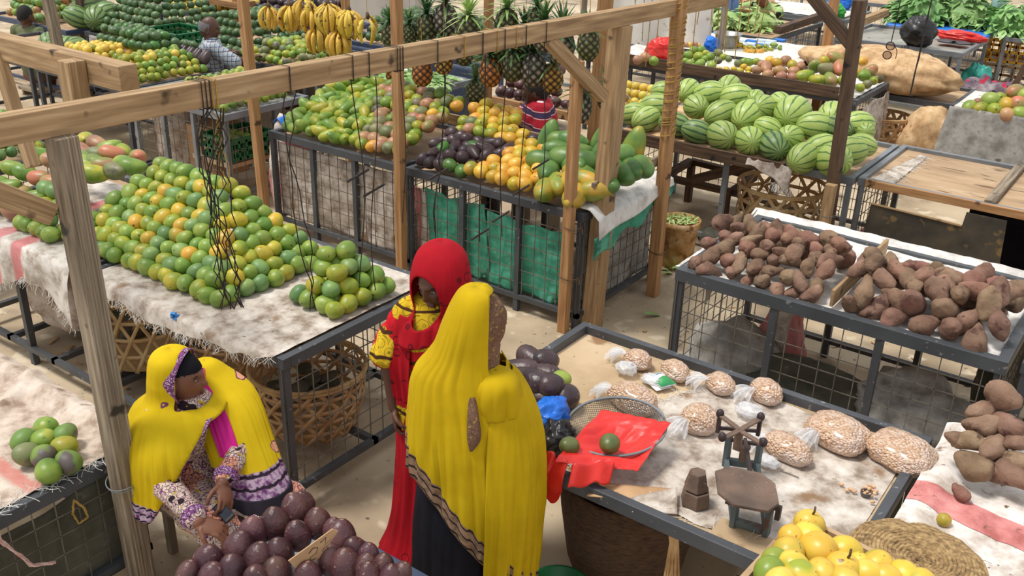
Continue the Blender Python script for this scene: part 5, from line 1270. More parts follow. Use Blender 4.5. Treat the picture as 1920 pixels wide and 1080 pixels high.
# --- men among the far stalls
def seated_man(label, base, face, hz, torso_z, shirt, hairm, head_face, hpitch=0, arms=(), skin='skin', bald=False, hoff=(0, 0), s=1.0, shirt_label=None, w=1.0):
    B = Vector(base); F = Vector((face[0], face[1], 0)).normalized(); RH = F.cross(Vector((0, 0, 1))); p = person(label, B)
    hc = Vector((B.x + hoff[0], B.y + hoff[1], hz)); hr = hrot(head_face, hpitch)
    mb = MB(); head(mb, hc, hr, s); ch = B + Vector((0, 0, torso_z))
    limb(mb, [hc + Vector((0, 0, -.06)), ch + Vector((0, 0, .2))], [.058, .07]); mb.ball(ch, Vector((.17, .11, .24)), 20, 14, hrot(face, .1)); mb.ball(B + Vector((0, 0, torso_z - .32)), Vector((.16, .13, .16)), 20, 14)
    mc = MB(); mc.ball(ch + Vector((0, 0, .02)), Vector((.19 * w, .13 * w, .25)), 28, 18, hrot(face, .1)); mc.ball(B + Vector((0, 0, torso_z - .26)), Vector((.185 * w, .145 * w, .2)), 24, 16)
    mc.ball(ch + Vector((0, 0, .17)), Vector((.2 * w, .09 * w, .075)), 24, 14, hrot(face, 0))
    for q, ex, wx in arms:
        s0 = ch + Vector((0, 0, .17)) + RH * .18 * q; limb(mb, [s0, ex, wx], [.05, .042, .03]); hand(mb, wx, (Vector(wx) - Vector(ex)), Vector((0, 0, -1)), side=q, curl=.4)
        limb(mc, [s0, s0.lerp(Vector(ex), .95)], [.078, .08], 18)
    for q in (-1, 1): limb(mb, [B + RH * .09 * q + Vector((0, 0, torso_z - .38)), B + RH * .1 * q + F * .38 + Vector((0, 0, torso_z - .40)), B + RH * .1 * q + F * .36 + Vector((0, 0, .06))], [.09, .06, .045])
    remeshed(mb, 'body', skin, p, .005)
    remeshed(mc, 'shirt', shirt, p, .009, 5, foldn(.007, 14, 1), shirt_label)
    hm = MB(); hm.ball(hc + Vector((0, 0, .012)) + hr @ Vector((0, .006, 0)), Vector((.080, .100, .114)) * s, 32, 22, hr)
    ho = remeshed(hm, 'hair', hairm, p, .006, 1); inv = hr.transposed(); bx = bmesh.new(); bx.from_mesh(ho.data)
    lim = (lambda q: q.z < .015 + .07 * (-q.y / .1) or q.y < -.075) if not bald else (lambda q: q.z > .055 or q.z < -.04 or q.y < -.01)
    bmesh.ops.delete(bx, geom=[f_ for f_ in bx.faces if lim(inv @ (f_.calc_center_median() + OFF[ho.name] - hc))], context='FACES'); bx.to_mesh(ho.data); bx.free()
    face_bits(p, hc, hr, s)
    bn = empty('bench', (B.x, B.y, 0), 'low bench under the ' + label.split(',')[0], 'bench')
    MB().box(B.x - .2, B.y - .16, torso_z - .56, B.x + .2, B.y + .16, torso_z - .52).build('seat', M['old_wood'], bn)
    for x in (-.16, .16): MB().box(B.x + x - .02, B.y - .12, 0, B.x + x + .02, B.y + .12, torso_z - .56).build('leg', M['old_wood'], bn)
    return p


b0 = (-4.50, 6.70, 0)
seated_man('man in red shirt with white and blue stripes, looking left', b0, (-.75, -.55), 1.235, .95, 'red_stripe', 'hair', (-.86, -.35), .05,
           [(1, Vector((-4.74, 6.68, .93)), Vector((-4.78, 6.50, .96))), (-1, Vector((-4.30, 6.48, .88)), Vector((-4.46, 6.43, .98)))], 'skin', hoff=(-.02, -.06), s=1.12, w=1.2)
hd = aty(393, 52, 6.62)
seated_man('man in pale blue check shirt seen from behind, grey hair', (hd.x + .02, hd.y - .02, 0), (.55, .8), hd.z, hd.z - .34, 'plaid_blue', 'hair_grey', (.75, .65), .3,
           [(1, Vector((hd.x + .34, hd.y + .02, .93)), Vector((hd.x + .36, hd.y + .22, .96))), (-1, Vector((hd.x - .26, hd.y + .1, .95)), Vector((hd.x - .1, hd.y + .32, .95)))], 'skin', bald=True, s=1.08)
hd = aty(38, 28, 6.50)
seated_man('man in olive shirt seen from behind, far left', (hd.x + .12, hd.y - .0, 0), (-.3, 1), hd.z, hd.z - .36, 'olive_cloth', 'hair', (-.3, 1), .1,
           [(1, Vector((hd.x + .46, hd.y + .0, .6)), Vector((hd.x + .42, hd.y + .1, .45))), (-1, Vector((hd.x - .2, hd.y, .6)), Vector((hd.x - .1, hd.y + .1, .45)))], 'skin', s=1.1)
hd = aty(583, 14, 8.38)
seated_man('person in purple check shirt half hidden behind the bananas', (hd.x, hd.y, 0), (-.2, -1), hd.z, hd.z - .33, 'plaid_purple', 'hair', (-.2, -1), .2,
           [(1, Vector((hd.x - .3, hd.y - .02, hd.z - .5)), Vector((hd.x - .22, hd.y - .26, hd.z - .5))), (-1, Vector((hd.x + .3, hd.y - .02, hd.z - .5)), Vector((hd.x + .22, hd.y - .26, hd.z - .5)))], 'skin')
M['lime_print'] = cloth('lime_and_black_print', [(150, 176, 110), (176, 200, 130)], pattern=[((40, 40, 44), 'noise', 9, .55, .57)])
hd = aty(1432, 18, 14.62)
seated_man('person in lime and black top leaning on a far stall', (hd.x, hd.y + .10, 0), (-.2, -1), 1.10, .80, 'lime_print', 'hair', (-.4, -1), .9,
           [(1, Vector((hd.x - .36, hd.y - .12, .93)), Vector((hd.x - .05, hd.y - .25, .94))), (-1, Vector((hd.x + .3, hd.y - .15, .93)), Vector((hd.x + .05, hd.y - .28, .94)))], 'skin_l', hoff=(-.02, -.16))
# ---------------------------------------------------------------- sheets, sacks, baskets and goods near the camera
def wob(x, y, s=3., a=.012): return a * (noise.noise(Vector((x * s, y * s, 1.7))) + .5 * noise.noise(Vector((x * s * 2.7, y * s * 2.7, 4.1))))


def fray(pts, n, L, parent, mtl='fray', r=.0011, down=True):
    """Loose threads along a cloth edge."""
    mb = MB()
    for i in range(n):
        u = random.random() * (len(pts) - 1); k = int(u); p = Vector(pts[k]).lerp(Vector(pts[k + 1]), u - k)
        q = [p]; d = Vector((random.uniform(-1, 1), random.uniform(-1, 1), random.uniform(-1.4, .1) if down else random.uniform(-.1, .25))).normalized()
        for s_ in range(3):
            d = (d + Vector((random.uniform(-.7, .7), random.uniform(-.7, .7), random.uniform(-.8, .2) if down else random.uniform(-.2, .1)))).normalized(); q.append(q[-1] + d * L * random.uniform(.2, .45))
        mb.tube(q, r, 3, False)
    o = mb.build('frayed_edge', M[mtl], parent, kind='stuff'); return o


def drape(name, label, mtl, x0, x1, yb, yf, z, hang, group=None, nx=60, ny=50, cat='sack sheet', wa=.006, ragged=.04, fr=140, sag=0, lift=.0, fn=None, sidex=0):
    """A sheet lying on a stall top and hanging over its front edge (towards -y) by hang(u) metres."""
    hf = hang if callable(hang) else (lambda u: hang)
    mb = MB(); edge = []

    def pt(u, v):
        x = x0 + (x1 - x0) * u; L = yb - yf; H = max(.0, hf(u) + ragged * noise.noise(Vector((x * 7, 2.2, 0)))); s = v * (L + H)
        if s <= L: p = Vector((x, yb - s, z + .004 + abs(wob(x, yb - s, 4, wa)) + lift))
        else:
            d = s - L; fold = .018 * math.sin(x * 17 + 2 * noise.noise(Vector((x * 3, 0, 0)))) * min(1, d * 5)
            p = Vector((x, yf - .012 - .02 * min(1, d * 12) + fold - .02 * d, z + .004 - d))
        if sag: p.z -= sag * math.sin(PI * u) * (v if s > L else 0)
        return fn(p, u, v) if fn else p
    mb.grid(pt, nx, ny); edge = [pt(i / 40, 1) for i in range(41)]
    t = empty('sack_sheet', ((x0 + x1) / 2, yf, z), label, cat, group)
    mb.build('sheet', M[mtl], t, True)
    if fr: fray(edge, fr, .05, t)
    return t


# big stall
drape('x', 'white sack sheet under the big green mango pile, frayed along the front', 'sack', -4.70, -3.20, 3.72, 2.60, .884, lambda u: .02 + .10 * math.sin(PI * min(1, u * 1.02)) * (1 - .6 * u), fr=260)
drape('x', 'white sack sheet with red stripe hanging before the left mango stall', 'sack_red', -6.2, -4.86, 3.6, 2.60, .884, lambda u: .30 + .1 * math.sin(u * 7), fr=160)
kn = MB(); q = at(330, 592, .88)
for i in range(9): kn.tube([q + Vector((random.uniform(-.02, .02), random.uniform(-.02, .01), random.uniform(-.015, .02))) for _ in range(4)], .007, 5)
kn.build('cord_knot', mat('blue_twine', [(40, 110, 190), (70, 150, 220)], rough=.7), label='blue twine knot at the front edge of the sack sheet', cat='knot')


def shp(name, mtl, fn, nu, nv, label, cat, group=None, closed=False, solid=.004, **k):
    mb = MB(); mb.grid(fn, nu, nv, closed); return mb.build(name, M[mtl], None, True, solid=solid, label=label, cat=cat, group=group)


# low stall, lower left
def lowsheet(u, v):
    x = -4.6 + 1.2 * u; y = 2.02 - 1.1 * v; z = .664 + abs(wob(x, y, 5, .012))
    if y > 1.86: z += .05 * (1 - abs(y - 1.95) / .09) + .02 * noise.noise(Vector((x * 9, y * 4, 0)))
    z += .035 * math.exp(-((x + 4.02 + (y - 1.6) * .55) / .04) ** 2)
    return Vector((x, y, z))


t = empty('sack_sheet', (-4.0, 1.5, .66), 'white sack sheet with pinkish folds under the nine green mangoes', 'sack sheet')
MB().grid(lowsheet, 70, 60).build('sheet', M['sack_dirty'], t, True)
fray([lowsheet(1, v / 20) for v in range(21)], 260, .07, t, down=False)
# dark sheet standing behind its wire side
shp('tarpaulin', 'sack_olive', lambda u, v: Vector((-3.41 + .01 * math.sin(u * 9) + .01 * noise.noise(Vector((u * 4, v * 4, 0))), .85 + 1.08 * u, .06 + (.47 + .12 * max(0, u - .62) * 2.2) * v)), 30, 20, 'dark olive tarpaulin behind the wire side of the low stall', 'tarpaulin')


def wire_tie(label, c, r, m='wire', n=2, cat='wire tie', rad=.0025):
    mb = MB(); c = Vector(c)
    for k in range(n): mb.tube([c + Vector((math.cos(a) * r[0], math.sin(a) * r[1], .006 * math.sin(a * 2 + k) + .008 * k)) for a in [2 * PI * i / 24 for i in range(25)]], rad, 5)
    mb.tube([c + Vector((r[0], 0, 0)), c + Vector((r[0] + .02, -.02, .012)), c + Vector((r[0] + .03, -.03, -.02))], rad, 5)
    return mb.build('wire_tie', M[m], label=label, cat=cat)


wire_tie('bright wire tie round the foreground post at the low stall', (-3.265, 1.81, .60), (.072, .07), 'steel_light')
for z_, w in ((.79, 'upper'), (.42, 'lower')): wire_tie(f'{w} rusty wire tie round the thin post at the green-sheeted stall', (-3.185, 5.185, z_), (.075, .06), 'wire_rust', cat='wire tie')
wire_tie('yellow wire tie round the post between the two middle stalls', (-4.70, 5.18, .72), (.06, .06), 'wire_rust')
wire_tie('wire tie round the post right of the green-sheeted stall', (-3.0, 6.13, .36), (.07, .06), 'wire_rust')
wire_tie('wire tie round the stub by the plywood stall', (-2.07, 7.09, .62), (.075, .11), 'wire')


def strand(label, pts, r, m, n=1, jit=.01, cat='cord', name='cord'):
    mb = MB()
    for k in range(n):
        P = [Vector(p) + (Vector((random.uniform(-jit, jit), random.uniform(-jit, jit), 0)) if n > 1 else Vector((0, 0, 0))) for p in pts]
        out = []
        for i in range(len(P) - 1):
            for j in range(5): u = j / 5; out.append(P[i].lerp(P[i + 1], u) + Vector((noise.noise(P[i] * 5 + Vector((j, k, 0))), noise.noise(P[i] * 5 + Vector((k, j, 3))), 0)) * jit * .6)
        out.append(P[-1]); mb.tube(out, r, 4)
    return mb.build(name, M[m], label=label, cat=cat)


M['twine_red'] = mat('red_white_twine', [(190, 120, 110), (222, 200, 190)], 30, 2, .8)
strand('red and white twine hanging from the low stall corner', [(-3.34, 1.30, .67), (-3.33, 1.31, .58), (-3.33, 1.36, .48), (-3.32, 1.40, .40), (-3.32, 1.48, .36)], .004, 'twine_red', 4, .012)
strand('yellow string loop on the wire side of the low stall', [(-3.34, 1.62, .58), (-3.335, 1.66, .52), (-3.335, 1.66, .47), (-3.335, 1.62, .46), (-3.335, 1.61, .52), (-3.34, 1.62, .58)], .003, 'cord_y', 2, .006)

# cords hanging from the long beam
def beam_x(y): return -3.42 + (y - .9) * (.435 / 5.85)


def beam_cord(y, z_end, label, m='cord', r=.0032, n=1, stick=None, sway=.02, jit=.008, loops=1, dx=.0):
    x = beam_x(y); mb = MB()
    for k in range(loops):
        o_ = (k - loops / 2) * .02; hx, hz = .040, .058
        mb.tube([(x + dx + a * hx, y + o_ + .008 * math.sin(a * 3), 2.147 + b * hz) for a, b in ((1, -1), (1, 1), (-1, 1), (-1, -1), (1, -1))], r, 5)
    for k in range(n):
        L = 2.09 - z_end; N = 14; ph = random.uniform(0, 6); p = []
        for i in range(N + 1):
            u = i / N; a = sway * math.sin(u * PI * 1.5 + ph) + (random.uniform(-jit, jit) if n > 1 else 0)
            p.append((x + .04 + a * .8, y + a + (random.uniform(-jit, jit) if n > 1 else 0), 2.09 - L * u))
        mb.tube(p, r, 5)
    if stick: mb.tube([(x + .04 - .03, y - .05, stick - .02), (x + .05, y + .06, stick + .025)], .007, 6)
    mb.build('cord', M[m], label=label, cat='cord', group=None)


beam_cord(2.44, 1.18, 'tangled bundle of brown cords hanging over the big mango pile', 'cord', .0028, 9, loops=3, sway=.035, jit=.014)
beam_cord(2.48, 1.75, 'orange-brown cord loops tied on the beam above the big pile', 'cord_y', .0028, 3, loops=2, sway=.015)
beam_cord(2.86, 1.02, 'dark cord right of the tangled bundle', 'cord', .003, 2, sway=.03)
beam_cord(3.22, 1.05, 'dark cord with a stick, at the white-curtained stall', 'cord', .003, 1, 1.62)
beam_cord(3.32, .98, 'dark cord left of the two stick cords', 'cord', .003, 1, 1.52)
beam_cord(3.52, 1.30, 'grey loops of cord tied round the beam', 'cord', .0028, 1, None, loops=3, sway=.01)
beam_cord(3.78, 1.08, 'dark cord with a twig beside the middle post', 'cord', .003, 2, 1.50)
beam_cord(4.12, 1.02, 'yellow-looped cord with black hook end before the green sheet', 'cord', .0034, 1, 1.06, sway=.008)
for i, y in enumerate((4.30, 4.48, 4.66)): beam_cord(y, 1.0 + .1 * (i == 2), f'thin cord with a knot before the orange mangoes, {od(i + 1)} from the hook', 'cord', .003, 1, 1.12 + .12 * i, sway=.012)
for i, y in enumerate((3.98, 4.24, 4.40)): beam_cord(y, 2.06, f'yellow cord loop wound on the beam, {od(i + 1)} from the thin post', 'cord_y', .003, 0)
mb = MB()
for i in range(26):
    a0 = random.uniform(0, 6); z0 = 1.25 + i * .035; mb.tube([(-3.0 + .052 * math.cos(a0 + k * .5), 6.11 + .052 * math.sin(a0 + k * .5), z0 + k * .006) for k in range(13)], .005, 4)
mb.build('cord', M['cord_y'], label='yellow cord wound round the post right of the green-sheeted stall', cat='cord')
mb = MB()
for i in range(16):
    x = -3.6 + .14 * (i % 8) * .9 + random.uniform(-.02, .02); L = random.uniform(.25, .8); mb.tube([(x, 6.6 + .02 * i, 2.75), (x + random.uniform(-.02, .02), 6.6 + .02 * i, 2.4 - L * .5), (x + random.uniform(-.03, .03), 6.6 + .02 * i, 2.3 - L)], .0035, 4)
mb.build('hanging_cords', M['cord_y'], label='yellow cords hanging behind the thick post', cat='cord', kind='stuff')
timber('timber_crossbeam', 'beam above the photo carrying the yellow cords', (-3.8, 6.62, 2.8), (-2.2, 6.9, 2.8), .06, .1, cat='beam')

# ---- woven baskets with open hexagons
M['cane'] = mat('cane_strips', [(150, 112, 70), (190, 152, 104), (206, 174, 128)], 9, 4, .7, .2, 60, rnd=.1)
M['cane_light'] = mat('pale_cane_strips', [(190, 154, 104), (216, 184, 134), (228, 202, 158)], 9, 4, .7, .2, 60)


def basket(label, c, rb, rt, h, m='cane', nd=15, nh=5, w=.022, el=1.0, group=None, bottom=True):
    c = Vector(c); t = empty('basket', c, label, 'basket', group); mb = MB()

    def pos(a, z, o=0):
        u = z / h; r = rb + (rt - rb) * math.sin(min(1, u) * PI / 2) ** .8 + o + .008 * noise.noise(Vector((a * 2, z * 9, c.x)))
        return c + Vector((r * math.cos(a), r * el * math.sin(a), z))

    def rib(f, n, ww):
        pts = []
        for i in range(n + 1):
            p, tdir = f(i / n), (f(min(1, i / n + .01)) - f(max(0, i / n - .01)))
            nrm = (p - Vector((c.x, c.y, p.z))).normalized(); sd = tdir.normalized().cross(nrm).normalized()
            pts.append((p - sd * ww / 2, p + sd * ww / 2))
        b = len(mb.v); mb.add([q for pr in pts for q in pr], [(2 * i, 2 * i + 1, 2 * i + 3, 2 * i + 2) for i in range(n)])
    for k in range(1, nh): rib(lambda u, z=h * k / nh: pos(2 * PI * u, z), 48, w)
    for k in range(nd):
        for s_ in (1, -1): rib(lambda u, k=k, s_=s_: pos(2 * PI * k / nd + s_ * u * 1.05, h * u, .003 * s_), 16, w)
    mb.build('weave', M[m], t, True, solid=.003)
    mb = MB()
    for dz in (0, .018): mb.tube([pos(2 * PI * i / 48, h - dz, .006) for i in range(49)], .011, 6)
    mb.build('rim', M[m], t, True)
    if bottom: MB().lathe([(0.01, .006), (rb * .97, .006)], c, 28, False, lambda a, i: 1 if el == 1 else math.sqrt(math.cos(a) ** 2 + (el * math.sin(a)) ** 2)).build('base', M[m], t)
    return t


basket('open-weave cane basket inside the wire end of the big stall', (-3.55, 3.12, .14), .25, .31, .36)
mb = MB()
for i in range(26):
    a = random.uniform(0, 6.28); r = random.uniform(0, .2); mb.ball((-3.55 + r * math.cos(a), 3.12 + r * math.sin(a), .36 + random.uniform(-.06, .03)), (.06, .045, .02), 10, 6, Matrix.Rotation(a, 3, 'Z') @ Matrix.Rotation(random.uniform(-.6, .6), 3, 'X'))
mb.build('leaf_filling', M['sack_olive'], label='dark leaves and scraps filling the open-weave basket', cat='scraps', kind='stuff')
basket('tall cane basket behind the foreground post, under the left stall', (-4.92, 3.02, .14), .25, .29, .58, 'cane_light')
basket('wide dark cane basket standing under the middle of the big stall', (-4.42, 3.34, .14), .30, .34, .52)
basket('pale hexagon-weave basket under the watermelons', (-2.72, 7.86, .02), .34, .37, .5, 'cane_light', 12, 4, .032)
M['brown_weave'] = mat('dark_woven_basket', [(62, 46, 34), (92, 68, 48), (110, 84, 60)], 30, 4, .9, .6, 60, (1, 1, 4))
t = empty('basket', (-1.60, 3.24, 0), 'dark brown woven basket in shade under the peanut stall', 'basket')
MB().lathe([(.22, 0), (.27, .15), (.31, .4), (.325, .58), (.31, .585), (.28, .4), (.24, .1)], (-1.60, 3.24, 0), 40, True, lambda a, i: 1 + .02 * math.sin(a * 20) + .015 * math.sin(i * 3)).build('wall', M['brown_weave'], t, True)
t = empty('bucket', (-1.64, 2.74, 0), 'green plastic bucket at the bottom edge, under the peanut stall', 'bucket')
M['green_plastic'] = mat('green_plastic', [(18, 92, 52), (26, 112, 64)], rough=.35)
MB().lathe([(.10, .01), (.13, .24), (.142, .245), (.142, .26), (.128, .26), (.10, .02)], (-1.64, 2.74, 0), 36).build('shell', M['green_plastic'], t, True)
MB().tube([(-1.64 + .14 * math.cos(a), 2.74 + .14 * math.sin(a) * .6 - .05, .25 + .01 * math.sin(a)) for a in [PI + PI * i / 12 for i in range(13)]], .003, 6).build('handle', M['wire'], t)
# broom-like stalks under the stall
mb = MB()
for i in range(40): mb.tube([(-1.16 + random.uniform(-.02, .02), 2.74, .78), (-1.15 + random.uniform(-.04, .04), 2.76 + random.uniform(-.02, .02), .45), (-1.14 + random.uniform(-.09, .09), 2.78 + random.uniform(-.06, .06), .06)], .0035, 4)
mb.build('dried_stalks', M['cane'], label='bundle of dried stalks hanging under the peanut stall', cat='stalk bundle')
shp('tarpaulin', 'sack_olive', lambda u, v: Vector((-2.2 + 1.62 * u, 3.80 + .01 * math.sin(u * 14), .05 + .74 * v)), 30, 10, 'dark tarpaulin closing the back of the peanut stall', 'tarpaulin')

# ---- goods on the peanut stall
t = empty('sack_sheet', (-1.1, 3.25, .84), 'dirty white sack sheet under the peanut bags and scale', 'sack sheet')
def nsheet(u, v):
    x = -1.62 + 1.03 * u + .25 * (1 - u) * max(0, .5 - v) - .1 * (1 - u) * v; y = 3.80 - 1.02 * v + .05 * noise.noise(Vector((u * 5, 0, 0))) * (v > .5); return Vector((x, y, .838 + abs(wob(x, y, 6, .010))))
MB().grid(nsheet, 70, 60).build('sheet', M['sack'], t, True)
fray([nsheet(u / 20, 1) for u in range(21)] , 160, .06, t, down=False); fray([nsheet(0, u / 20) for u in range(21)], 160, .05, t, down=False)


def peanut_mat():
    t = NT('peanuts_in_plastic'); tc = t.n('TexCoord'); x = t.n('TexVoronoi'); x.inputs['Scale'].default_value = 84; t.l(tc.outputs['Object'], x.inputs['Vector'])
    mp = t.n('Mapping'); mp.inputs['Scale'].default_value = (1, 1.5, 1.2); t.l(tc.outputs['Object'], mp.inputs[0]); t.l(mp.outputs[0], x.inputs['Vector'])
    r = t.n('SeparateColor'); t.l(x.outputs['Color'], r.inputs[0])
    c = t.ramp(r.outputs[0], [(.1, lin((206, 164, 132))), (.5, lin((222, 184, 152))), (.9, lin((234, 206, 180)))])
    c = t.mix(t.step(x.outputs['Distance'], .55, .9), c, lin((176, 132, 104)))
    n2 = t.n('TexNoise'); n2.inputs['Scale'].default_value = 9; n2.inputs['Detail'].default_value = 5; t.l(tc.outputs['Object'], n2.inputs['Vector']); c = t.mix(t.val('MULTIPLY', t.step(n2.outputs['Fac'], .5, .68), .5), c, lin((226, 216, 214)))
    t.l(c, t.b.inputs['Base Color']); t.b.inputs['Roughness'].default_value = .4; t.b.inputs['Coat Weight'].default_value = .6; t.b.inputs['Coat Roughness'].default_value = .18
    b = t.n('Bump'); b.inputs['Strength'].default_value = .9; b.inputs['Distance'].default_value = .012; b.invert = True; t.l(x.outputs['Distance'], b.inputs['Height']); t.l(b.outputs[0], t.b.inputs['Normal']); return t.m


M['peanut'] = peanut_mat()
M['plastic'] = mat('clear_plastic', [(226, 226, 228), (244, 244, 246)], 20, 4, .25, .5, 30, alpha=.52)


def crumple(c, rad, seed, parent=None, name='knot', label=None, cat=None, fl=.5):
    mb = MB(); mb.ball(c, rad, 26, 18, None, lambda n, p: p * (1 + .38 * noise.noise(n * 2.3 + Vector((seed, 0, 0))) + .2 * noise.noise(n * 6 + Vector((0, seed, 0)))))
    return mb.build(name, M['plastic'], parent, True, label=label, cat=cat)


def tail(mb, a, b, w0, w1, seed):
    """Bunched free end of a plastic bag, fanning out from its knot."""
    a = Vector(a); b = Vector(b); d = (b - a); sd = d.cross(Vector((0, 0, 1))).normalized()
    mb.grid(lambda u, v: a + d * v + sd * (w0 + (w1 - w0) * v) * (u - .5) + Vector((0, 0, .018 * math.sin(u * 14 + seed) * v + .02 * math.sin(v * PI))), 24, 12)


def nutbag(label, c, rx, ry, rz, yaw, kd, sq=2.0, seed=0, taillen=.1):
    c = Vector(c); t = empty('peanut_bag', c, label, 'peanut bag', 'clear plastic bags of peanuts'); ca, sa = math.cos(yaw), math.sin(yaw); rot = Matrix.Rotation(yaw, 3, 'Z')

    def fn(n, p):
        m = (abs(n.x) ** sq + abs(n.y) ** sq) ** (1 / sq) if sq != 2 else math.hypot(n.x, n.y)
        k = math.hypot(n.x, n.y) / max(1e-6, m); q = Vector((p.x * k, p.y * k, p.z)); q *= 1 + .09 * noise.noise(n * 2.2 + Vector((seed, 1, 0))) + .03 * noise.noise(n * 6)
        q.z = max(q.z, -rz * .55); return q
    MB().ball(c + Vector((0, 0, rz * .56)), (rx, ry, rz), 44, 30, rot, fn).build('peanuts', M['peanut'], t, True)
    if kd is not None:
        d = rot @ Vector((math.cos(kd), math.sin(kd), 0)); a = c + Vector((0, 0, rz * .8)) + Vector((d.x * rx * .75, d.y * ry * .75, 0)); mb = MB()
        tail(mb, a, a + d * taillen + Vector((0, 0, -rz * .5)), .02, .10, seed); tail(mb, a, a + (rot @ Vector((math.cos(kd + .5), math.sin(kd + .5), 0))) * taillen * .8 + Vector((0, 0, -rz * .45)), .02, .08, seed + 2)
        mb.ball(a, .014, 12, 8); mb.build('plastic_tail', M['plastic'], t, True, label='bunched clear plastic end')
    return t


Z = .846
for px, py, rx, ry, rz, yaw, kd, sq, w in [(1195, 672, .075, .06, .05, -.3, 3.6, 2, 'small, at the back left by the rim'), (1265, 693, .08, .055, .05, -.4, None, 2.6, 'at the back by the rim, left of the green packet'), (1185, 750, .125, .075, .07, -.15, 3.4, 2.3, 'front left, pointing at the sieve'), (1350, 718, .08, .06, .05, -.5, 4.0, 2.2, 'third along the rim'), (1435, 735, .085, .065, .06, -.5, 4.4, 2.2, 'fourth along the rim, with upright plastic'),
                                           (1310, 790, .085, .08, .07, .1, 4.1, 2, 'tied with radiating creases, behind the scale'), (1475, 842, .11, .065, .06, -.25, 3.5, 2.2, 'right of the scale'), (1568, 815, .135, .105, .075, -.25, 4.3, 3.2, 'large pillow-shaped, left of two'), (1688, 852, .14, .11, .075, -.3, None, 3.2, 'large pillow-shaped, right of two')]:
    nutbag('clear plastic bag of peanuts, ' + w, at(px, py + 12, Z), rx, ry, rz, yaw, kd, sq, px * .01)
crumple(at(1175, 690, Z + .03), (.05, .045, .03), 1, None, 'plastic_bag', 'crumpled empty plastic by the small peanut bag', 'plastic')
crumple(at(1225, 712, Z + .02), (.06, .04, .02), 2, None, 'plastic_bag', 'flat clear plastic left of the green packet', 'plastic')
crumple(at(1405, 770, Z + .03), (.06, .045, .03), 3, None, 'plastic_bag', 'crumpled clear plastic behind the scale', 'plastic')
crumple(at(1440, 865, Z + .02), (.05, .035, .02), 4, None, 'plastic_bag', 'crumpled clear plastic right of the scale frame', 'plastic')
# green and white packet
c = at(1240, 720, Z); t = empty('packet', c, 'white and green printed plastic packet among the peanut bags', 'packet'); rot = Matrix.Rotation(-.5, 3, 'Z')
for k in range(2):
    mb = MB(); mb.grid(lambda u, v: c + rot @ Vector(((u - .5) * .12 - .006 * k, (v - .5) * .085 - .02 * k, .006 + .024 * math.sin(PI * u) * math.sin(PI * v) + .016 * (1 - k))), 14, 10); mb.build('pouch', mat('packet_white', [(222, 226, 228), (240, 242, 242)], rough=.3), t, True)
mb = MB(); mb.grid(lambda u, v: c + rot @ Vector((.008 + .05 * u, (v - .5) * .083, .0255 + .024 * math.sin(PI * (.57 + .42 * u)) * math.sin(PI * v))), 8, 8); mb.build('printed_band', mat('packet_green', [(24, 120, 70), (60, 160, 90)], 20, rough=.3), t, True)
mb = MB(); mb.grid(lambda u, v: c + rot @ Vector((-.055 + .03 * u, (v - .5) * .06, .0255 + .024 * math.sin(PI * (.05 + .25 * u)) * math.sin(PI * (.15 + .7 * v)))), 8, 8); mb.build('printed_patch', mat('packet_blue', [(110, 170, 200), (190, 214, 224)], 60, rough=.3), t, True)
# peanuts lying loose (small handful) and cap
pnm = MB().ball((0, 0, 0), (.011, .007, .006), 10, 8).mesh('peanut', Vector((0, 0, 0)), True); pnm.materials.append(mat('loose_peanut', [(196, 150, 110), (222, 184, 146)], 30, 2, .6))
for i, (px, py) in enumerate([(1578, 908), (1588, 919), (1595, 917), (1602, 921), (1617, 918), (1624, 914), (1630, 916), (1636, 919), (1627, 922), (1640, 925), (1632, 910), (1621, 925), (1638, 913), (1643, 921), (1633, 928), (1636, 941)]):
    o = bpy.data.objects.new('peanut', pnm); col.objects.link(o); o.location = at(px, py, Z + .008 + (.012 if 4 <= i <= 13 and i % 3 == 0 else 0)); o.rotation_euler = (0, 0, i * 1.3)
    sset(o, 'loose peanut on the white sack sheet, ' + ('in the little heap by the dark cap' if i >= 4 and i < 15 else 'apart from the little heap'), 'peanut', 'loose peanuts on the sack sheet')
c = at(1623, 928, Z); MB().lathe([(.001, .002), (.020, .002), (.022, .016), (.019, .016), (.017, .005)], c, 20).build('bottle_cap', mat('grey_cap', [(80, 76, 78), (104, 98, 98)], rough=.6), label='small grey cap holding a few peanuts', cat='cap')

# weighing scale
M['cast'] = mat('rusty_cast_iron', [(84, 68, 58), (112, 90, 76), (124, 100, 86)], 8, 5, .65, .2, 60, spots=[((150, 132, 118), 40, .7, .74)])
M['cast_green'] = mat('old_green_iron', [(74, 86, 88), (96, 108, 108)], 10, 4, .6, spots=[((90, 64, 48), 14, .6, .68)])
sc = empty('weighing_scale', at(1385, 900, .846), 'old rusty balance scale with octagonal plate on the sack sheet', 'scale')
zp = 1.035; oc = [at(x, y, zp) for x, y in ((1341, 882), (1366, 874), (1428, 886), (1454, 906), (1461, 942), (1440, 957), (1374, 945), (1346, 921))]; mb = MB()
cen = sum(oc, Vector()) / 8
vs = [p for p in oc] + [p - Vector((0, 0, .014)) for p in oc] + [cen + (p - cen) * .94 + Vector((0, 0, -.004)) for p in oc] ; fs = [tuple(range(8, 16))[::-1], tuple(range(16, 24))] + [(i, (i + 1) % 8, 8 + (i + 1) % 8, 8 + i) for i in range(8)] + [(i, 16 + i, 16 + (i + 1) % 8, (i + 1) % 8) for i in range(8)]
mb.add(vs, fs).build('plate', M['cast'], sc, bevel=.003)
zc = 1.10; cx = at(1387, 806, zc); ends = [at(x, y, zc) for x, y in ((1350, 778), (1426, 784), (1354, 822), (1431, 832))]; mb = MB()
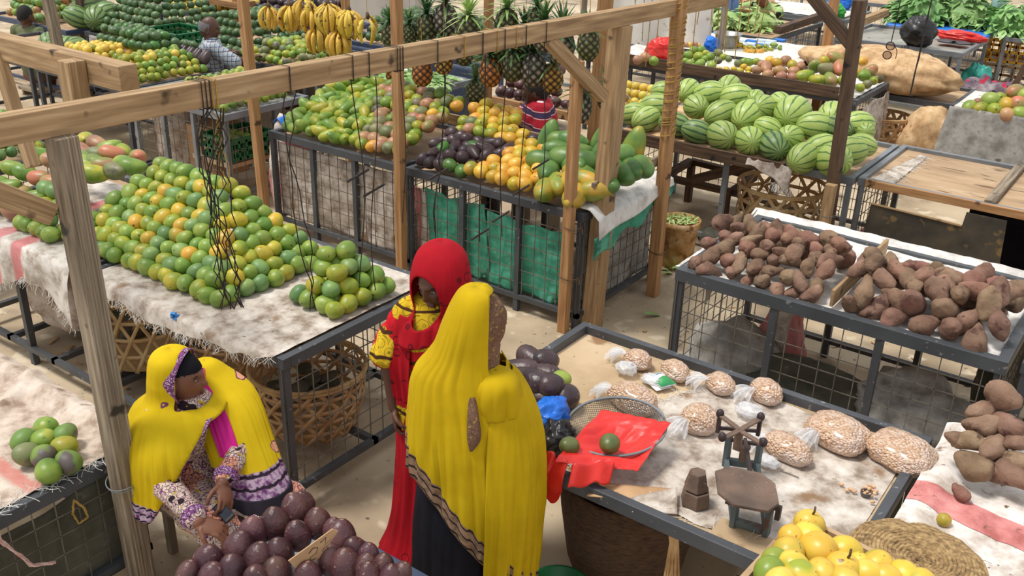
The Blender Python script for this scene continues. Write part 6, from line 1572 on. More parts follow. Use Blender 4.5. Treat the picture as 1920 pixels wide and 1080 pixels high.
for k, e in enumerate(ends): mb.bar(cx - Vector((0, 0, .0012 * k)), e - Vector((0, 0, .0012 * k)), .022, .009)
mb.bar(cx, cx - Vector((0, 0, .09)), .03, .02, (0, 1, 0)); mb.build('pan_cross', M['cast'], sc, bevel=.002)
M['dark_iron'] = mat('dark_iron', [(44, 32, 34), (62, 46, 46)], rough=.55)
for e in ends: MB().ball(e + Vector((0, 0, .006)), (.016, .016, .020), 14, 10).build('knob', M['dark_iron'], sc, True)
mb = MB()
for e in ends[:2]: mb.bar(e, e - Vector((0, 0, .08)), .014, .014, (0, 1, 0))
mb.bar(ends[0] - Vector((0, 0, .06)), ends[1] - Vector((0, 0, .06)), .010, .012); mb.build('pan_bracket', M['dark_iron'], sc)
fr_ = [at(x, y, .86) for x, y in ((1360, 872), (1418, 880), (1374, 985), (1436, 1003))]; mb = MB()
for q, z1 in zip(fr_, (1.0, 1.0, 1.02, 1.02)): mb.bar(q, q + Vector((0, 0, z1 - .86)), .020, .034, (0, 1, 0))
for a, b in ((0, 2), (1, 3)): mb.bar(fr_[a] + Vector((0, 0, .02)), fr_[b] + Vector((0, 0, .02)), .018, .04)
for a, b in ((0, 1), (2, 3)): mb.bar(fr_[a] + Vector((0, 0, .02)), fr_[b] + Vector((0, 0, .02)), .02, .03); 
mb.build('base_frame', M['cast_green'], sc, bevel=.002)
mb = MB(); m0 = (fr_[0] + fr_[1]) / 2; m1 = (fr_[2] + fr_[3]) / 2
mb.bar(m0 + Vector((0, 0, .13)), m1 + Vector((0, 0, .14)), .014, .022); mb.bar(fr_[2] + Vector((-.03, 0, .13)), fr_[3] + Vector((.03, 0, .13)), .014, .016); mb.bar(fr_[0] + Vector((-.01, 0, .12)), fr_[1] + Vector((.01, 0, .12)), .012, .014)
for q in (fr_[2] + Vector((-.03, 0, .13)), fr_[3] + Vector((.03, 0, .13))): mb.bar(q + Vector((0, 0, .012)), q - Vector((0, 0, .045)), .018, .02, (0, 1, 0))
mb.build('beam', mat('dark_beam_iron', [(50, 38, 36), (74, 58, 52)], rough=.6), sc, bevel=.002)
mb = MB(); mb.tube([m0 + Vector((0, 0, .03)), m0 + Vector((0, 0, .11))], .014, 10); mb.ball(m0 + Vector((.01, 0, .1)), .018, 12, 8); mb.build('pointer', M['cast'], sc)
c = (at(1400, 1012, .846)); MB().box(c.x - .12, c.y - .07, .838, c.x + .14, c.y + .05, .858).build('wooden_block', M['dusty'], label='thin wooden board under the front of the scale', cat='board')
# hexagonal weights stacked
def hexw(label, c, r0, r1, h):
    t = empty('hexagonal_weight', c, label, 'weight'); mb = MB(); mb.lathe([(r0 * .96, 0), (r0, .004), (r1, h - .003), (r1 * .93, h), (r1 * .78, h - .004)], c, 6, True); mb.build('casting', M['cast'], t, bevel=.002)


c = at(1303, 942, .846); hexw('large hexagonal iron weight, lower of two beside the scale', c, .060, .053, .062); hexw('smaller hexagonal iron weight, standing on the large one', c + Vector((-.005, .005, .062)), .050, .033, .075)
# sieve with red bag and two green fruit
c = at(1155, 835, .85); t = empty('wire_sieve', c, 'round wire-mesh sieve holding the red bag', 'sieve'); mb = MB(); rS = .205
tilt = Matrix.Rotation(.10, 3, 'X') @ Matrix.Rotation(-.06, 3, 'Y')
def siv(x, y): r2 = (x * x + y * y) / rS ** 2; return c + Vector((0, 0, .012)) + tilt @ Vector((x, y, .010 + .075 * r2 ** .8))
g = .0085; N = int(rS / g); vs = {}; fs = []
mbv = []
for i in range(-N, N + 1):
    for j in range(-N, N + 1):
        x, y = (i + j) * g * .72, (i - j) * g * .72
        if math.hypot(x, y) < rS: vs[(i, j)] = len(mbv); mbv.append(siv(x, y))
for (i, j) in vs:
    q = [(i, j), (i + 1, j), (i + 1, j + 1), (i, j + 1)]
    if all(k in vs for k in q): fs.append(tuple(vs[k] for k in q))
mb.add(mbv, fs); o = mb.build('mesh_bowl', M['wire'], t); w_ = o.modifiers.new('w', 'WIREFRAME'); w_.thickness = .0026; w_.use_replace = True
MB().tube([siv(rS * math.cos(a), rS * math.sin(a)) + Vector((0, 0, .003)) for a in [2 * PI * i / 64 for i in range(65)]], .006, 6).build('rim', M['steel_light'], t, True)
M['red_plastic'] = mat('red_plastic_bag', [(206, 34, 30), (226, 52, 44)], 6, 3, .38, .25, 14)
rb = empty('plastic_bag', c, 'bright red plastic bag spread over the sieve and stall edge', 'plastic bag')
C00, C10, C11, C01 = at(1128, 768, .965), at(1258, 793, .985), at(1196, 884, .93), at(1040, 866, .955)
def redp(u, v):
    p = C00.lerp(C10, u).lerp(C01.lerp(C11, u), v); bow = -.045 * math.sin(PI * u) * math.sin(PI * v)
    wr = .012 * noise.noise(Vector((u * 3, v * 4, 2))) + .010 * abs(noise.noise(Vector((u * 6 + v * 3, v * 7, 5)))) + .03 * math.exp(-((v - .88 + .1 * u) / .07) ** 2) * math.sin(PI * min(1, u * 1.1))
    return p + Vector((0, 0, bow + wr))
mb = MB(); mb.grid(redp, 60, 50); mb.build('sheet', M['red_plastic'], rb, True, solid=.002)
D0, D1 = at(1026, 846, .955), at(1062, 866, .95)
mb = MB(); mb.grid(lambda u, v: D0.lerp(D1, u) + Vector((.012 * math.sin(u * 7 + v * 3), -.03 * v - .035 * math.sin(PI * min(1, v * 1.3)) * .7, -.19 * v * (1 - .25 * abs(u - .5)) + .012 * math.sin(u * 9))), 22, 18); mb.build('handle', M['red_plastic'], rb, True, solid=.002, label='red bag handle hanging over the stall edge')
E0, E1 = at(1070, 880, .955), at(1150, 868, .955)
mb = MB(); mb.grid(lambda u, v: E0.lerp(E1, u) + Vector((.02 * v, -.05 * v + .02 * math.sin(v * PI) - .01 * math.sin(u * 9), .05 * math.sin(PI * v) * (1 - .3 * u) - .05 * v + .008 * math.sin(u * 12))), 26, 20); mb.build('fold', M['red_plastic'], rb, True, solid=.002)
M['olive_fruit'] = mat('olive_green_fruit_skin', [(78, 88, 44), (104, 112, 60)], 14, 4, .4, .1, 90, spots=[((70, 56, 40), 9, .64, .72)])
COLN['olive_fruit'] = 'dark green'
put('mango', 'olive_fruit', at(1143, 832, .975), 'dark green fruit with a scar, alone on the red bag', None, .92, name='avocado', cat='avocado')
put('mango', 'olive_fruit', at(1067, 836, .965), 'dark green fruit between the blue bag and the red bag', None, .86, name='avocado', cat='avocado')
# blue bag and black bag
M['blue_plastic'] = mat('blue_plastic_bag', [(14, 92, 190), (26, 120, 226)], 6, 3, .38, .35, 16)
M['black_plastic'] = mat('black_plastic_bag', [(26, 24, 26), (44, 42, 44)], 6, 3, .35, .35, 16)
def bagblob(name, label, mtl, c, rad, seed, cat='plastic bag', rot=None, am=.3):
    mb = MB(); mb.ball(c, rad, 48, 34, rot, lambda n, p: p * (1 + am * noise.noise(n * 1.8 + Vector((seed, 0, 0))) + am * .5 * noise.noise(n * 4.5 + Vector((0, seed, 0))) + .06 * noise.noise(n * 11))); return mb.build(name, M[mtl], None, True, label=label, cat=cat)
bagblob('plastic_bag', 'blue plastic bag held between the women and the stall', 'blue_plastic', at(1028, 780, .93), (.085, .10, .075), 3)
bagblob('plastic_bag', 'black plastic bag hanging below the blue one at the stall edge', 'black_plastic', at(1045, 822, .90), (.07, .075, .08), 8)
# cardboard bits and price card
M['card'] = mat('cardboard', [(176, 136, 98), (204, 166, 126)], 8, 4, .85, spots=[((140, 104, 74), 12, .6, .68)])
shp('cardboard', 'card', lambda u, v: at(1120 + 150 * u - 20 * v, 905 + 12 * u + 25 * v, .852 + .012 * math.sin(u * 5)), 12, 6, 'piece of brown cardboard under the sieve front', 'cardboard')
shp('cardboard', 'sack', lambda u, v: at(1185 + 85 * u, 932 - 18 * u + 28 * v + 22 * u * v, .856 + .02 * (1 - v) * u), 14, 8, 'folded grey-white paper piece beside the weights', 'paper')
t = empty('price_card', at(590, 1030, .86), 'torn cardboard price card stuck among the purple avocados', 'card')
Pc = [at(541, 1052, .90), at(624, 992, .965), at(634, 996, .95), at(600, 1046, .86), at(556, 1068, .85)]
mb = MB(); nrm = (Pc[1] - Pc[0]).cross(Pc[3] - Pc[0]).normalized(); mb.add([p for p in Pc] + [p + nrm * .004 for p in Pc], [(0, 1, 2, 3, 4), (9, 8, 7, 6, 5)] + [(i, (i + 1) % 5, 5 + (i + 1) % 5, 5 + i) for i in range(5)]); mb.build('card', M['card'], t)
mb = MB(); o_ = Pc[0].lerp(Pc[1], .42).lerp(Pc[4].lerp(Pc[3], .5), .25); ux = (Pc[1] - Pc[0]).normalized(); uy = nrm.cross(ux) * (1 if nrm.cross(ux).dot(Pc[4] - Pc[0]) > 0 else -1); sg = 1 if nrm.dot(CAM - o_) > 0 else -1; lift = nrm * (.007 if sg > 0 else -.002)
for st in ([(0, .01), (.02, .0), (.035, .012), (.02, .03), (.0, .028), (-.012, .04), (.01, .05)], [(.05, .0), (.075, -.006), (.06, .02), (.085, .016)], [(.04, .04), (.055, .03), (.07, .036)]):
    mb.tube([o_ + ux * a + uy * b + lift for a, b in st], .0013, 4)
mb.build('handwriting', mat('pencil_marks', [(70, 56, 46)], rough=.9), t, label='scrawled pencil price')

# wooden crate with the passion fruit
zc_ = 1.06; t = empty('wooden_crate', at(1480, 975, .86), 'wooden crate of yellow passion fruit at the bottom edge', 'crate')
k0 = at(1500, 966, zc_); k1 = at(1388, 1088, zc_); k2 = at(1745, 1085, zc_)
for a, b in ((k0, k1), (k0, k2)):
    mb = plank(MB(), a - Vector((0, 0, .085)), b - Vector((0, 0, .085)), .02, .17); mb.build('side_board', M['board'], t)
k3 = k1 + (k2 - k0)
for a, b in ((k1, k3), (k2, k3)):
    mb = plank(MB(), a - Vector((0, 0, .085)), b - Vector((0, 0, .085)), .02, .17); mb.build('side_board', M['board'], t)
mb = MB(); mb.add([k0 - Vector((0, 0, .165)), k1 - Vector((0, 0, .165)), k3 - Vector((0, 0, .165)), k2 - Vector((0, 0, .165))], [(0, 1, 2, 3)]); mb.build('bottom', M['board'], t, solid=.012)
# coiled straw basket lying behind the crate
M['straw'] = mat('coiled_straw', [(104, 82, 54), (158, 128, 86), (190, 162, 114)], 50, 3, .85, .5, 90)
c = at(1715, 1075, .845); t = empty('straw_basket', c, 'coiled straw basket behind the passion fruit crate', 'basket'); mb = MB(); pts = []
turns = 17; N = turns * 44
for i in range(N + 1):
    u = i / N; a = 2 * PI * turns * u; r = .01 + .225 * u; pts.append(c + Vector((r * math.cos(a), r * math.sin(a) * .95, .05 + .05 * (1 - (u - .0) ** 2) - .045 * math.exp(-(u / .45) ** 2) + .0035 * math.sin(a * 12))))
mb.tube(pts, .0085, 6); mb.build('coil', M['straw'], t, True)
fray([pts[-44 + i] for i in range(0, 44, 3)], 22, .045, t, 'straw', .0012, False)

# striped sack on the right-hand stall
def rsheet(u, v):
    x = -.50 + 1.1 * u; y = 3.98 - 1.2 * v; z = .884 + abs(wob(x, y, 5, .014)); 
    if u < .12: z += .02 * math.sin(u / .12 * PI)
    z += .05 * math.exp(-((y - 3.93) / .05) ** 2)
    return Vector((x, y, z))
M['sack_pink'] = sackmat('pink_striped_sack', [(176, 160, 146), (222, 214, 206), (240, 236, 230)], None, [((110, 84, 68), 24, .66, .7), ((130, 100, 80), 9, .66, .74)])
M['stripe_pink'] = sackmat('faded_red_stripe', [(170, 96, 90), (206, 130, 126), (220, 160, 154)], None, [((104, 78, 62), 22, .64, .69)])
t = empty('sack_sheet', (0, 3.4, .88), 'white sack sheet with faded red stripe under the stacked sweet potatoes', 'sack sheet')
MB().grid(rsheet, 60, 60).build('sheet', M['sack_pink'], t, True)
mb = MB(); mb.grid(lambda u, v: rsheet(u, .40 + .13 * v + .12 * u) + Vector((0, 0, .0025)), 60, 10); mb.build('red_stripe', M['stripe_pink'], t, True)
# sweet-potato stall: sheet, sacks underneath
shp('sack_sheet', 'sack_clean', lambda u, v: Vector((-2.26 + 1.80 * u, 6.06 - 1.18 * v, .853 + abs(wob(u * 2, v * 2, 4, .014)) + (.05 * (1 - v * 12) if v < .08 else 0))), 60, 40, 'clean white sack sheet under the sweet potatoes', 'sack sheet')
def sackblob(label, mtl, c, rad, seed, am=.2, name='sack', yaw=0, flat=.6):
    mb = MB(); r_ = Matrix.Rotation(yaw, 3, 'Z'); rv = Vector(rad)

    def fn(n, p):
        q = p * (1 + am * noise.noise(n * 1.6 + Vector((seed, 0, 0))) + am * .6 * noise.noise(n * 3.7 + Vector((0, seed, 0))) + .06 * abs(noise.noise(n * 9 + Vector((0, 0, seed))))); q.z = max(q.z, -rv.z * flat); return q
    c = Vector(c); mb.ball(c + Vector((0, 0, rv.z * flat)), rv, 52, 36, r_, fn); return mb.build(name, M[mtl], None, True, label=label, cat='sack')


sackblob('grey folded sack under the left end of the sweet potato stall', 'sack_grey', (-1.98, 5.25, 0), (.30, .26, .26), 1)
sackblob('small red-and-white sack peeping over the grey one', 'sack_red', (-1.78, 5.55, 0), (.16, .14, .30), 12)
sackblob('dusty brown sack lying under the sweet potato stall', 'sack_olive', (-1.45, 5.2, 0), (.45, .26, .2), 5, .12)
sackblob('grey tarpaulin bundle under the right end of the sweet potato stall', 'sack_grey', (-.80, 5.15, 0), (.40, .26, .3), 9, .25)
sackblob('dark bundle under the corner of the sweet potato stall', 'sack_olive', (-.50, 5.75, 0), (.14, .16, .44), 14, .2)
mb = MB(); mb.tube([(-.30, 4.9, .93), (-.29, 5.4, .95), (-.28, 5.95, .94)], [.05, .06, .05], 12); mb.tube([(-.30, 4.88, .93), (-.1, 4.84, .91), (.3, 4.82, .9)], [.05, .04, .035], 10)
mb.build('rolled_sack', M['sack_clean'], None, True, label='rolled white sack on the stall right of the sweet potatoes', cat='sack')
# sack hanging at the back left of the sweet-potato stall + bucket of peelings
shp('sack_sheet', 'sack', lambda u, v: Vector((-2.24 - .02 * v + .03 * math.sin(v * 9) * v, 6.04 - .7 * u, .9 - .02 * math.sin(u * 9) - v * (.42 + .1 * math.sin(u * 7)))) + Vector((-.10 * math.sin(v * 3) * (1 - u), 0, 0)), 30, 24, 'white sack hanging over the back corner of the sweet potato stall', 'sack sheet')
t = empty('bucket', (-3.14, 6.78, 0), 'stained plastic bucket of peelings behind the corded post', 'bucket'); mb = MB(); bc = Vector((-3.14, 6.78, 0))
MB().lathe([(.125, .0), (.15, .34), (.165, .35), (.168, .40), (.155, .40), (.14, .32), (.12, .05)], bc, 32).build('shell', mat('stained_plastic', [(150, 96, 40), (190, 146, 90), (214, 190, 160)], 12, 6, .6, spots=[((130, 84, 30), 18, .55, .65)]), t, True)
mb = MB()
for i in range(70):
    a = random.uniform(0, 6.28); r = .14 * math.sqrt(random.random()); p = bc + Vector((r * math.cos(a), r * math.sin(a), .37 + random.uniform(0, .04))); d = Vector((random.uniform(-1, 1), random.uniform(-1, 1), random.uniform(-.3, .3))).normalized() * .03
    mb.bar(p - d, p + d, .012, .003)
mb.build('peelings', M['leaf_pale'], label='green peelings heaped in the stained bucket', cat='peelings', kind='stuff')
# leaves and litter on the floor
def leafblade(c, L, w, yaw, m, label, group):
    c = Vector(c); r_ = Matrix.Rotation(yaw, 3, 'Z'); mb = MB(); mb.grid(lambda u, v: c + r_ @ Vector(((u - .5) * L, (v - .5) * w * math.sin(PI * (.04 + .93 * u)) ** .8 * 2, .012 + .02 * math.sin(u * 3 + yaw) + .012 * abs(v - .5))), 12, 4)
    return mb.build('leaf', M[m], None, True, solid=.001, label=label, cat='leaf', group=group)


leafblade(at(1222, 594, 0), .13, .024, .9, 'leaf', 'single green leaf on the floor between the stalls', None)
for i, (px, py, yw) in enumerate([(1245, 498, .2), (1258, 505, 2.2), (1268, 500, .4), (1252, 515, 1.5), (1240, 504, 2.8), (1275, 508, .8), (1290, 498, .1)]): leafblade(at(px, py, 0), .14, .03, yw, 'leaf_pale', f'pale leaf at the foot of the stained bucket, {od(i + 1)} from left', 'pale leaves by the bucket')
mb = MB()
for i in range(150):
    p = Vector((random.uniform(-6.0, -4.3), random.uniform(2.75, 3.7), .012)) if i < 110 else Vector((random.uniform(-3, 0), random.uniform(4.1, 7), .008)); a = random.uniform(0, 6.28); d = Vector((math.cos(a), math.sin(a), .1)) * random.uniform(.015, .05)
    mb.bar(p - d, p + d, random.uniform(.008, .03), .004)
mb.build('dry_litter', M['cane'], label='dry leaves and scraps strewn on the floor under the stalls', cat='litter', kind='stuff')
MB().ball((-5.22, 2.52, .03), (.045, .035, .03), 16, 10).build('potato', M['tuber'], label='single brown tuber on the floor before the left stall', cat='tuber')
sackblob('dusty clear sack under the left mango stall', 'sack_dirty', (-5.75, 3.05, .14), (.34, .26, .30), 21, .22)
sackblob('flat dark sack on the lower frame beside the tall basket', 'sack_olive', (-5.3, 3.2, .14), (.22, .2, .06), 22, .2)
# curtains behind the wire fronts of the two middle stalls
def curtain(label, mtl, x0, x1, y, z0, z1, cat='sack sheet', f=.012, rag=.02, skew=0, solid=.003):
    return shp('sack_sheet', mtl, lambda u, v: Vector((x0 + (x1 - x0) * u + skew * v, y + f * math.sin(u * 11 + v * 2) * (.4 + v) + f * noise.noise(Vector((u * 5, v * 5, x0))), z1 - (z1 - z0) * v - rag * noise.noise(Vector((u * 6, v * 1, x0 + 3))) - .02 * math.sin(PI * u) * (1 - v))), 50, 30, label, cat, solid=solid)


curtain('dirty white sack curtain behind the wire front of the left middle stall', 'sack', -6.18, -4.84, 5.265, .14, .80)
curtain('green woven sheet behind the wire front, left half, torn', 'sack_green', -4.56, -3.98, 5.27, .14, .74, skew=.06)
curtain('green woven sheet behind the wire front, right half', 'sack_green', -3.96, -3.22, 5.265, .14, .70)
curtain('pinkish torn sack at the left end of the green sheet', 'sack_red', -4.70, -4.46, 5.30, .14, .72, skew=.05)
shp('sack_sheet', 'sack_grey', lambda u, v: Vector((-3.175 + .012 * math.sin(u * 12 + v), 5.32 + 1.0 * u, .80 - .68 * v)), 40, 24, 'grey-brown sheet behind the wire end of the green-sheeted stall', 'sack sheet')
shp('sack_sheet', 'sack_clean', lambda u, v: Vector((-3.30 + .26 * min(1, v * 1.6) + .03 * v, 5.26 + 1.06 * u, .905 + .015 * math.sin(u * 9) - (max(0, v - .45) * (.36 - .22 * u)))), 40, 24, 'white sack sheet under the papayas folded over the stall end', 'sack sheet')
shp('sack_sheet', 'sack_green', lambda u, v: Vector((-3.035 + .015 * math.sin(u * 14), 5.24 + 1.12 * u, .72 + .12 * u - (.16 - .08 * u) * v + (.03 * math.sin(u * 20) * v))), 40, 12, 'green border of the sack folded over the stall end', 'sack sheet')
# ---------------------------------------------------------------- further stalls
def leafheap(label, c, rx, ry, h, n, m='leaf', L=.12, group=None, cat='leafy greens', name='leafy_greens', kind=None):
    c = Vector(c); mb = MB()
    for i in range(n):
        a = random.uniform(0, 2 * PI); r = math.sqrt(random.random()); z = h * (1 - r * r) * random.uniform(.55, 1.0); p = c + Vector((rx * r * math.cos(a), ry * r * math.sin(a), z + .01))
        d = Vector((math.cos(a) + random.uniform(-.8, .8), math.sin(a) + random.uniform(-.8, .8), random.uniform(-.7, .25))).normalized(); s_ = d.cross(Vector((random.uniform(-.4, .4), random.uniform(-.4, .4), 1))).normalized(); ll = L * random.uniform(.6, 1.2); w = ll * .23; up = s_.cross(d) * ll * .08
        k = len(mb.v); mb.add([p, p + d * ll * .35 + s_ * w, p + d * ll * .35 - up, p + d * ll * .35 - s_ * w, p + d * ll * .75 + s_ * w * .7 - up, p + d * ll * .75 - s_ * w * .7 - up, p + d * ll - up * 3], [(0, 1, 2), (0, 2, 3), (1, 4, 2), (2, 4, 5), (2, 5, 3), (4, 6, 5)])
    mb.ball(c + Vector((0, 0, h * .25)), (rx * .85, ry * .85, h * .5), 16, 10)
    return mb.build(name, M[m], None, False, label=label, cat=cat, group=group, kind=kind)


def crate(label, c, L, W, H, m, slots=6, rz=0, group=None):
    """Plastic or slatted crate: four slotted sides, rim and base."""
    c = Vector(c); t = empty('crate', c, label, 'crate', group)
    sb = MB()
    for (ax, len_, off) in ((0, L, W / 2), (0, L, -W / 2), (1, W, L / 2), (1, W, -L / 2)):
        def q(u, z, d=0): return c + (Vector((u, off, z)) if ax == 0 else Vector((off, u, z)))
        for z in (.02, H * .5, H - .02): sb.bar(q(-len_ / 2, z), q(len_ / 2, z), .014, .035)
        for i in range(slots + 1): sb.bar(q(-len_ / 2 + len_ * i / slots, 0), q(-len_ / 2 + len_ * i / slots, H), .02, .014, (1, 0, 0) if ax else (0, 1, 0))
    sb.build('sides', m, t); MB().box(c.x - L / 2, c.y - W / 2, c.z, c.x + L / 2, c.y + W / 2, c.z + .012).build('base', m, t)
    rb_ = MB(); zt = H
    for s_ in (-1, 1): rb_.bar(c + Vector((-L / 2, s_ * W / 2, zt)), c + Vector((L / 2, s_ * W / 2, zt)), .03, .018); rb_.bar(c + Vector((s_ * L / 2, -W / 2, zt)), c + Vector((s_ * L / 2, W / 2, zt)), .03, .018)
    rb_.build('rim', m, t); return t


M['red_crate'] = mat('red_crate_plastic', [(176, 24, 34), (200, 36, 44)], rough=.4)
M['yellow_crate'] = mat('yellow_crate_plastic', [(214, 150, 20), (228, 170, 40)], rough=.4)
M['teal'] = mat('teal_plastic', [(30, 130, 120), (60, 166, 150)], 6, 3, .4, .3, 14)
M['blue_sheet'] = mat('blue_plastic_sheet', [(24, 104, 196), (44, 130, 220)], 5, 3, .45, .2, 20)
M['plaster'] = mat('plaster', [(166, 160, 154), (190, 186, 180)], 2, 5, .9)
# watermelon stall
shp('sack_sheet', 'sack_tan', lambda u, v: Vector((-4.0 + 1.62 * u, 8.42 - 1.22 * v, .885 + abs(wob(u * 2, v * 2, 4, .02)) - (.06 * (v - .93) / .07 if v > .93 else 0))), 50, 40, 'dusty brown sack sheet under the watermelons', 'sack sheet')
q_ = at(1478, 322, .84); t = empty('cloth_rag', q_, 'frayed white rag hanging at the corner of the watermelon stall', 'rag')
MB().grid(lambda u, v: q_ + Vector((-.34 + .38 * u, -.02 - .03 * v + .02 * math.sin(u * 12), .05 - (.05 + .18 * u ** 2) * v)), 24, 10).build('cloth', M['sack'], t, True, solid=.003); fray([q_ + Vector((-.1 + .16 * i / 8, -.05, -.10 - .02 * i / 8)) for i in range(9)], 90, .07, t)
t = empty('bench', (-3.5, 8.02, 0), 'dark broken wooden bench frame under the watermelon stall', 'bench')
for (a, b) in (((-3.8, 7.75, .38), (-3.15, 7.8, .36)), ((-3.8, 8.3, .40), (-3.15, 8.3, .38)), ((-3.8, 7.75, .38), (-3.8, 8.3, .40)), ((-3.15, 7.8, .36), (-3.15, 8.3, .38))): plank(MB(), a, b, .07, .05).build('rail', M['dark_wood'], t)
for x, y in ((-3.78, 7.77), (-3.2, 7.82), (-3.78, 8.28), (-3.2, 8.28)): plank(MB(), (x, y, 0), (x, y, .37), .06, .06, (0, 1, 0)).build('leg', M['dark_wood'], t)
timber('plank', 'dark plank leaning up under the watermelon stall', (-3.45, 7.6, .46), (-2.75, 7.62, .78), .05, .08, 'dark_wood', 'plank')
bagblob('hat', 'grey felt hat or bowl on the ground behind the sweet potatoes', 'sack_olive', (-3.05, 7.35, .09), (.16, .14, .09), 5, 'hat', None, .1)
# plywood stall: dark panel, crate, fringe
MB().add([(-1.84, 7.262, .06), (-.82, 7.262, .06), (-.87, 7.262, .80), (-1.14, 7.262, .80), (-1.15, 7.262, .69), (-1.81, 7.262, .71)], [(0, 1, 2, 3, 4, 5)]).build('panel', mat('stained_dark_panel', [(44, 40, 34), (66, 60, 50), (86, 74, 58)], 6, 6, .8, spots=[((120, 96, 60), 9, .64, .72)]), solid=.016, label='stained dark panel with notched top standing below the plywood stall', cat='panel')
timber('plank', 'thin pale lath along the notched top of the dark panel', (-1.81, 7.255, .715), (-1.15, 7.255, .695), .02, .012, 'pine', 'plank')
shp('tarpaulin', 'black_cloth', lambda u, v: Vector((-1.3 + 1.6 * u, 8.40 + .02 * math.sin(u * 9), .04 + .78 * v)), 20, 8, 'added black sheet standing in for the dark inside of the plywood stall', 'tarpaulin')  # black sheet added at the back to give the stall its shaded inside
crate('red plastic crate behind the notched panel', (-1.76, 7.62, 0), .34, .52, .34, M['red_crate'])
t = empty('cloth_rag', (-1.8, 7.9, .85), 'white frayed rag on the left edge of the plywood stall', 'rag')
rg = lambda u, v: Vector((-1.88 + .18 * u + .12 * v * (1 - u), 7.38 + .95 * v, .858 + abs(wob(u * 2, v * 2, 6, .02))))
MB().grid(rg, 12, 30).build('cloth', M['sack'], t, True); fray([rg(1, v / 12) for v in range(13)], 120, .06, t, down=False)
MB().box(-1.0 + .02, 7.33, .842, .25, 8.45, .86).build('board', M['board'], label='loose plywood sheet right of the dividing plank', cat='board')
# grey sheet hanging before the right-hand mango stall
shp('sack_sheet', 'sack_grey', lambda u, v: Vector((-1.95 + 2.2 * u - .10 * v * (1 - u), 10.06 - .12 * v - .03 * math.sin(u * 16) * v, .93 - .88 * v)), 50, 30, 'grey woven sheet hanging before the mangoes at the right edge', 'sack sheet')
shp('sack_sheet', 'concrete_white', lambda u, v: Vector((-1.95 + 2.2 * u, 10.07 + 1.1 * v, .885 + abs(wob(u * 2, v, 4, .01)))), 30, 16, 'white sheet under the mangoes at the right edge', 'sack sheet')
# far mango stall
shp('sack_sheet', 'sack_clean', lambda u, v: Vector((-5.9 + 3.08 * u, 9.9 + 1.0 * v, .886 + abs(wob(u * 3, v, 4, .012)))), 40, 16, 'white sheet under the far red-orange mangoes', 'sack sheet')
shp('sack_sheet', 'sack', lambda u, v: Vector((-2.74 + .02 * math.sin(u * 12) + .03 * v, 9.95 + .95 * u, .80 - (.55 + .1 * math.sin(u * 6)) * v)), 24, 24, 'frayed white sack hanging at the end of the far mango stall', 'sack sheet')
S['H'] = stall('far stall buried under the huge tan sack', -3.9, -2.1, 11.1, 12.1, .72, nl=2)
def weave_sack(label, c, rad, seed, yaw): return sackblob(label, 'sack_tan', c, rad, seed, .13, yaw=yaw, flat=.7)
weave_sack('huge tan woven sack lying behind the far mangoes', (-3.05, 11.45, .73), (.92, .40, .25), 31, -.12)
weave_sack('smaller tan woven sack slumped in front of the huge one', (-2.25, 10.95, 0), (.34, .28, .40), 37, .2)
basket('tan basket stuffed with scraps below the huge sack', (-2.78, 10.98, 0), .26, .28, .52, 'cane', 12, 5, .04)
M['cloth_mix'] = mat('mixed_rags', [(70, 50, 74), (120, 104, 112), (176, 168, 166)], 5, 3, .9, spots=[((176, 40, 66), 7, .6, .62), ((40, 32, 44), 11, .6, .63)])
sackblob('heap of dark purple and red clothes at the right edge', 'cloth_mix', (-2.05, 12.6, 0), (.42, .4, .5), 41, .35, 'clothes_heap')
bagblob('plastic_bag', 'teal plastic bag under the bare far stall', 'teal', (-2.52, 14.2, .3), (.22, .2, .32), 6)
# vegetables under white cloth
shp('sack_sheet', 'concrete_white', lambda u, v: Vector((-5.7 + 1.8 * u, 11.07 + 1.3 * v, .888 + abs(wob(u * 2, v * 2, 4, .012)))), 30, 24, 'white cloth under the little pepper heaps', 'sack sheet')
PM = dict(yellow='m_yel', lime='m_yg', green='m_green', orange='m_orange')
for nm, px, py, m_, n in (('yellow pepper heap, left of three', 1387, 88, 'm_yel', 9), ('lime pepper heap, middle of three', 1424, 91, 'm_yg', 12), ('green pepper heap, right of three', 1452, 89, 'm_green', 8)):
    for i in range(n):
        a = i * 2.4; r = .022 * math.sqrt(i); p = at(px, py, .905) + Vector((r * 2.2 * math.cos(a), r * 1.6 * math.sin(a), .03 * (i < n / 3)))
        put('longmango', m_, p, f'{COLN[m_]} pepper in the {nm}, {od(i + 1)} from its centre', 'peppers in little heaps on white cloth', .5, name='pepper')
for i in range(7): put('tuber2', 'm_orange', at(1402 + i * 4.5, 96 + (i % 2) * 2, .9), f'orange carrot before the lime peppers, {od(i + 1)} from left', 'carrots before the lime peppers', .55, (0, 0, .3 + i * .15), name='carrot')
for i in range(9):
    px, py = 1390 + (i % 5) * 18, 76 + (i // 5) * 7 + (i % 2) * 2; c = at(px, py, .9); MB().box(c.x - .07, c.y - .05, .89, c.x + .07, c.y + .05, .92).build('packet', M['blue_sheet'] if i % 3 == 1 else mat('pale_packet', [(190, 214, 226), (226, 234, 238)], 20, rough=.4), bevel=.008, label=f'pale blue packet behind the peppers, {od(i % 5 + 1)} from left, {"back" if i < 5 else "front"} row', cat='packet', group='packets behind the peppers')
c = at(1362, 88, .89); t = empty('steel_pot', c, 'shiny steel pot on the far vegetable stall', 'pot'); MB().lathe([(.13, 0), (.15, .03), (.155, .16), (.185, .165), (.185, .172), (.145, .168), (.14, .02)], c, 32).build('pot', mat('steel_pot', [(170, 168, 160), (200, 198, 190)], 4, rough=.25, metal=.9), t, True)
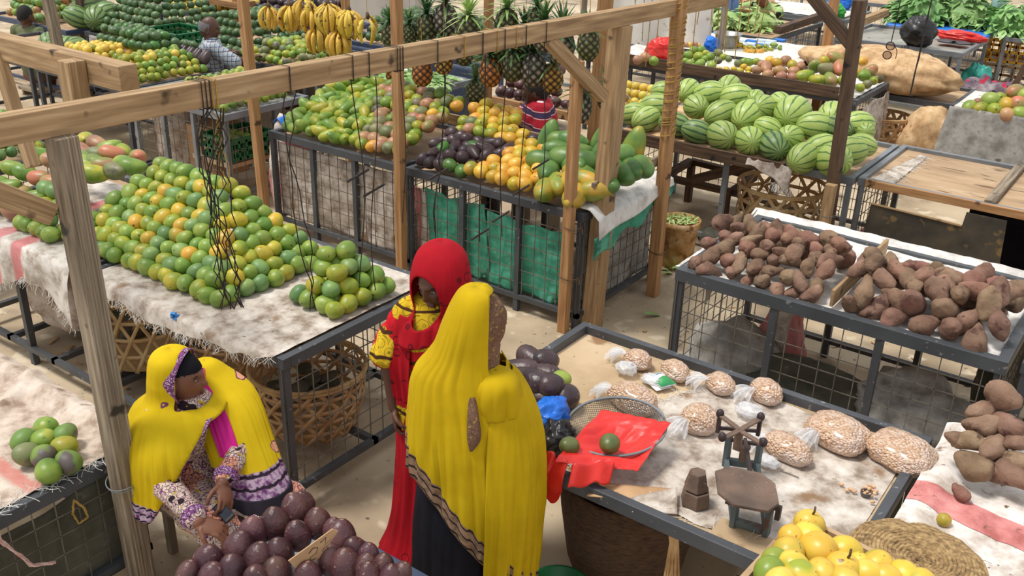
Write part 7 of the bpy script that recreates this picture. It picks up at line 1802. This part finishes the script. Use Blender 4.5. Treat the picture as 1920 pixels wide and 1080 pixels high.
bagblob('plastic_bag', 'blue plastic bag left of the steel pot', 'blue_plastic', at(1334, 84, .97), (.09, .08, .1), 2)
bagblob('plastic_bag', 'red plastic bag behind the brown board, near the corded post', 'red_plastic', at(1244, 92, 1.0), (.2, .14, .12), 4)
for i in range(26):
    px, py = 1275 + (i % 9) * 6, 70 + (i // 9) * 7; put('orange', 'm_brown' if i % 3 else 'yellow', at(px, py, .92 + .02 * (i // 9 == 0)), f'onion on the far stall, {od(i // 9 + 1)} row from the back, {od(i % 9 + 1)} from left', 'onions on the far stall', .75, name='onion')
# hanging pale sheets behind the corded posts
shp('sack_sheet', 'concrete_white', lambda u, v: Vector((-6.6 + 1.5 * u, 11.3 + .05 * math.sin(u * 13), 1.9 - 1.2 * v)), 40, 20, 'pale sheet hanging behind the yellow cords', 'sack sheet')
timber('timber_crossbeam', 'pole from which the pale sheet hangs', (-7.0, 11.3, 1.92), (-4.9, 11.3, 1.92), .05, .05, 'old_wood', 'beam')
for x in (-6.95, -4.95): up_post(f'{"left" if x < -6 else "right"} pole of the hanging pale sheet', (x, 11.3, 0), (x, 11.3, 1.95), .06, m='old_wood')
# leafy stalls
for i, (px, py, rx, w) in enumerate([(1308, 42, .42, 'first, by the yellow cords'), (1362, 48, .30, 'second, below the water bottles'), (1420, 50, .36, 'third, before the resting person')]):
    leafheap(f'bunch of pale green vegetables on the far stall, {w}', at(px, py, .88), rx, .30, .26, 130, 'leaf_pale', .16, 'vegetable bunches on the far stall', 'vegetables', 'vegetable_bunch')
leafheap('bunch of green vegetables at the top, left of the water bottles', at(1290, 10, .9), .5, .3, .3, 120, 'leaf_pale', .16, None, 'vegetables', 'vegetable_bunch')
for px, py, rx, h, w, n in [(1722, 38, .48, .48, 'left heap above the black bag', 300), (1785, 28, .34, .40, 'middle heap', 160), (1812, 44, .50, .46, 'right heap on the blue sheet', 300), (1895, 58, .46, .42, 'far right, on the next stall', 260)]:
    leafheap(f'heap of leafy greens, {w}', at(px, py, .90), rx, .42, h, n, 'leaf', .2, 'heaps of leafy greens')
shp('plastic_sheet', 'blue_sheet', lambda u, v: Vector((-4.04 + 1.42 * u, 15.07 + 1.4 * max(0, v - .06) / .94, .884 + .006 * math.sin(u * 14) - (.06 * (.06 - v) / .06 if v < .06 else 0))), 30, 24, 'blue plastic sheet under the leafy greens', 'plastic sheet')
bagblob('plastic_bag', 'round black plastic bag on the bare far stall', 'black_plastic', at(1722, 60, 1.05), (.22, .2, .21), 11, am=.16)
bagblob('plastic_bag', 'red plastic bags lying on the bare far stall', 'red_plastic', at(1800, 68, .93), (.32, .16, .07), 13)
for i, (px, py) in enumerate([(1776, 79), (1800, 82)]): MB().lathe([(.001, 0), (.12, .002), (.13, .02), (.11, .014)], at(px, py, .89), 24).build('plate', M['steel'], label=f'flat grey plate before the red bags, {"left" if not i else "right"} of two', cat='plate')
def bottle(label, c, s, m):
    t = empty('water_bottle', c, label, 'bottle'); MB().lathe([(.04 * s, 0), (.045 * s, .02), (.045 * s, .18 * s), (.03 * s, .22 * s), (.015 * s, .25 * s), (.015 * s, .27 * s)], c, 20).build('body', m, t, True); MB().lathe([(.018 * s, .265 * s), (.018 * s, .295 * s)], c, 14).build('cap', M['blue_sheet'], t)
M['bottle'] = mat('blue_tinted_bottle', [(70, 120, 190), (120, 160, 214)], rough=.15, alpha=.75)
bottle('blue water bottle, left of two at the far stall', at(1358, 30, .89), 1.9, M['bottle']); bottle('small blue water bottle, right of two at the far stall', at(1375, 30, .89), 1.3, M['bottle']); bottle('pale water bottle between the leafy heaps', at(1863, 50, .9), 2.2, mat('pale_bottle', [(120, 170, 170), (170, 206, 210)], rough=.15, alpha=.7))
leafheap('heap of dried fish on the far white stall', at(1420, 14, .89), .36, .26, .22, 140, 'card', .1, None, 'dried fish', 'dried_fish', 'stuff')
shp('sack_sheet', 'concrete_white', lambda u, v: Vector((-6.2 + 1.5 * u, 14.95 + 1.2 * v, .886 + abs(wob(u * 2, v * 2, 4, .02)))), 20, 16, 'white cloth under the heap of dried fish', 'sack sheet')
M['lime_bag'] = mat('lime_bag', [(50, 160, 60), (70, 180, 80)], rough=.4)
bagblob('plastic_bag', 'small bright green bag on the far white stall', 'lime_bag', at(1572, 22, 1.0), (.1, .1, .1), 1, 'plastic bag')
bagblob('plastic_bag', 'small blue bag at the top edge behind the far white stall', 'blue_plastic', at(1575, 4, 1.0), (.2, .14, .14), 22)
timber('timber_rail', 'round brown rail at the end of the vegetable bunch stall', (-4.85, 12.9, .95), (-4.75, 14.4, 1.0), .1, .1, 'dark_wood', 'rail')
timber('timber_rail', 'pale rail sticking out beside the bare far stall', (-4.2, 14.2, .97), (-4.05, 15.0, 1.06), .1, .1, 'pine', 'rail')
crate('yellow plastic crate under the stall of leafy greens at right', (-2.35, 15.6, .5), .7, .5, .32, M['yellow_crate'])
crate('slatted wooden crate under the yellow crate', (-2.35, 15.6, 0), .75, .55, .48, M['pine'], 3)
# white leaf-strewn stall
leafheap('green leaf scraps strewn on the white-topped stall', (-6.65, 7.5, .884), .45, .36, .05, 260, 'leaf', .13, None, 'leaf scraps', 'leaf_scraps', 'stuff')
bagblob('plastic_bag', 'grey-blue plastic bag on the white-topped stall', 'sack_grey', (-7.25, 7.2, .96), (.12, .1, .09), 9)
shp('sack_sheet', 'sack_grey', lambda u, v: Vector((-6.18 + .02 * math.sin(u * 9), 7.0 + .5 * u, .80 - .65 * v)), 16, 16, 'grey sheet on the end of the white-topped stall', 'sack sheet')
sackblob('white curved sack bundle beside the seated man', 'sack_clean', (-4.95, 6.75, .3), (.12, .25, .42), 17, .12)
# left background
crate('green plastic crate of oranges under the stall above the wire cage', (-7.14, 5.62, .42), .42, .5, .2, M['green_plastic'])
for i in range(8): put('orange', pick(GO), (-7.28 + .09 * (i % 4), 5.5 + .11 * (i // 4), .60), f'green orange in the crate under the stall, {od(i % 4 + 1)} from left, {"front" if i < 4 else "back"} row', 'oranges in the green crate')
MB().box(-7.5, 5.36, .36, -6.95, 6.2, .40).build('shelf', M['dusty'], label='wooden shelf below the oranges carrying the green crate', cat='shelf')
sackblob('clear plastic bag of scraps in the wire cage', 'sack_dirty', (-8.0, 5.6, .14), (.26, .2, .42), 51, .2)
MB().box(-7.75, 5.5, .14, -7.35, 5.9, .62).build('carton', M['card'], bevel=.01, label='brown carton in the wire cage beside the plastic bag', cat='box')
sackblob('striped white, red and blue bag behind the white-curtained stall', 'sack_red', (-6.55, 5.75, 0), (.16, .24, .55), 53, .15)
shp('rag', 'blue_sheet', lambda u, v: Vector((-6.62 + .2 * u, 5.6 + .16 * v, .80 + .05 * math.sin(u * 5) + .02 * v)), 12, 8, 'blue cloth on the striped bag', 'cloth')
crate('green plastic crate left of the man in plaid', at(338, 88, .885), .62, .5, .2, M['green_plastic'])
for i in range(5): put('roundavo', 'avo_far', at(344 + 5 * i, 80 + i, 1.02), f'avocado in the green crate, {od(i + 1)} from left', 'avocados in the green crate', .8)
shp('tarpaulin', 'sack_grey', lambda u, v: Vector((-11.2 + 2.9 * u, 6.72 - .05 * v, .86 - (.35 + .2 * math.sin(u * 8)) * v)), 40, 12, 'grey tarpaulin hanging before the far avocado stall', 'tarpaulin')
shp('tarpaulin', 'steel_blue', lambda u, v: Vector((-8.8 + 2.4 * u, 8.56 - .02 * math.sin(u * 20) * v, .84 - .6 * v)), 40, 12, 'dark blue cloth front of the stall behind the bananas', 'cloth')
MB().box(-17.5, 11.6, 0, -10.2, 11.9, 2.4).build('wall_back', M['plaster'], kind='structure')
shp('sack_sheet', 'red_plastic', lambda u, v: Vector((-14.9 + 1.2 * u, 7.9 + .05 * math.sin(u * 9), 1.5 - 1.1 * v)), 16, 12, 'red cloth hanging at the far left edge', 'cloth')
timber('plank', 'orange wooden stand beside the striped melons, far left', (-11.2, 8.6, 1.1), (-10.5, 8.6, 1.1), .3, .08, 'orange_wood', 'plank')
for x in (-11.1, -10.6): up_post(f'{"left" if x < -10.8 else "right"} leg of the orange wooden stand', (x, 8.52, 0), (x, 8.52, 1.06), .07, m='orange_wood')
# things hanging in front of the far mangoes
timber('timber_crossbeam', 'beam above the photo over the watermelons', (-2.4, 7.75, 2.85), (-.4, 7.75, 2.85), .06, .1, cat='beam')
p = aty(1668, 95, 7.75); t = empty('sunglasses', p, 'brown-tinted sunglasses hanging on a cord', 'sunglasses')
for k, dz in ((0, .035), (1, -.035)):
    MB().tube([p + Vector((.032 * math.cos(a) - .012 * k, 0, dz + .03 * math.sin(a))) for a in [2 * PI * i / 20 for i in range(21)]], .004, 6).build('lens_frame', M['cord'], t, True)
    mb = MB(); mb.add([p + Vector((.030 * math.cos(a) - .012 * k, .001, dz + .028 * math.sin(a))) for a in [2 * PI * i / 20 for i in range(20)]], [tuple(range(20))]); mb.build('lens', mat('tinted_lens', [(120, 70, 50)], rough=.1, alpha=.6), t)
MB().tube([p + Vector((.02, .0, .06)), p + Vector((.05, .02, .0)), p + Vector((.045, .04, -.06))], .003, 5).build('temple_arm', M['cord'], t)
MB().tube([p + Vector((0, 0, .065)), p + Vector((.01, 0, .3)), Vector((p.x + .01, 7.75, 2.82))], .004, 5).build('hanging_cord', M['cord'], t)
a = aty(1705, 180, 7.7); b = aty(1728, 90, 7.72); e_ = aty(1742, 20, 7.74); strand('dark knotted cord slanting before the huge tan sack', [a, b, e_, Vector((e_.x + .02, 7.75, 2.82))], .006, 'cord', 2, .008)

# keep to about 300 of a kind: the ones that show largest stay separate, the rest become one heap
def px_of(p):
    v = Vector(p) - CAM; d = v.dot(FW); return 960 + F_PX * v.dot(RT) / d, 540 + F_PX * v.dot(DN) / d, d


by = {}
for o in list(col.objects):
    if o.type == 'MESH' and o.parent is None and o.get('category') in ('mango', 'avocado', 'orange', 'green mango', 'ripe mango', 'yellow orange'): by.setdefault(o['category'], []).append(o)
for cat_, os_ in by.items():
    inn = []
    for o in os_:
        x, y, d = px_of(o.location)
        if -25 < x < 1945 and -25 < y < 1105: inn.append((d / o.dimensions.length if o.dimensions.length else d, o))
        else: bpy.data.objects.remove(o)
    inn.sort(key=lambda t_: t_[0]); rest = [o for _, o in inn[300:]]
    print('KIND', cat_, len(os_), len(inn))
    if len(rest) < 10: continue
    vs, fs, mi, mats = [], [], [], []
    for o in rest:
        m4 = o.matrix_basis; n0 = len(vs); mt = o.data.materials[0]
        if mt.name not in mats: mats.append(mt.name)
        vs += [m4 @ v.co for v in o.data.vertices]; fs += [tuple(i + n0 for i in p_.vertices) for p_ in o.data.polygons]; mi += [mats.index(mt.name)] * len(o.data.polygons)
        bpy.data.objects.remove(o)
    me = bpy.data.meshes.new('heap'); me.from_pydata(vs, [], fs)
    for m_ in mats:
        mm = bpy.data.materials[m_]
        me.materials.append(mm)
    me.polygons.foreach_set('material_index', mi); me.polygons.foreach_set('use_smooth', [True] * len(fs))
    o = bpy.data.objects.new(cat_.replace(' ', '_') + '_heap', me); col.objects.link(o)
    sset(o, f'smallest {cat_}es in the far heaps' if cat_.endswith('o') else f'smallest {cat_}s in the far heaps', cat_, None, 'stuff')
